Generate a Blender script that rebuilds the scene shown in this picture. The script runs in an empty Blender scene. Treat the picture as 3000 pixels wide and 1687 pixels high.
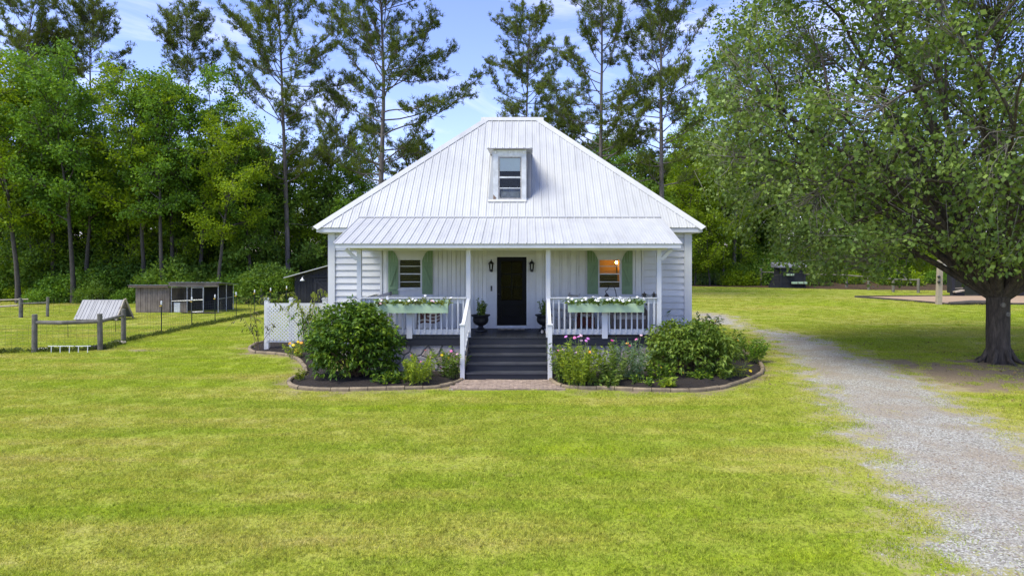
import bpy, math, random
import numpy as np
from mathutils import Vector, Matrix
R = math.radians
scene = bpy.context.scene
col = scene.collection

# ------------------------------------------------------------------ camera
CAMZ = 3.19
cam_d = bpy.data.cameras.new("camera")
cam = bpy.data.objects.new("camera", cam_d)
col.objects.link(cam)
cam.location = (0, 0, CAMZ)
cam.rotation_euler = (R(90), 0, 0)
cam_d.lens = 24.0
cam_d.sensor_width = 36.0
cam_d.shift_x = -0.01233
cam_d.shift_y = -0.03283
cam_d.clip_end = 3000
scene.camera = cam

# ------------------------------------------------------------------ world, sun, exposure
SUN_EL, SUN_AZ = 58.0, 236.0      # azimuth clockwise from +Y
world = bpy.data.worlds.new("World")
scene.world = world
world.use_nodes = True
wn, wl = world.node_tree.nodes, world.node_tree.links
wn.clear()
w_out = wn.new("ShaderNodeOutputWorld")
w_bg = wn.new("ShaderNodeBackground")
w_bg.inputs[1].default_value = 0.12
sky = wn.new("ShaderNodeTexSky")
sky.sky_type = 'NISHITA'
sky.sun_disc = False
sky.sun_elevation = R(SUN_EL)
sky.sun_rotation = R(SUN_AZ)
sky.altitude = 200
sky.air_density = 1.0
sky.dust_density = 0.15
sky.ozone_density = 2.0
w_tc = wn.new("ShaderNodeTexCoord")
w_map = wn.new("ShaderNodeMapping")
w_map.inputs['Scale'].default_value = (1.6, 1.2, 6.0)
w_map.inputs['Rotation'].default_value = (0.0, 0.25, 0.3)
w_n = wn.new("ShaderNodeTexNoise")
w_n.inputs['Scale'].default_value = 1.9
w_n.inputs['Detail'].default_value = 7
w_n.inputs['Roughness'].default_value = 0.62
w_n.inputs['Distortion'].default_value = 0.9
w_r = wn.new("ShaderNodeValToRGB")
w_r.color_ramp.elements[0].position = 0.50
w_r.color_ramp.elements[0].color = (0, 0, 0, 1)
w_r.color_ramp.elements[1].position = 0.86
w_r.color_ramp.elements[1].color = (0.75, 0.75, 0.75, 1)
w_mix = wn.new("ShaderNodeMix")
w_mix.data_type = 'RGBA'
w_mix.inputs['B'].default_value = (6.2, 6.3, 8.2, 1)
w_tint = wn.new("ShaderNodeMix")
w_tint.data_type = 'RGBA'
w_tint.blend_type = 'MULTIPLY'
w_tint.inputs['Factor'].default_value = 1.0
w_tint.inputs['B'].default_value = (0.97, 0.89, 1.22, 1)
wl.new(w_tc.outputs['Generated'], w_map.inputs['Vector'])
wl.new(w_map.outputs[0], w_n.inputs['Vector'])
wl.new(w_n.outputs['Fac'], w_r.inputs[0])
wl.new(w_r.outputs[0], w_mix.inputs['Factor'])
wl.new(sky.outputs[0], w_tint.inputs['A'])
wl.new(w_tint.outputs['Result'], w_mix.inputs['A'])
wl.new(w_mix.outputs['Result'], w_bg.inputs[0])
wl.new(w_bg.outputs[0], w_out.inputs[0])

sun_d = bpy.data.lights.new("sun", 'SUN')
sun_d.energy = 2.35
sun_d.angle = R(32)
sun_d.color = (1.0, 0.965, 0.80)
sun = bpy.data.objects.new("sun", sun_d)
col.objects.link(sun)
_s = Vector((math.sin(R(SUN_AZ)) * math.cos(R(SUN_EL)), math.cos(R(SUN_AZ)) * math.cos(R(SUN_EL)), math.sin(R(SUN_EL))))
sun.rotation_euler = _s.to_track_quat('Z', 'Y').to_euler()
sun.location = _s * 60

scene.view_settings.view_transform = 'Standard'
scene.view_settings.look = 'None'
scene.view_settings.gamma = 1
scene.view_settings.use_curve_mapping = False
scene.view_settings.exposure = 1.1
scene.cycles.use_denoising = True
scene.cycles.denoiser = 'OPENIMAGEDENOISE'
scene.cycles.denoising_input_passes = 'RGB_ALBEDO_NORMAL'
scene.cycles.denoising_prefilter = 'NONE'
scene.cycles.max_bounces = 6
scene.cycles.diffuse_bounces = 3
scene.cycles.glossy_bounces = 3
scene.cycles.transmission_bounces = 4
scene.cycles.transparent_max_bounces = 8
scene.cycles.sample_clamp_indirect = 6

# ------------------------------------------------------------------ measuring helpers
VX, VY, FP = 1537.0, 745.0, 2000.0     # where the photograph's vanishing point lies, focal length in its pixels
def sx(px, Y): return (px - VX) * Y / FP
def sz(py, Y): return CAMZ - (py - VY) * Y / FP
def sst(a, b, x):
    t = np.clip((np.asarray(x, float) - a) / (b - a), 0, 1)
    return t * t * (3 - 2 * t)
def gz(x, y):
    x = np.asarray(x, float); y = np.asarray(y, float)
    z = 0.55 * sst(30, 56, y) * sst(3, 12, x)
    z = z + 0.15 * sst(32, 48, y) * sst(-6, -20, x)
    z = z + 2.6 * sst(57, 82, y)
    z = z - 0.25 * sst(14, 4, y) * 0
    return z
def gpt(px, py):
    """ground point seen at a pixel of the photograph"""
    Y = 3.0
    while Y < 120:
        if VY + (CAMZ - float(gz(sx(px, Y), Y))) * FP / Y <= py:
            break
        Y += 0.01
    return sx(px, Y), Y

# ------------------------------------------------------------------ materials
def new_mat(name):
    m = bpy.data.materials.new(name)
    m.use_nodes = True
    nt = m.node_tree
    return m, nt, nt.nodes["Principled BSDF"]
def rgb(nt, c):
    n = nt.nodes.new("ShaderNodeRGB"); n.outputs[0].default_value = (*c, 1); return n.outputs[0]
def noise(nt, scale, detail=4, rough=0.55, vec=None, dist=0.0, stretch=None):
    if vec is None:
        g = nt.nodes.new("ShaderNodeNewGeometry"); vec = g.outputs['Position']
    if stretch:
        mp = nt.nodes.new("ShaderNodeMapping"); mp.inputs['Scale'].default_value = stretch
        nt.links.new(vec, mp.inputs['Vector']); vec = mp.outputs[0]
    n = nt.nodes.new("ShaderNodeTexNoise")
    n.inputs['Scale'].default_value = scale; n.inputs['Detail'].default_value = detail
    n.inputs['Roughness'].default_value = rough; n.inputs['Distortion'].default_value = dist
    nt.links.new(vec, n.inputs['Vector'])
    return n.outputs['Fac']
def ramp(nt, fac, stops):
    r = nt.nodes.new("ShaderNodeValToRGB")
    e = r.color_ramp.elements
    while len(e) < len(stops): e.new(0.5)
    for i, (p, c) in enumerate(stops):
        e[i].position = p
        e[i].color = (*c, 1) if not isinstance(c, (int, float)) else (c, c, c, 1)
    nt.links.new(fac, r.inputs[0])
    return r.outputs[0]
def mixc(nt, fac, a, b, blend='MIX'):
    m = nt.nodes.new("ShaderNodeMix"); m.data_type = 'RGBA'; m.blend_type = blend
    for s, v in (('Factor', fac), ('A', a), ('B', b)):
        i = m.inputs[s]
        if isinstance(v, bpy.types.NodeSocket): nt.links.new(v, i)
        elif isinstance(v, (int, float)): i.default_value = v
        else: i.default_value = (*v, 1)
    return m.outputs['Result']
def mth(nt, op, a, b=0.0, clamp=False):
    m = nt.nodes.new("ShaderNodeMath"); m.operation = op; m.use_clamp = clamp
    for i, v in ((0, a), (1, b)):
        if isinstance(v, bpy.types.NodeSocket): nt.links.new(v, m.inputs[i])
        else: m.inputs[i].default_value = v
    return m.outputs[0]
def attr(nt, name):
    a = nt.nodes.new("ShaderNodeAttribute"); a.attribute_name = name; return a.outputs['Fac']
def bump(nt, b, h, strength=0.3, dist=0.02):
    n = nt.nodes.new("ShaderNodeBump"); n.inputs['Strength'].default_value = strength; n.inputs['Distance'].default_value = dist
    nt.links.new(h, n.inputs['Height']); nt.links.new(n.outputs[0], b.inputs['Normal'])
def objrand(nt):
    o = nt.nodes.new("ShaderNodeObjectInfo"); return o.outputs['Random']

def paint(name, c, c2=None, rough=0.55, scale=3.0, grain=None, bumps=0.15, spread=0.12, metal=0.0):
    """painted / weathered surface with soft blotches, object-to-object variation and grain"""
    m, nt, b = new_mat(name)
    c2 = c2 or tuple(x * 0.8 for x in c)
    n1 = noise(nt, scale, 6, 0.6)
    base = ramp(nt, n1, [(0.3, c2), (0.62, c)])
    n2 = noise(nt, 14.0, 3, 0.6, stretch=grain or (1, 1, 1))
    base = mixc(nt, 1.0, base, ramp(nt, n2, [(0.25, 1 - spread), (0.75, 1.0)]), 'MULTIPLY')
    base = mixc(nt, 1.0, base, ramp(nt, objrand(nt), [(0.0, 1 - spread * 0.7), (1.0, 1.0)]), 'MULTIPLY')
    nt.links.new(base, b.inputs['Base Color'])
    b.inputs['Roughness'].default_value = rough
    b.inputs['Metallic'].default_value = metal
    if bumps: bump(nt, b, n2, bumps, 0.01)
    return m

M = {}
M['white'] = paint('white_paint', (0.70, 0.70, 0.69), (0.62, 0.62, 0.61), 0.5, 1.3, (1, 1, 0.12), 0.1, 0.06)
M['white_siding'] = paint('white_siding', (0.70, 0.70, 0.69), (0.60, 0.60, 0.60), 0.55, 1.1, (0.12, 1, 1.5), 0.15, 0.08)
M['white_board'] = paint('white_board', (0.79, 0.79, 0.76), (0.67, 0.67, 0.64), 0.55, 1.2, (2, 1, 0.1), 0.15, 0.12)
M['white_worn'] = paint('worn_white', (0.76, 0.77, 0.76), (0.52, 0.53, 0.52), 0.6, 4.0, (1, 1, 0.2), 0.2, 0.14)
M['shutter'] = paint('shutter_green', (0.215, 0.325, 0.17), (0.18, 0.28, 0.145), 0.6, 3.0, (1, 1, 0.1), 0.2, 0.1)
M['planter'] = paint('planter_green', (0.45, 0.59, 0.37), (0.40, 0.54, 0.33), 0.6, 2.2, (0.15, 1, 1), 0.15, 0.07)
M['charcoal'] = paint('charcoal_paint', (0.019, 0.021, 0.029), (0.013, 0.015, 0.021), 0.6, 2.2, (0.1, 1, 1), 0.2, 0.2)
M['deck'] = paint('deck_paint', (0.036, 0.038, 0.046), (0.02, 0.022, 0.028), 0.55, 2.5, (1, 0.1, 1), 0.2, 0.3)
M['tread'] = paint('tread_paint', (0.072, 0.075, 0.086), (0.04, 0.042, 0.05), 0.5, 2.5, (0.1, 1, 1), 0.2, 0.3)
M['black'] = paint('black_paint', (0.006, 0.0065, 0.009), (0.004, 0.0045, 0.006), 0.35, 4, None, 0.03, 0.1)
M['black'].node_tree.nodes['Principled BSDF'].inputs['Specular IOR Level'].default_value = 0.08
M['black_wood'] = paint('black_wood', (0.022, 0.023, 0.030), (0.013, 0.014, 0.019), 0.75, 2.0, (2, 2, 0.12), 0.35, 0.35)
M['grey_wood'] = paint('grey_wood', (0.32, 0.26, 0.21), (0.18, 0.14, 0.11), 0.85, 2.5, (4, 4, 0.15), 0.5, 0.4)
M['post_wood'] = paint('post_wood', (0.26, 0.235, 0.19), (0.13, 0.12, 0.09), 0.9, 4.5, (3, 3, 0.2), 0.5, 0.3)
M['pale_wood'] = paint('pale_wood', (0.50, 0.42, 0.32), (0.34, 0.27, 0.19), 0.85, 1.2, (3, 3, 0.15), 0.4, 0.2)
M['fascia_wood'] = paint('fascia_wood', (0.34, 0.24, 0.17), (0.22, 0.15, 0.11), 0.85, 2.5, (0.15, 1, 2), 0.4, 0.3)
M['log_dark'] = paint('dark_timber', (0.10, 0.085, 0.07), (0.05, 0.042, 0.036), 0.9, 3, (0.2, 2, 2), 0.5, 0.3)
M['rust'] = paint('rusty_metal', (0.16, 0.055, 0.035), (0.085, 0.032, 0.024), 0.8, 9, None, 0.3, 0.3)
M['iron'] = paint('black_iron', (0.018, 0.018, 0.02), (0.012, 0.012, 0.013), 0.45, 5, None, 0.1, 0.1)
M['galv'] = paint('galvanised', (0.50, 0.51, 0.53), (0.36, 0.37, 0.39), 0.45, 6, None, 0.1, 0.12, 0.6)
M['tpost'] = paint('green_steel', (0.02, 0.035, 0.028), (0.014, 0.025, 0.02), 0.6, 6, None, 0.1, 0.1)
M['wire'] = paint('fence_wire', (0.10, 0.105, 0.10), (0.07, 0.07, 0.07), 0.5, 6, None, 0.0, 0.1, 0.4)
M['yellow'] = paint('yellow_plastic', (0.62, 0.40, 0.03), None, 0.5, 8, None, 0.0, 0.1)
M['whiteplastic'] = paint('white_plastic', (0.82, 0.82, 0.80), (0.74, 0.74, 0.72), 0.4, 6, None, 0.0, 0.05)
M['wicker'] = paint('tan_wicker', (0.30, 0.245, 0.20), (0.20, 0.16, 0.13), 0.85, 20, (1, 1, 8), 0.5, 0.25)
M['cream'] = paint('cream_cloth', (0.58, 0.53, 0.46), (0.48, 0.43, 0.37), 0.9, 12, None, 0.3, 0.1)
M['redcloth'] = paint('red_cloth', (0.19, 0.055, 0.04), (0.10, 0.035, 0.03), 0.95, 18, None, 0.4, 0.3)
M['chair_white'] = paint('weathered_white', (0.55, 0.52, 0.48), (0.34, 0.31, 0.28), 0.8, 9, None, 0.3, 0.2)
M['mortar'] = paint('mortar', (0.36, 0.335, 0.30), (0.25, 0.235, 0.21), 0.95, 6, None, 0.4, 0.15)
M['blind'] = paint('blind_slat', (0.42, 0.38, 0.33), None, 0.6, 6, None, 0.0, 0.05)
M['shade'] = paint('window_shade', (0.84, 0.86, 0.84), (0.78, 0.80, 0.79), 0.7, 3, None, 0.0, 0.03)
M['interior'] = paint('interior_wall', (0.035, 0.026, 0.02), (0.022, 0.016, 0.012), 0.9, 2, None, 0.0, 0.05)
M['lampwall'] = paint('lamplit_wood', (0.50, 0.26, 0.08), (0.42, 0.20, 0.06), 0.8, 3, (0.2, 1, 3), 0.1, 0.1)  # warm wood tone with the lamp's orange glow put into the colour

def metal_roof_mat(name, c, dirt):
    m, nt, b = new_mat(name)
    n1 = noise(nt, 0.55, 5, 0.6, dist=0.4)
    n2 = noise(nt, 2.4, 5, 0.65, stretch=(1.6, 0.35, 0.35))
    n3 = noise(nt, 30, 2, 0.5)
    c1 = ramp(nt, n1, [(0.30, tuple(x * dirt for x in c)), (0.60, c)])
    c2 = mixc(nt, 1.0, c1, ramp(nt, n2, [(0.28, 0.87), (0.55, 1.0)]), 'MULTIPLY')
    c3 = mixc(nt, 1.0, c2, ramp(nt, n3, [(0.3, 0.96), (0.7, 1.0)]), 'MULTIPLY')
    c4 = mixc(nt, 1.0, c3, ramp(nt, objrand(nt), [(0.0, 0.95), (1.0, 1.0)]), 'MULTIPLY')
    nt.links.new(c4, b.inputs['Base Color'])
    b.inputs['Roughness'].default_value = 0.5
    b.inputs['Metallic'].default_value = 0.0
    return m
M['roof'] = metal_roof_mat('white_metal_roof', (0.53, 0.53, 0.515), 0.90)
M['oldroof'] = metal_roof_mat('old_tin', (0.27, 0.27, 0.29), 0.65)
M['rooftrim'] = paint('roof_edge', (0.30, 0.29, 0.31), (0.22, 0.2, 0.2), 0.6, 8, None, 0.0, 0.2)

def glass_mat(name='window_glass', ior=1.3):
    m, nt, b = new_mat(name)
    nt.nodes.remove(b)
    out = nt.nodes["Material Output"]
    tr = nt.nodes.new("ShaderNodeBsdfTransparent"); tr.inputs[0].default_value = (0.92, 0.94, 0.94, 1)
    gl = nt.nodes.new("ShaderNodeBsdfGlossy"); gl.inputs['Roughness'].default_value = 0.03
    lw = nt.nodes.new("ShaderNodeFresnel"); lw.inputs['IOR'].default_value = ior
    mx = nt.nodes.new("ShaderNodeMixShader")
    nt.links.new(lw.outputs[0], mx.inputs[0]); nt.links.new(tr.outputs[0], mx.inputs[1]); nt.links.new(gl.outputs[0], mx.inputs[2])
    nt.links.new(mx.outputs[0], out.inputs[0])
    return m
M['glass'] = glass_mat()
M['door_glass'] = glass_mat('door_glass', 1.17)
def emit_mat(name, c, s):
    m, nt, b = new_mat(name)
    b.inputs['Base Color'].default_value = (*c, 1)
    b.inputs['Emission Color'].default_value = (*c, 1)
    b.inputs['Emission Strength'].default_value = s
    return m
M['bulb'] = emit_mat('lit_bulb', (1.0, 0.62, 0.22), 14)

def leaf_mat(name, dark, mid, light, trans=0.35, rough=0.5, nscale=0.6):
    """leaf colour varies leaf by leaf (tint attribute) and clump by clump"""
    m, nt, b = new_mat(name)
    n1 = noise(nt, nscale, 2, 0.5)
    f = mth(nt, 'ADD', mth(nt, 'MULTIPLY', attr(nt, 'tint'), 0.62), mth(nt, 'MULTIPLY', n1, 0.5), True)
    f = mth(nt, 'ADD', f, mth(nt, 'MULTIPLY', mth(nt, 'SUBTRACT', objrand(nt), 0.5), 0.12), True)
    c = ramp(nt, f, [(0.2, dark), (0.5, mid), (0.85, light)])
    nt.links.new(c, b.inputs['Base Color'])
    b.inputs['Roughness'].default_value = rough
    b.inputs['Specular IOR Level'].default_value = 0.2
    out = nt.nodes["Material Output"]
    t = nt.nodes.new("ShaderNodeBsdfTranslucent")
    tc = mixc(nt, 1.0, c, (1.25, 1.15, 0.5), 'MULTIPLY')
    nt.links.new(tc, t.inputs[0])
    mx = nt.nodes.new("ShaderNodeMixShader"); mx.inputs[0].default_value = trans
    nt.links.new(b.outputs[0], mx.inputs[1]); nt.links.new(t.outputs[0], mx.inputs[2])
    nt.links.new(mx.outputs[0], out.inputs[0])
    return m
M['leaf_wood'] = leaf_mat('woodland_leaves', (0.059, 0.1247, 0.0172), (0.1293, 0.2526, 0.0257), (0.253, 0.4076, 0.0343))
M['leaf_bright'] = leaf_mat('bright_leaves', (0.108, 0.1814, 0.012), (0.21, 0.3175, 0.0168), (0.348, 0.4666, 0.0216), 0.5)
M['leaf_dark'] = leaf_mat('dark_leaves', (0.0676, 0.1284, 0.0241), (0.1274, 0.2249, 0.0298), (0.2414, 0.364, 0.041))
M['needle'] = leaf_mat('pine_needles', (0.057, 0.0806, 0.0173), (0.1197, 0.1638, 0.0281), (0.2166, 0.2709, 0.0389), 0.3, 0.6)
M['needle_y'] = leaf_mat('yellow_needles', (0.0862, 0.1092, 0.0138), (0.161, 0.1955, 0.023), (0.253, 0.2875, 0.0322), 0.3, 0.6)  # yellower green needles for the young and bushy pines
M['leaf_pear'] = leaf_mat('pear_leaves', (0.0658, 0.1118, 0.0222), (0.1359, 0.2114, 0.0402), (0.3147, 0.4153, 0.1006), 0.3, 0.4, 0.9)
M['leaf_bush'] = leaf_mat('bush_leaves', (0.0253, 0.0598, 0.0115), (0.0805, 0.161, 0.0161), (0.2875, 0.4025, 0.0287), 0.3, 0.4, 1.5)
M['leaf_bush2'] = leaf_mat('rose_leaves', (0.0494, 0.0955, 0.0164), (0.105, 0.1775, 0.0234), (0.247, 0.3276, 0.0468), 0.3, 0.4, 1.5)
M['leaf_fern'] = leaf_mat('ferny_leaves', (0.13, 0.195, 0.0195), (0.221, 0.312, 0.0286), (0.364, 0.442, 0.039), 0.4, 0.6, 2)
M['leaf_blue'] = leaf_mat('bluish_leaves', (0.0688, 0.125, 0.0562), (0.125, 0.2063, 0.0938), (0.225, 0.325, 0.1625), 0.3, 0.6, 2)
M['leaf_yel'] = leaf_mat('yellowing_leaves', (0.11, 0.14, 0.02), (0.20, 0.25, 0.03), (0.32, 0.36, 0.05), 0.4, 0.5, 2)
M['leaf_plum'] = leaf_mat('dusky_leaves', (0.03, 0.028, 0.015), (0.06, 0.062, 0.025), (0.10, 0.11, 0.04), 0.25, 0.5, 3)
def flat(name, c, rough=0.6):
    m, nt, b = new_mat(name)
    n = noise(nt, 40, 2)
    nt.links.new(mixc(nt, 1.0, rgb(nt, c), ramp(nt, n, [(0.3, 0.8), (0.7, 1.0)]), 'MULTIPLY'), b.inputs['Base Color'])
    b.inputs['Roughness'].default_value = rough
    return m
M['petal_white'] = flat('white_petals', (0.85, 0.85, 0.84))
M['petal_pink'] = flat('pink_petals', (0.66, 0.16, 0.36))
M['petal_mauve'] = flat('mauve_petals', (0.58, 0.20, 0.52))
M['petal_pale'] = flat('pale_pink_petals', (0.72, 0.45, 0.50))
M['petal_red'] = flat('red_petals', (0.62, 0.08, 0.10))
M['petal_magenta'] = flat('magenta_petals', (0.58, 0.02, 0.25))
M['petal_yellow'] = flat('yellow_petals', (0.85, 0.58, 0.01))
M['petal_orange'] = flat('orange_petals', (0.85, 0.36, 0.01))
M['petal_rust'] = flat('rusty_petals', (0.30, 0.13, 0.04))
M['stem'] = flat('green_stems', (0.17, 0.23, 0.045))
M['stem_brown'] = flat('brown_stems', (0.16, 0.11, 0.06))
def bark(name, c1, c2, sc=3.0):
    m, nt, b = new_mat(name)
    n1 = noise(nt, sc, 6, 0.65, stretch=(2.2, 2.2, 0.5))
    n2 = noise(nt, 14, 4, 0.6, stretch=(2.5, 2.5, 0.4))
    c = ramp(nt, n1, [(0.3, c1), (0.7, c2)])
    c = mixc(nt, 1.0, c, ramp(nt, n2, [(0.3, 0.55), (0.65, 1.0)]), 'MULTIPLY')
    nt.links.new(c, b.inputs['Base Color'])
    b.inputs['Roughness'].default_value = 0.95
    bump(nt, b, n2, 0.8, 0.03)
    return m
M['bark_pine'] = bark('pine_bark', (0.10, 0.085, 0.075), (0.23, 0.20, 0.18))
M['bark_dark'] = bark('dark_bark', (0.055, 0.047, 0.038), (0.13, 0.112, 0.09))
M['bark_pear'] = bark('pear_bark', (0.030, 0.024, 0.018), (0.145, 0.115, 0.085), 5.0)
M['bark_twig'] = bark('pale_twigs', (0.13, 0.115, 0.09), (0.33, 0.30, 0.24))

# ------------------------------------------------------------------ mesh helpers
WLOC = {}
def link(o, parent=None, world_loc=(0, 0, 0)):
    col.objects.link(o)
    w = Vector(world_loc)
    WLOC[o.name] = w
    if parent is not None:
        o.parent = parent
        o.location = w - WLOC[parent.name]
    else:
        o.location = w
    return o
def tag(o, label=None, cat=None, group=None, kind=None):
    if label: o['label'] = label
    if cat: o['category'] = cat
    if group: o['group'] = group
    if kind: o['kind'] = kind
    return o
def thing(name, loc, label, cat, group=None):
    o = bpy.data.objects.new(name, None)
    o.empty_display_size = 0.2
    link(o, None, loc)
    return tag(o, label, cat, group)

class MB:
    def __init__(s): s.V = []; s.F = []
    def quadbox(s, P):
        """eight corners: bottom 4 counter-clockwise, then top 4"""
        b = len(s.V); s.V += [tuple(p) for p in P]
        s.F += [(b+3, b+2, b+1, b), (b+4, b+5, b+6, b+7), (b, b+1, b+5, b+4), (b+1, b+2, b+6, b+5), (b+2, b+3, b+7, b+6), (b+3, b, b+4, b+7)]
        return s
    def box(s, x0, x1, y0, y1, z0, z1):
        if x0 > x1: x0, x1 = x1, x0
        if y0 > y1: y0, y1 = y1, y0
        if z0 > z1: z0, z1 = z1, z0
        return s.quadbox([(x0, y0, z0), (x1, y0, z0), (x1, y1, z0), (x0, y1, z0), (x0, y0, z1), (x1, y0, z1), (x1, y1, z1), (x0, y1, z1)])
    def bar(s, a, b, w, h, up=(0, 0, 1)):
        a = Vector(a); b = Vector(b); d = (b - a).normalized(); u = Vector(up)
        side = d.cross(u)
        if side.length < 1e-4: side = d.cross(Vector((1, 0, 0)))
        side.normalize(); u = side.cross(d).normalized()
        si = side * w / 2; uu = u * h / 2
        return s.quadbox([a - si - uu, a + si - uu, b + si - uu, b - si - uu, a - si + uu, a + si + uu, b + si + uu, b - si + uu])
    def tube(s, pts, radii, n=8, cap=True):
        pts = [Vector(p) for p in pts]
        if not hasattr(radii, '__len__'): radii = [radii] * len(pts)
        ref = Vector((0.31, 0.17, 0.93)); base = len(s.V); k = len(pts)
        for i, p in enumerate(pts):
            t = (pts[min(i + 1, k - 1)] - pts[max(i - 1, 0)]).normalized()
            a = t.cross(ref)
            if a.length < 0.05: a = t.cross(Vector((1, 0, 0)))
            a.normalize(); c = t.cross(a)
            for j in range(n):
                q = 2 * math.pi * j / n
                s.V.append(tuple(p + (a * math.cos(q) + c * math.sin(q)) * radii[i]))
        for i in range(k - 1):
            for j in range(n):
                j2 = (j + 1) % n
                s.F.append((base + i*n + j, base + i*n + j2, base + (i+1)*n + j2, base + (i+1)*n + j))
        if cap:
            s.F.append(tuple(base + j for j in reversed(range(n))))
            s.F.append(tuple(base + (k-1)*n + j for j in range(n)))
        return s
    def lathe(s, prof, c=(0, 0, 0), n=20):
        base = len(s.V)
        for r, z in prof:
            for j in range(n):
                q = 2 * math.pi * j / n
                s.V.append((c[0] + r * math.cos(q), c[1] + r * math.sin(q), c[2] + z))
        for i in range(len(prof) - 1):
            for j in range(n):
                j2 = (j + 1) % n
                s.F.append((base + i*n + j, base + i*n + j2, base + (i+1)*n + j2, base + (i+1)*n + j))
        s.F.append(tuple(base + j for j in reversed(range(n))))
        s.F.append(tuple(base + (len(prof)-1)*n + j for j in range(n)))
        return s
    def prism(s, poly, a, b, axis='y'):
        """extrude a 2-D polygon; axis y: polygon in xz, axis z: in xy, axis x: in yz"""
        n = len(poly); base = len(s.V)
        for t in (a, b):
            for u, v in poly:
                s.V.append((u, t, v) if axis == 'y' else (u, v, t) if axis == 'z' else (t, u, v))
        s.F.append(tuple(base + i for i in range(n)))
        s.F.append(tuple(base + n + i for i in reversed(range(n))))
        for i in range(n):
            j = (i + 1) % n
            s.F.append((base + i, base + n + i, base + n + j, base + j))
        return s
    def mesh(s, name, mat, smooth=False, centre=None):
        V = np.array(s.V, float)
        c = np.array(centre, float) if centre is not None else (V.min(0) + V.max(0)) / 2
        me = bpy.data.meshes.new(name)
        me.from_pydata((V - c).tolist(), [], s.F)
        if smooth: me.polygons.foreach_set('use_smooth', [True] * len(me.polygons))
        me.materials.append(mat if not isinstance(mat, str) else M[mat])
        me.validate(); me.update()
        return me, Vector(c)
    def build(s, name, mat, parent=None, smooth=False, fixn=True):
        me, c = s.mesh(name, mat, smooth)
        if fixn: fix_normals(me)
        o = bpy.data.objects.new(name, me)
        return link(o, parent, c)
import bmesh
def fix_normals(me):
    bm = bmesh.new(); bm.from_mesh(me)
    bmesh.ops.recalc_face_normals(bm, faces=bm.faces)
    bm.to_mesh(me); bm.free()
def piece(name, me, loc, parent, rot=None, scale=None):
    o = bpy.data.objects.new(name, me)
    link(o, parent, loc)
    if rot is not None: o.rotation_euler = rot
    if scale is not None: o.scale = scale
    return o
def box(name, mat, parent, *b): return MB().box(*b).build(name, mat, parent)

def np_mesh(name, V, F, mat, tint=None, smooth=False, extra=None):
    """numpy mesh, all faces with the same number of corners"""
    me = bpy.data.meshes.new(name)
    V = np.asarray(V, np.float32); F = np.asarray(F, np.int32)
    k = F.shape[1]
    me.vertices.add(len(V)); me.vertices.foreach_set('co', V.ravel())
    me.loops.add(F.size); me.loops.foreach_set('vertex_index', F.ravel())
    me.polygons.add(len(F))
    me.polygons.foreach_set('loop_start', np.arange(0, F.size, k, dtype=np.int32))
    if smooth: me.polygons.foreach_set('use_smooth', np.ones(len(F), bool))
    me.materials.append(mat if not isinstance(mat, str) else M[mat])
    if tint is not None:
        a = me.attributes.new('tint', 'FLOAT', 'POINT'); a.data.foreach_set('value', np.asarray(tint, np.float32))
    for nme, arr in (extra or {}).items():
        a = me.attributes.new(nme, 'FLOAT', 'POINT'); a.data.foreach_set('value', np.asarray(arr, np.float32))
    me.update(calc_edges=True)
    return me
# ------------------------------------------------------------------ ground
def poly_sd(poly, X, Y):
    """signed distance to polygon, positive inside"""
    P = np.array(poly, float); n = len(P)
    d = np.full(X.shape, 1e9); ins = np.zeros(X.shape, bool)
    for i in range(n):
        a, b = P[i], P[(i + 1) % n]
        e = b - a
        t = np.clip(((X - a[0]) * e[0] + (Y - a[1]) * e[1]) / max(e @ e, 1e-9), 0, 1)
        d = np.minimum(d, np.hypot(X - a[0] - t * e[0], Y - a[1] - t * e[1]))
        c = ((a[1] > Y) != (b[1] > Y)) & (X < e[0] * (Y - a[1]) / (e[1] if e[1] else 1e-9) + a[0])
        ins ^= c
    return np.where(ins, d, -d)
def smooth_poly(pts, it=2, closed=True):
    P = [np.array(p, float) for p in pts]
    for _ in range(it):
        Q = []
        n = len(P)
        rng_ = range(n) if closed else range(n - 1)
        if not closed: Q.append(P[0])
        for i in rng_:
            a, b = P[i], P[(i + 1) % n]
            Q += [a * 0.75 + b * 0.25, a * 0.25 + b * 0.75]
        if not closed: Q.append(P[-1])
        P = Q
    return [tuple(p) for p in P]

drive_px = [(2032, 912), (2090, 918), (2150, 925), (2165, 940), (2200, 957), (2330, 975), (2440, 1000), (2520, 1035), (2640, 1085), (2740, 1125), (2830, 1185), (2920, 1235), (3040, 1300), (3220, 1420), (3300, 1560), (3300, 1730), (2790, 1730), (2745, 1640), (2690, 1560), (2620, 1470), (2560, 1400), (2500, 1310), (2440, 1230), (2385, 1150), (2340, 1090), (2290, 1040), (2240, 1000), (2190, 968), (2130, 952), (2032, 948)]
DRIVE = smooth_poly([gpt(*p) for p in drive_px], 1)
bed_r_px = [(1607, 1107), (1618, 1122), (1640, 1134), (1690, 1139), (1749, 1140.6), (1900, 1147), (2030, 1149), (2100, 1142), (2163, 1127), (2210, 1108), (2230, 1097.5), (2236, 1081), (2225, 1062), (2180, 1034.5), (2157, 1021), (2120, 1005), (2060, 990)]
BED_R = [gpt(*p) for p in bed_r_px]
bed_l_px = [(1360.6, 1110), (1340, 1124), (1291, 1137), (1180, 1141.6), (1007, 1146), (908, 1144), (870, 1140), (850, 1132), (843.6, 1123), (855, 1112), (891, 1101), (900, 1090), (880, 1060), (858, 1045), (804, 1038), (755, 1036), (738, 1033), (728, 1024), (740, 1013), (771, 1003), (800, 999)]
BED_L = [gpt(*p) for p in bed_l_px]
BEDPOLY_R = BED_R + [(4.6, 20.6), (4.3, 18.62), (0.66, 18.62), (0.66, 17.3)]
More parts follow.
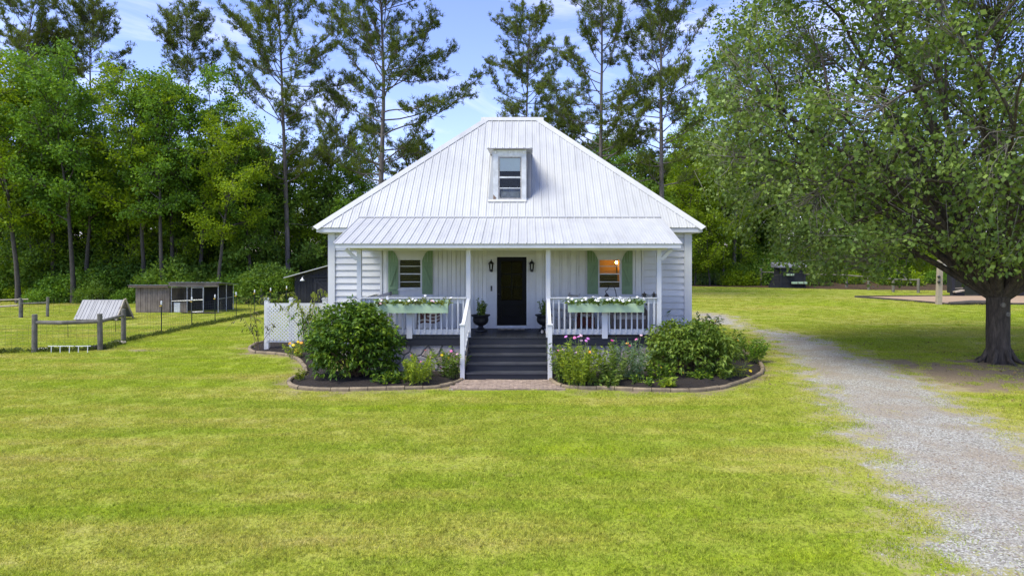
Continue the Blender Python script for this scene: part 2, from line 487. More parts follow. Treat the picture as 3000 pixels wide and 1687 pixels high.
BEDPOLY_L = BED_L + [(-6.2, 24.0), (-6.2, 20.6), (-5.1, 18.62), (-1.58, 18.62), (-1.58, 17.3)]
LANDING = [(-1.56, 17.32), (0.60, 17.32), gpt(1658, 1143), gpt(1313, 1143)]
SAND = [gpt(2505, 871), gpt(2740, 869), gpt(2900, 868), gpt(3150, 867), gpt(3150, 893), gpt(2900, 892), gpt(2775, 893), gpt(2735, 889), gpt(2640, 881)]
BARE = [gpt(2520, 1055), gpt(2660, 1060), gpt(2800, 1075), gpt(2960, 1070), gpt(3100, 1090), gpt(3060, 1130), gpt(2870, 1140), gpt(2700, 1130), gpt(2590, 1090)]

def lawn_colour(nt):
    n1 = noise(nt, 0.13, 3, 0.5)
    n2 = noise(nt, 0.55, 4, 0.6, dist=0.6, stretch=(0.7, 1.3, 1))
    n3 = noise(nt, 3.2, 4, 0.65)
    n4 = noise(nt, 16.0, 3, 0.6)
    nb = noise(nt, 1.0, 3, 0.55, dist=0.3, stretch=(0.10, 1.1, 1))
    f = mth(nt, 'ADD', mth(nt, 'ADD', mth(nt, 'MULTIPLY', n1, 0.36), mth(nt, 'MULTIPLY', nb, 0.46)), mth(nt, 'MULTIPLY', n2, 0.24))
    f = mth(nt, 'ADD', f, mth(nt, 'MULTIPLY', mth(nt, 'SUBTRACT', n3, 0.5), 0.20), True)
    c = ramp(nt, f, [(0.38, (0.59, 0.52, 0.16)), (0.47, (0.53, 0.525, 0.098)), (0.53, (0.465, 0.505, 0.070)), (0.58, (0.40, 0.475, 0.052)), (0.66, (0.46, 0.54, 0.034))])
    c = mixc(nt, ramp(nt, n3, [(0.56, 0.0), (0.72, 0.5)]), c, (0.50, 0.43, 0.17))
    c = mixc(nt, 1.0, c, ramp(nt, n4, [(0.28, 0.44), (0.56, 1.08)]), 'MULTIPLY')
    return c
def ground_mat():
    m, nt, b = new_mat('lawn_ground')
    lawn = mixc(nt, 1.0, lawn_colour(nt), (0.66, 0.66, 0.66), 'MULTIPLY')     # ground toned evenly darker than the blades
    nd = noise(nt, 1.7, 5, 0.65); nf = noise(nt, 22, 4, 0.7); ng = noise(nt, 0.5, 3)
    # bare earth, and the browner ring round the beds
    dirt = ramp(nt, nf, [(0.3, (0.17, 0.125, 0.075)), (0.7, (0.32, 0.25, 0.16))])
    fd = ramp(nt, mth(nt, 'ADD', attr(nt, 'dirt'), mth(nt, 'MULTIPLY', mth(nt, 'SUBTRACT', nd, 0.5), 1.1)), [(0.42, 0.0), (0.72, 1.0)])
    c = mixc(nt, fd, lawn, dirt)
    # leaf litter under the wood
    lit = ramp(nt, noise(nt, 6, 6, 0.75), [(0.30, (0.030, 0.022, 0.012)), (0.52, (0.085, 0.055, 0.034)), (0.75, (0.16, 0.105, 0.06))])
    fl = ramp(nt, mth(nt, 'ADD', attr(nt, 'litter'), mth(nt, 'MULTIPLY', mth(nt, 'SUBTRACT', nd, 0.5), 0.8)), [(0.4, 0.0), (0.6, 1.0)])
    c = mixc(nt, fl, c, lit)
    # gravel
    vo = nt.nodes.new("ShaderNodeTexVoronoi"); vo.inputs['Scale'].default_value = 40
    g = nt.nodes.new("ShaderNodeNewGeometry"); nt.links.new(g.outputs['Position'], vo.inputs['Vector'])
    sep = nt.nodes.new("ShaderNodeSeparateColor"); nt.links.new(vo.outputs['Color'], sep.inputs[0])
    grav = ramp(nt, sep.outputs[0], [(0.0, (0.29, 0.265, 0.215)), (0.4, (0.48, 0.45, 0.375)), (0.75, (0.58, 0.555, 0.47)), (1.0, (0.75, 0.73, 0.65))])
    grav = mixc(nt, ramp(nt, noise(nt, 0.9, 5, 0.6), [(0.44, 0.0), (0.60, 0.8)]), grav, (0.46, 0.385, 0.285))
    grav = mixc(nt, 1.0, grav, ramp(nt, vo.outputs['Distance'], [(0.0, 1.0), (0.75, 0.55)]), 'MULTIPLY')
    fg = mth(nt, 'ADD', attr(nt, 'gravel'), mth(nt, 'MULTIPLY', mth(nt, 'SUBTRACT', nd, 0.5), 1.15))
    fg = mth(nt, 'ADD', fg, mth(nt, 'MULTIPLY', mth(nt, 'SUBTRACT', nf, 0.5), 0.55))
    fgd = ramp(nt, fg, [(0.30, 0.0), (0.42, 1.0)])
    c = mixc(nt, mth(nt, 'MULTIPLY', fgd, 0.75), c, mixc(nt, nf, (0.32, 0.29, 0.10), (0.42, 0.34, 0.20)))
    c = mixc(nt, ramp(nt, fg, [(0.46, 0.0), (0.58, 1.0)]), c, grav)
    nt.links.new(c, b.inputs['Base Color'])
    b.inputs['Roughness'].default_value = 0.95
    b.inputs['Specular IOR Level'].default_value = 0.1
    hb = mth(nt, 'ADD', nf, mth(nt, 'MULTIPLY', vo.outputs['Distance'], -0.6))
    bump(nt, b, hb, 0.5, 0.03)
    return m
M['ground'] = ground_mat()

def axis(lo, hi, step, far):
    a = list(np.arange(lo, hi + 1e-6, step))
    s = step; v = hi
    while v < far:
        s *= 1.45; v += s; a.append(v)
    s = step; v = lo
    while v > -far:
        s *= 1.45; v -= s; a.insert(0, v)
    return np.array(a)
def grid_mesh(name, xs, ys, zfun, mat, attrs):
    X, Y = np.meshgrid(xs, ys)
    Z = zfun(X, Y)
    V = np.stack([X.ravel(), Y.ravel(), Z.ravel()], 1)
    nx, ny = len(xs), len(ys)
    i = (np.arange(ny - 1)[:, None] * nx + np.arange(nx - 1)[None, :]).ravel()
    F = np.stack([i, i + 1, i + nx + 1, i + nx], 1)
    return np_mesh(name, V, F, mat, None, True, {k: f(X, Y).ravel() for k, f in attrs.items()})
def f_gravel(X, Y):
    d = poly_sd(DRIVE, X, Y)
    return np.clip(0.46 + d * 0.30, 0, 0.76) - 0.17 * sst(1.35, 1.9, d)
def f_dirt_dark(X, Y):
    v = 0.95 * sst(-1.5, 0.3, poly_sd(BARE, X, Y))
    v = np.maximum(v, 0.58 * sst(-1.9, 0.0, np.maximum(poly_sd(BEDPOLY_R, X, Y), poly_sd(BEDPOLY_L, X, Y))))  # lawn turned darker and browner towards the beds
    tr = np.hypot(X - 13.85, Y - 20.2)
    v = np.maximum(v, 0.8 * sst(2.6, 0.4, tr))
    p = np.hypot((X + 12.6), (Y - 22.6) * 2.2)
    v = np.maximum(v, 0.75 * sst(1.3, 0.3, p))
    v = np.maximum(v, 0.52 * sst(0.55, 0.1, np.hypot((X + 4.9), (Y - 12.6) * 1.8)))
    v = np.maximum(v, 0.55 * sst(1.0, 0.1, np.hypot((X - 6.9), (Y - 16.4) * 0.7)))
    return v
def f_litter(X, Y):
    a = sst(55.5, 57.5, Y - 0.9 * sst(10, 30, X) * -6) * sst(2, 5, X)
    b = sst(44, 47, Y) * sst(2, -4, X)
    return np.maximum(a, b)
ground = bpy.data.objects.new("lawn", grid_mesh("lawn", axis(-24, 34, 0.3, 900), axis(2, 66, 0.3, 900), lambda X, Y: gz(X, Y), M['ground'],
    {'gravel': lambda X, Y: X * 0, 'dirt': f_dirt_dark, 'litter': f_litter}))
link(ground); tag(ground, kind='structure')
dp = np.array(DRIVE)
drv = bpy.data.objects.new("driveway", None)
dxs = np.arange(dp[:, 0].min() - 1.2, min(dp[:, 0].max() + 1.2, 22), 0.12); dys = np.arange(dp[:, 1].min() - 0.6, dp[:, 1].max() + 1.2, 0.12)
X, Y = np.meshgrid(dxs, dys); D = poly_sd(DRIVE, X, Y)
me = grid_mesh("driveway", dxs, dys, lambda X, Y: gz(X, Y) + 0.004 + 0.03 * sst(0.0, 1.6, poly_sd(DRIVE, X, Y)), M['ground'], {'gravel': f_gravel, 'dirt': f_dirt_dark, 'litter': f_litter})
bm = bmesh.new(); bm.from_mesh(me); bm.verts.ensure_lookup_table()
Df = D.ravel()
bedd = np.maximum(poly_sd(BEDPOLY_R, X, Y), -1e3).ravel()
bmesh.ops.delete(bm, geom=[v for v in bm.verts if Df[v.index] < -0.95 or bedd[v.index] > -0.12], context='VERTS')
bm.to_mesh(me); bm.free()
drv = bpy.data.objects.new("driveway", me); link(drv); tag(drv, kind='structure')

# mulch beds: mounded sheets of dark bark
def mulch_mat():
    m, nt, b = new_mat('dark_mulch')
    n1 = noise(nt, 18, 5, 0.75); n2 = noise(nt, 2, 4)
    c = ramp(nt, n1, [(0.3, (0.010, 0.007, 0.005)), (0.55, (0.024, 0.017, 0.012)), (0.8, (0.075, 0.053, 0.036))])
    c = mixc(nt, ramp(nt, n2, [(0.45, 0.0), (0.7, 0.6)]), c, (0.034, 0.023, 0.016))
    nt.links.new(c, b.inputs['Base Color']); b.inputs['Roughness'].default_value = 1.0
    bump(nt, b, n1, 1.0, 0.05)
    return m
M['mulch'] = mulch_mat()
def bed(name, poly, label):
    P = np.array(poly)
    xs = np.arange(P[:, 0].min(), P[:, 0].max() + .1, 0.1); ys = np.arange(P[:, 1].min(), P[:, 1].max() + .1, 0.1)
    X, Y = np.meshgrid(xs, ys); D = poly_sd(poly, X, Y).ravel()
    rs = np.random.RandomState(5)
    me = grid_mesh(name, xs, ys, lambda X, Y: 0.012 + 0.10 * sst(0, 0.7, poly_sd(poly, X, Y)) + rs.normal(0, 0.008, X.shape), M['mulch'], {})
    bm = bmesh.new(); bm.from_mesh(me); bm.verts.ensure_lookup_table()
    bmesh.ops.delete(bm, geom=[v for v in bm.verts if D[v.index] < -0.02], context='VERTS')
    bm.to_mesh(me); bm.free()
    o = bpy.data.objects.new(name, me); link(o); tag(o, label, None, None, 'structure')
bed("mulch_bed", BEDPOLY_L, "dark mulch bed left of the front steps")
bed("mulch_bed", BEDPOLY_R, "dark mulch bed right of the front steps")

# concrete edging blocks
M['edging'] = paint('edging_concrete', (0.36, 0.275, 0.17), (0.21, 0.165, 0.105), 0.95, 5, None, 0.5, 0.3)
def edging(name, pts, label, L=0.42):
    pts = smooth_poly(pts, 2, False)
    P = np.array(pts); seg = np.hypot(*(P[1:] - P[:-1]).T); cum = np.concatenate([[0], np.cumsum(seg)])
    t = thing(name, (P[:, 0].mean(), P[:, 1].mean(), 0), label, 'edging')
    n = int(cum[-1] / L); rs = random.Random(3)
    at = lambda s: np.array([np.interp(s, cum, P[:, 0]), np.interp(s, cum, P[:, 1])])
    for i in range(n):
        s0 = i * cum[-1] / n; s1 = (i + 1) * cum[-1] / n - 0.015
        mb = MB(); sub = 3
        prof = [(-0.05, 0.0), (-0.05, 0.055), (-0.028, 0.082), (0.028, 0.082), (0.05, 0.055), (0.05, 0.0)]
        dz = rs.uniform(-0.012, 0.012); wob = rs.uniform(-0.012, 0.012)
        b0 = 0
        for k in range(sub + 1):
            s = s0 + (s1 - s0) * k / sub
            p = at(s); q = at(min(s + 0.05, cum[-1])) - at(max(s - 0.05, 0)); q = q / (np.hypot(*q) + 1e-9)
            nrm = np.array([-q[1], q[0]])
            for u, z in prof:
                xy = p + nrm * (u + wob); mb.V.append((xy[0], xy[1], max(z + dz, -0.03) if z > 0 else -0.03))
        m_ = len(prof)
        for k in range(sub):
            for j in range(m_):
                j2 = (j + 1) % m_
                mb.F.append((k*m_ + j, k*m_ + j2, (k+1)*m_ + j2, (k+1)*m_ + j))
        mb.F.append(tuple(range(m_))); mb.F.append(tuple(sub*m_ + j for j in reversed(range(m_))))
        mb.build('edging_block', 'edging', t)
edging('bed_edging', BED_L, 'tan block edging curving round the flower bed left of the steps')
edging('bed_edging', BED_R, 'tan block edging curving round the flower bed right of the steps')

# brick landing at the foot of the steps
M['brick'] = paint('old_brick', (0.50, 0.37, 0.28), (0.34, 0.25, 0.19), 0.95, 7, None, 0.5, 0.35)
lp = np.array(LANDING)
land = thing('brick_landing', (-0.45, 17.0, 0), 'pale red brick landing at the foot of the front steps', 'landing')
MB().prism([tuple(p) for p in LANDING], -0.05, 0.012, 'z').build('sand_base', 'mortar', land)
bme, _ = MB().box(-0.098, 0.098, -0.046, 0.046, -0.03, 0.03).mesh('brick', 'brick')
row = 0; y = 17.28; rs = random.Random(8)
while y > lp[:, 1].min() + 0.03:
    x = -2.2 + (0.1 if row % 2 else 0)
    while x < 1.5:
        if float(poly_sd(LANDING, np.array([x]), np.array([y]))[0]) > 0.04:
            piece('brick', bme, (x, y, 0.005 + rs.uniform(-0.004, 0.006)), land, (0, 0, rs.uniform(-0.02, 0.02)))
        x += 0.204
    y -= 0.1; row += 1

# playground sand pit with timbers
M['sand'] = paint('play_gravel', (0.52, 0.36, 0.22), (0.42, 0.28, 0.17), 0.95, 8, None, 0.4, 0.2)
sp = np.array(SAND)
mb = MB()
for p in SAND: mb.V.append((p[0], p[1], float(gz(p[0], p[1])) + 0.045))
mb.F.append(tuple(range(len(SAND))))
sand = mb.build('play_pit', 'sand', None, fixn=False); tag(sand, 'tan gravel play pit', None, None, 'structure')
tb = thing('timber_border', (sp[:, 0].mean(), sp[:, 1].mean(), 0), 'low dark timber border round the tan play pit', 'border')
for i in range(len(SAND)):
    a, b = SAND[i], SAND[(i + 1) % len(SAND)]
    MB().bar((*a, float(gz(*a)) + 0.05), (*b, float(gz(*b)) + 0.05), 0.12, 0.11).build('timber', 'log_dark', tb)
# ------------------------------------------------------------------ the house
YW = 20.7                                   # front wall plane
WX0, WX1 = -5.95, 5.06                      # wall ends
WY1 = 29.85                                 # back wall
EX0, EX1, EY0, EY1, EZ = -6.28, 5.375, 20.4, 30.1, 3.986   # eaves
RX0, RX1, RY, RZ = -1.427, 0.518, 25.25, 8.19               # ridge
SL = (RZ - EZ) / (RY - EY0)
ZF = 0.95                                   # porch floor
house = thing('farmhouse', (-0.45, YW, 0), 'white wooden farmhouse with white metal hip roof and front porch', 'house')
P = house
def part(name, mb, mat, parent=None, **k): return mb.build(name, mat, parent or P, **k)

WIN = [(-3.81, -3.136), (2.246, 2.905)]     # left and right windows
WZ0, WZ1 = 2.114, 3.045
DOOR = (-0.842, 0.059, 1.03, 3.11)
holes = [(w[0], w[1], WZ0, WZ1) for w in WIN] + [DOOR]
def holed(mb, x0, x1, z0, z1, y0, y1, holes):
    xs = sorted({x0, x1, *[v for h in holes for v in h[:2] if x0 < v < x1]})
    zs = sorted({z0, z1, *[v for h in holes for v in h[2:] if z0 < v < z1]})
    for i in range(len(xs) - 1):
        for j in range(len(zs) - 1):
            cx, cz = (xs[i] + xs[i+1]) / 2, (zs[j] + zs[j+1]) / 2
            if any(h[0] < cx < h[1] and h[2] < cz < h[3] for h in holes): continue
            mb.box(xs[i], xs[i+1], y0, y1, zs[j], zs[j+1])
    return mb
fw = part('front_wall', holed(MB(), WX0 + 0.02, WX1 - 0.02, 0.45, 3.92, YW + 0.04, YW + 0.16, holes), 'white_board')
part('side_wall', MB().box(WX0 + 0.03, WX0 + 0.15, YW + 0.17, WY1, 0.45, 3.92), 'white_siding')
part('side_wall', MB().box(WX1 - 0.15, WX1 - 0.03, YW + 0.17, WY1, 0.45, 3.92), 'white_siding')
part('back_wall', MB().box(WX0 + 0.16, WX1 - 0.16, WY1 - 0.12, WY1, 0.45, 3.92), 'white_siding')
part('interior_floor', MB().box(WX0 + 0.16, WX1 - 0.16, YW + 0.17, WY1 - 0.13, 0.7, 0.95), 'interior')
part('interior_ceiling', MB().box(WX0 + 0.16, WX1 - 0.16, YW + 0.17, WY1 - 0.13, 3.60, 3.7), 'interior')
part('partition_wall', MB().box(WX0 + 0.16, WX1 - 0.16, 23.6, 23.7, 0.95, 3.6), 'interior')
# foundation under the house
part('house_base', MB().box(WX0 + 0.08, WX1 - 0.08, YW + 0.1, WY1 - 0.06, -0.3, 0.46), 'mortar')

# clapboards left and right of the porch wall, and along both sides
def clap_mesh(L):
    h, e = 0.184, 0.196
    mb = MB()
    mb.V = [(-L/2, -0.028, 0), (L/2, -0.028, 0), (L/2, 0.03, 0.012), (-L/2, 0.03, 0.012), (-L/2, 0.012, h), (L/2, 0.012, h), (L/2, 0.03, h), (-L/2, 0.03, h)]
    mb.F = [(3, 2, 1, 0), (4, 5, 6, 7), (0, 1, 5, 4), (1, 2, 6, 5), (2, 3, 7, 6), (3, 0, 4, 7)]
    return mb.mesh('siding_board', 'white_siding', centre=(0, 0, 0))[0]
rs = random.Random(21)
for x0, x1 in ((WX0 + 0.205, -4.38), (3.605, WX1 - 0.225)):
    me = clap_mesh(x1 - x0)
    for k in range(17):
        piece('siding_board', me, ((x0 + x1) / 2, YW + 0.008 + rs.uniform(-0.003, 0.003), 0.56 + k * 0.196 + rs.uniform(-0.004, 0.004)), fw, (0, rs.uniform(-0.0015, 0.0015), 0))
me = clap_mesh(WY1 - YW - 0.1)
for x, rz in ((WX0, -math.pi / 2), (WX1, math.pi / 2)):
    for k in range(17):
        piece('siding_board', me, (x, (YW + WY1) / 2 + 0.1, 0.56 + k * 0.196), fw, (0, 0, rz))
# corner boards and narrow trims
for x0, x1 in ((WX0, WX0 + 0.205), (WX1 - 0.225, WX1)):
    part('corner_board', MB().box(x0, x1, YW - 0.045, YW + 0.035, 0.46, 3.90), 'white')
for x0, x1 in ((-4.38, -4.32), (3.545, 3.605)):
    part('trim_board', MB().box(x0, x1, YW - 0.02, YW + 0.036, ZF, 3.42), 'white')
# vertical boards behind the porch
panels = [(-4.16, -2.755, 1.62, 3.40), (1.87, 3.295, 1.62, 3.40), (-1.15, 0.345, ZF, 3.40)]
x = -4.315; k = 0
while x < 3.54:
    w = 0.135 if x < -1.2 else (0.19 if k % 2 else 0.07)
    x2 = min(x + w, 3.54)
    segs = [(ZF, 3.34)]
    for a, b, z0, z1 in panels:
        if x2 > a and x < b:
            if x < a < x2: x2 = a
            if x < a or x >= b: continue
            segs = [(ZF, z0)] if z0 > ZF + 0.01 else []
            if x2 > b: x2 = b
    dy = (0.0 if k % 2 else 0.012) + rs.uniform(0, 0.004)
    for z0, z1 in segs:
        if x2 - x > 0.02:
            part('wall_board', MB().box(x + 0.004, x2 - 0.004, YW - 0.004 + dy, YW + 0.036, z0, z1), 'white_board', fw)
    x = x2 + 0.0001; k += 1

# windows with panels and shutters
def pane(parent, x0, x1, y, z0, z1): return part('pane', MB().box(x0, x1, y, y + 0.005, z0, z1), 'glass', parent)
for wi, ((wx0, wx1), (pa, pb, pz0, pz1)) in enumerate(zip(WIN, panels[:2])):
    part('window_panel', holed(MB(), pa, pb, pz0, pz1 - 0.02, YW - 0.008, YW + 0.036, [(wx0, wx1, WZ0, WZ1)]), 'white')
    W = part('window', holed(MB(), wx0, wx1, WZ0, WZ1, YW + 0.0, YW + 0.06, [(wx0 + 0.025, wx1 - 0.025, WZ0 + 0.07, WZ1 - 0.03)]), 'white_worn')
    part('sill', MB().box(wx0 - 0.03, wx1 + 0.03, YW - 0.05, YW + 0.0, WZ0 - 0.01, WZ0 + 0.03), 'white_worn', W)
    part('meeting_rail', MB().box(wx0 + 0.025, wx1 - 0.025, YW + 0.015, YW + 0.05, 2.575, 2.615), 'white_worn', W)
    for z in (2.828, 2.354): part('muntin', MB().box(wx0 + 0.025, wx1 - 0.025, YW + 0.018, YW + 0.042, z - 0.011, z + 0.011), 'white_worn', W)
    for z0, z1 in ((WZ0 + 0.07, 2.354), (2.354, 2.575), (2.615, 2.828), (2.828, WZ1 - 0.03)):
        pane(W, wx0 + 0.027, wx1 - 0.027, YW + 0.028, z0 + 0.0115, z1 - 0.0115)
    z = WZ0 + 0.09
    sl, _ = MB().box(wx0 + 0.03, wx1 - 0.03, -0.012, 0.012, -0.0012, 0.0012).mesh('blind_slat', 'blind')
    while z < (WZ1 - 0.04 if wi == 0 else 2.72):
        piece('blind_slat', sl, ((wx0 + wx1) / 2, YW + 0.10, z), W, (R(-22), 0, 0)); z += 0.058
    # shutters: planks with an arched inner corner, battens and a brace
    for side in (-1, 1):
        if wi == 0: sx0, sx1 = (-4.134, -3.823) if side < 0 else (-3.105, -2.779)
        else: sx0, sx1 = (1.894, 2.229) if side < 0 else (2.939, 3.27)
        sz0, sz1 = 1.985, 3.297
        S = part('shutter', MB().box(sx0 + 0.01, sx1 - 0.01, YW - 0.028, YW - 0.010, sz0 + 0.01, sz1 - 0.34), 'shutter')
        wd = sx1 - sx0
        def top(u):                                        # u 0 outer .. 1 inner
            return sz1 - 0.30 * max(0, (u - 0.35) / 0.65) ** 2.1
        npl = 4
        for q in range(npl):
            u0, u1 = q / npl, (q + 1) / npl
            xs_ = [(sx0 + wd * u if side < 0 else sx1 - wd * u) for u in (u0 + 0.012, (u0 + u1) / 2, u1 - 0.012)]
            zs_ = [top(u) for u in (u0 + 0.012, (u0 + u1) / 2, u1 - 0.012)]
            poly = [(xs_[0], sz0), (xs_[2], sz0), (xs_[2], zs_[2]), (xs_[1], zs_[1]), (xs_[0], zs_[0])]
            part('plank', MB().prism(poly, YW - 0.038, YW - 0.0285), 'shutter', S)
        for zz in (sz0 + 0.19, sz1 - 0.42):
            part('batten', MB().box(sx0 + 0.008, sx1 - 0.008, YW - 0.056, YW - 0.0385, zz - 0.045, zz + 0.045), 'shutter', S)
        xa, xb = (sx0 + 0.06, sx1 - 0.06) if side < 0 else (sx1 - 0.06, sx0 + 0.06)
        part('brace', MB().bar((xa, YW - 0.054, sz0 + 0.26), (xb, YW - 0.054, sz1 - 0.49), 0.03, 0.05, (0, 0, 1)), 'shutter', S)

# front door
part('door_panel_surround', holed(MB(), -1.148, 0.343, ZF, 3.36, YW - 0.012, YW + 0.036, [(DOOR[0] - 0.0, DOOR[1], ZF, DOOR[3])]), 'white')
for z0, z1, x0, x1 in ((ZF, 3.19, -0.895, -0.842), (ZF, 3.19, 0.059, 0.112), (3.11, 3.19, -0.842, 0.059)):
    part('door_casing', MB().box(x0, x1, YW - 0.03, YW - 0.0125, z0, z1), 'white')
part('threshold', MB().box(-0.842, 0.059, YW - 0.04, YW + 0.1, ZF + 0.002, 1.035), 'white_worn')
dx0, dx1, dz0, dz1 = DOOR
gx0, gx1, gz0_, gz1_ = dx0 + 0.13, dx1 - 0.13, 1.80, 2.985
D_ = part('door', holed(MB(), dx0 + 0.004, dx1 - 0.004, dz0 + 0.01, dz1 - 0.004, YW + 0.02, YW + 0.065, [(gx0, gx1, gz0_, gz1_), (gx0, gx1, 1.29, 1.62)]), 'black')
part('panel', MB().box(gx0 + 0.004, gx1 - 0.004, YW + 0.035, YW + 0.055, 1.294, 1.616), 'black', D_)
part('raised_panel', MB().box(gx0 + 0.05, gx1 - 0.05, YW + 0.026, YW + 0.0345, 1.34, 1.57), 'black', D_)
mx = (gx0 + gx1) / 2
part('muntin', MB().box(mx - 0.012, mx + 0.012, YW + 0.03, YW + 0.055, gz0_, gz1_), 'black', D_)
rz = [gz0_, 2.195, 2.59, gz1_]
for z in rz[1:3]: part('muntin', MB().box(gx0, gx1, YW + 0.032, YW + 0.053, z - 0.012, z + 0.012), 'black', D_)
for i in range(3):
    for a, b in ((gx0, mx - 0.012), (mx + 0.012, gx1)):
        part('pane', MB().box(a + 0.001, b - 0.001, YW + 0.042, YW + 0.047, rz[i] + 0.013, rz[i + 1] - 0.013), 'door_glass', D_)
part('handle', MB().lathe([(0.012, -0.02), (0.03, -0.01), (0.034, 0.015), (0.02, 0.03)], (dx0 + 0.065, YW - 0.0, 1.98), 10), 'iron', D_, smooth=True)

# interior lamp seen through the right window
lampw = part('lamp_wall', MB().box(2.95, 3.06, YW + 0.95, YW + 1.0, 2.3, 3.3), 'lampwall')  # panel set where the lamplit patch of wall shows
part('lamp_wall_back', MB().box(2.28, 2.949, YW + 1.25, YW + 1.3, 2.55, 3.5), 'lampwall')
lamp = thing('wall_lamp', (2.90, YW + 0.9, 2.9), 'lit amber lamp glowing behind the right porch window', 'lamp')
MB().lathe([(0.005, -0.05), (0.03, -0.035), (0.042, 0.0), (0.03, 0.035), (0.012, 0.055)], (2.90, YW + 0.86, 2.93), 12).build('bulb', 'bulb', lamp, True)
MB().tube([(2.90, YW + 0.86, 2.98), (2.90, YW + 0.86, 3.06), (2.97, YW + 0.93, 3.06)], 0.012, 6).build('arm', 'iron', lamp)
ld = bpy.data.lights.new('lamp_light', 'POINT'); ld.energy = 4.5; ld.color = (1.0, 0.55, 0.16); ld.shadow_soft_size = 0.05
lo = bpy.data.objects.new('lamp_light', ld); link(lo, lamp, (2.87, YW + 0.80, 2.93))

# ------------------------------------------------------------------ metal roofs
RS = 0.242
def roof_strip(A, B, C, D, n, u):
    """one pan between ribs: A,B eave corners, D,C upper corners; n normal, u across; rib on the A side"""
    mb = MB()
    T = 0.02
    A, B, C, D = (Vector(p) for p in (A, B, C, D))
    mb.quadbox([A - n*T, B - n*T, C - n*T, D - n*T, A, B, C, D])
    w = 0.022; h = 0.024
    for f in (1/3, 2/3):
        a = A.lerp(B, f); d = D.lerp(C, f)
        if (d - a).length > 0.2 and (C - D).length > 0.12:
            mb.quadbox([a - u*0.02 - n*0.001, a + u*0.02 - n*0.001, d + u*0.02 - n*0.001, d - u*0.02 - n*0.001, a - u*0.008 + n*0.006, a + u*0.008 + n*0.006, d + u*0.008 + n*0.006, d - u*0.008 + n*0.006])
    if (D - A).length > 0.05:
        mb.quadbox([A - u*w - n*0.003, A + u*w - n*0.003, D + u*w - n*0.003, D - u*w - n*0.003, A - u*w*0.45 + n*h, A + u*w*0.45 + n*h, D + u*w*0.45 + n*h, D - u*w*0.45 + n*h])
    return mb
def hip_plane(parent, e0, e1, r0, r1, skip=None):
    """strips of a trapezoid / triangle plane: eave e0-e1, ridge r0-r1"""
    e0, e1, r0, r1 = (Vector(p) for p in (e0, e1, r0, r1))
    u = (e1 - e0).normalized(); L = (e1 - e0).length
    up = (r0 - e0) - u * (r0 - e0).dot(u); H = up.length; v = up / H
    n = u.cross(v).normalized()
    a0 = (r0 - e0).dot(u); a1 = (r1 - e0).dot(u)
    def hgt(s):
        h = H
        if a0 > 1e-6: h = min(h, s / a0 * H)
        if a1 < L - 1e-6: h = min(h, (L - s) / (L - a1) * H)
        return max(h, 0.0)
    ks = list(np.arange(0, L, RS)) + [L]
    brk = sorted(set([round(float(x), 5) for x in ks] + [round(a0, 5), round(a1, 5)]))
    for s0, s1 in zip(brk[:-1], brk[1:]):
        if s1 - s0 < 0.004: continue
        A = e0 + u * s0; B = e0 + u * s1
        mb = roof_strip(A, B, B + v * hgt(s1), A + v * hgt(s0), n, u)
        part('roof_panel', mb, 'roof', parent)
    return n
roof = part('roof', MB().prism([(EX0 + 0.1, EZ - 0.16), (EX1 - 0.1, EZ - 0.16), (EX1 - 0.1, EZ - 0.12), (EX0 + 0.1, EZ - 0.12)], EY0 + 0.1, EY1 - 0.1), 'white')
e00, e10, e11, e01 = (EX0, EY0, EZ), (EX1, EY0, EZ), (EX1, EY1, EZ), (EX0, EY1, EZ)
r0, r1 = (RX0, RY, RZ), (RX1, RY, RZ)
hip_plane(roof, e00, e10, r0, r1)
hip_plane(roof, e10, e11, r1, r1)
hip_plane(roof, e11, e01, r1, r0)
hip_plane(roof, e01, e00, r0, r0)
# fascia boards, soffit
part('fascia', MB().box(EX0 + 0.05, EX1 - 0.05, EY0 + 0.03, EY0 + 0.055, EZ - 0.135, EZ - 0.012), 'white', roof)
part('fascia', MB().box(EX0 + 0.05, EX0 + 0.075, EY0 + 0.056, EY1 - 0.05, EZ - 0.135, EZ - 0.012), 'white', roof)
part('fascia', MB().box(EX1 - 0.075, EX1 - 0.05, EY0 + 0.056, EY1 - 0.05, EZ - 0.135, EZ - 0.012), 'white', roof)
# hip and ridge caps: folded metal
def cap(a, b, na, nb, name):
    a, b, na, nb = Vector(a), Vector(b), Vector(na).normalized(), Vector(nb).normalized()
    d = (b - a).normalized(); m_ = (na + nb).normalized()
    s1 = d.cross(na).normalized(); s2 = -d.cross(nb).normalized()
    if s1.dot(m_) > 0: s1 = -s1
    if s2.dot(m_) > 0: s2 = -s2
    mb = MB(); w = 0.17; lift = m_ * 0.055
    pts = [a + s1 * w + na * 0.028, a + lift, a + s2 * w + nb * 0.028, b + s1 * w + na * 0.028, b + lift, b + s2 * w + nb * 0.028]
    low = [p - m_ * 0.014 for p in pts]
    mb.V = [tuple(p) for p in pts + low]
    mb.F = [(0, 1, 4, 3), (1, 2, 5, 4), (9, 10, 7, 6), (10, 11, 8, 7), (0, 3, 9, 6), (2, 8, 11, 5), (0, 6, 7, 1), (1, 7, 8, 2), (3, 4, 10, 9), (4, 5, 11, 10)]
    part(name, mb, 'roof', roof)
nf_ = Vector((0, -SL, 1)); nb_ = Vector((0, SL, 1)); nl_ = Vector((-(RZ - EZ) / (RX0 - EX0), 0, 1)); nr_ = Vector(((RZ - EZ) / (EX1 - RX1), 0, 1))
ext = lambda a, b, t: tuple(Vector(a) + (Vector(a) - Vector(b)).normalized() * t)
cap(ext(e00, r0, 0.03), r0, nf_, nl_, 'hip_cap'); cap(ext(e10, r1, 0.03), r1, nf_, nr_, 'hip_cap')
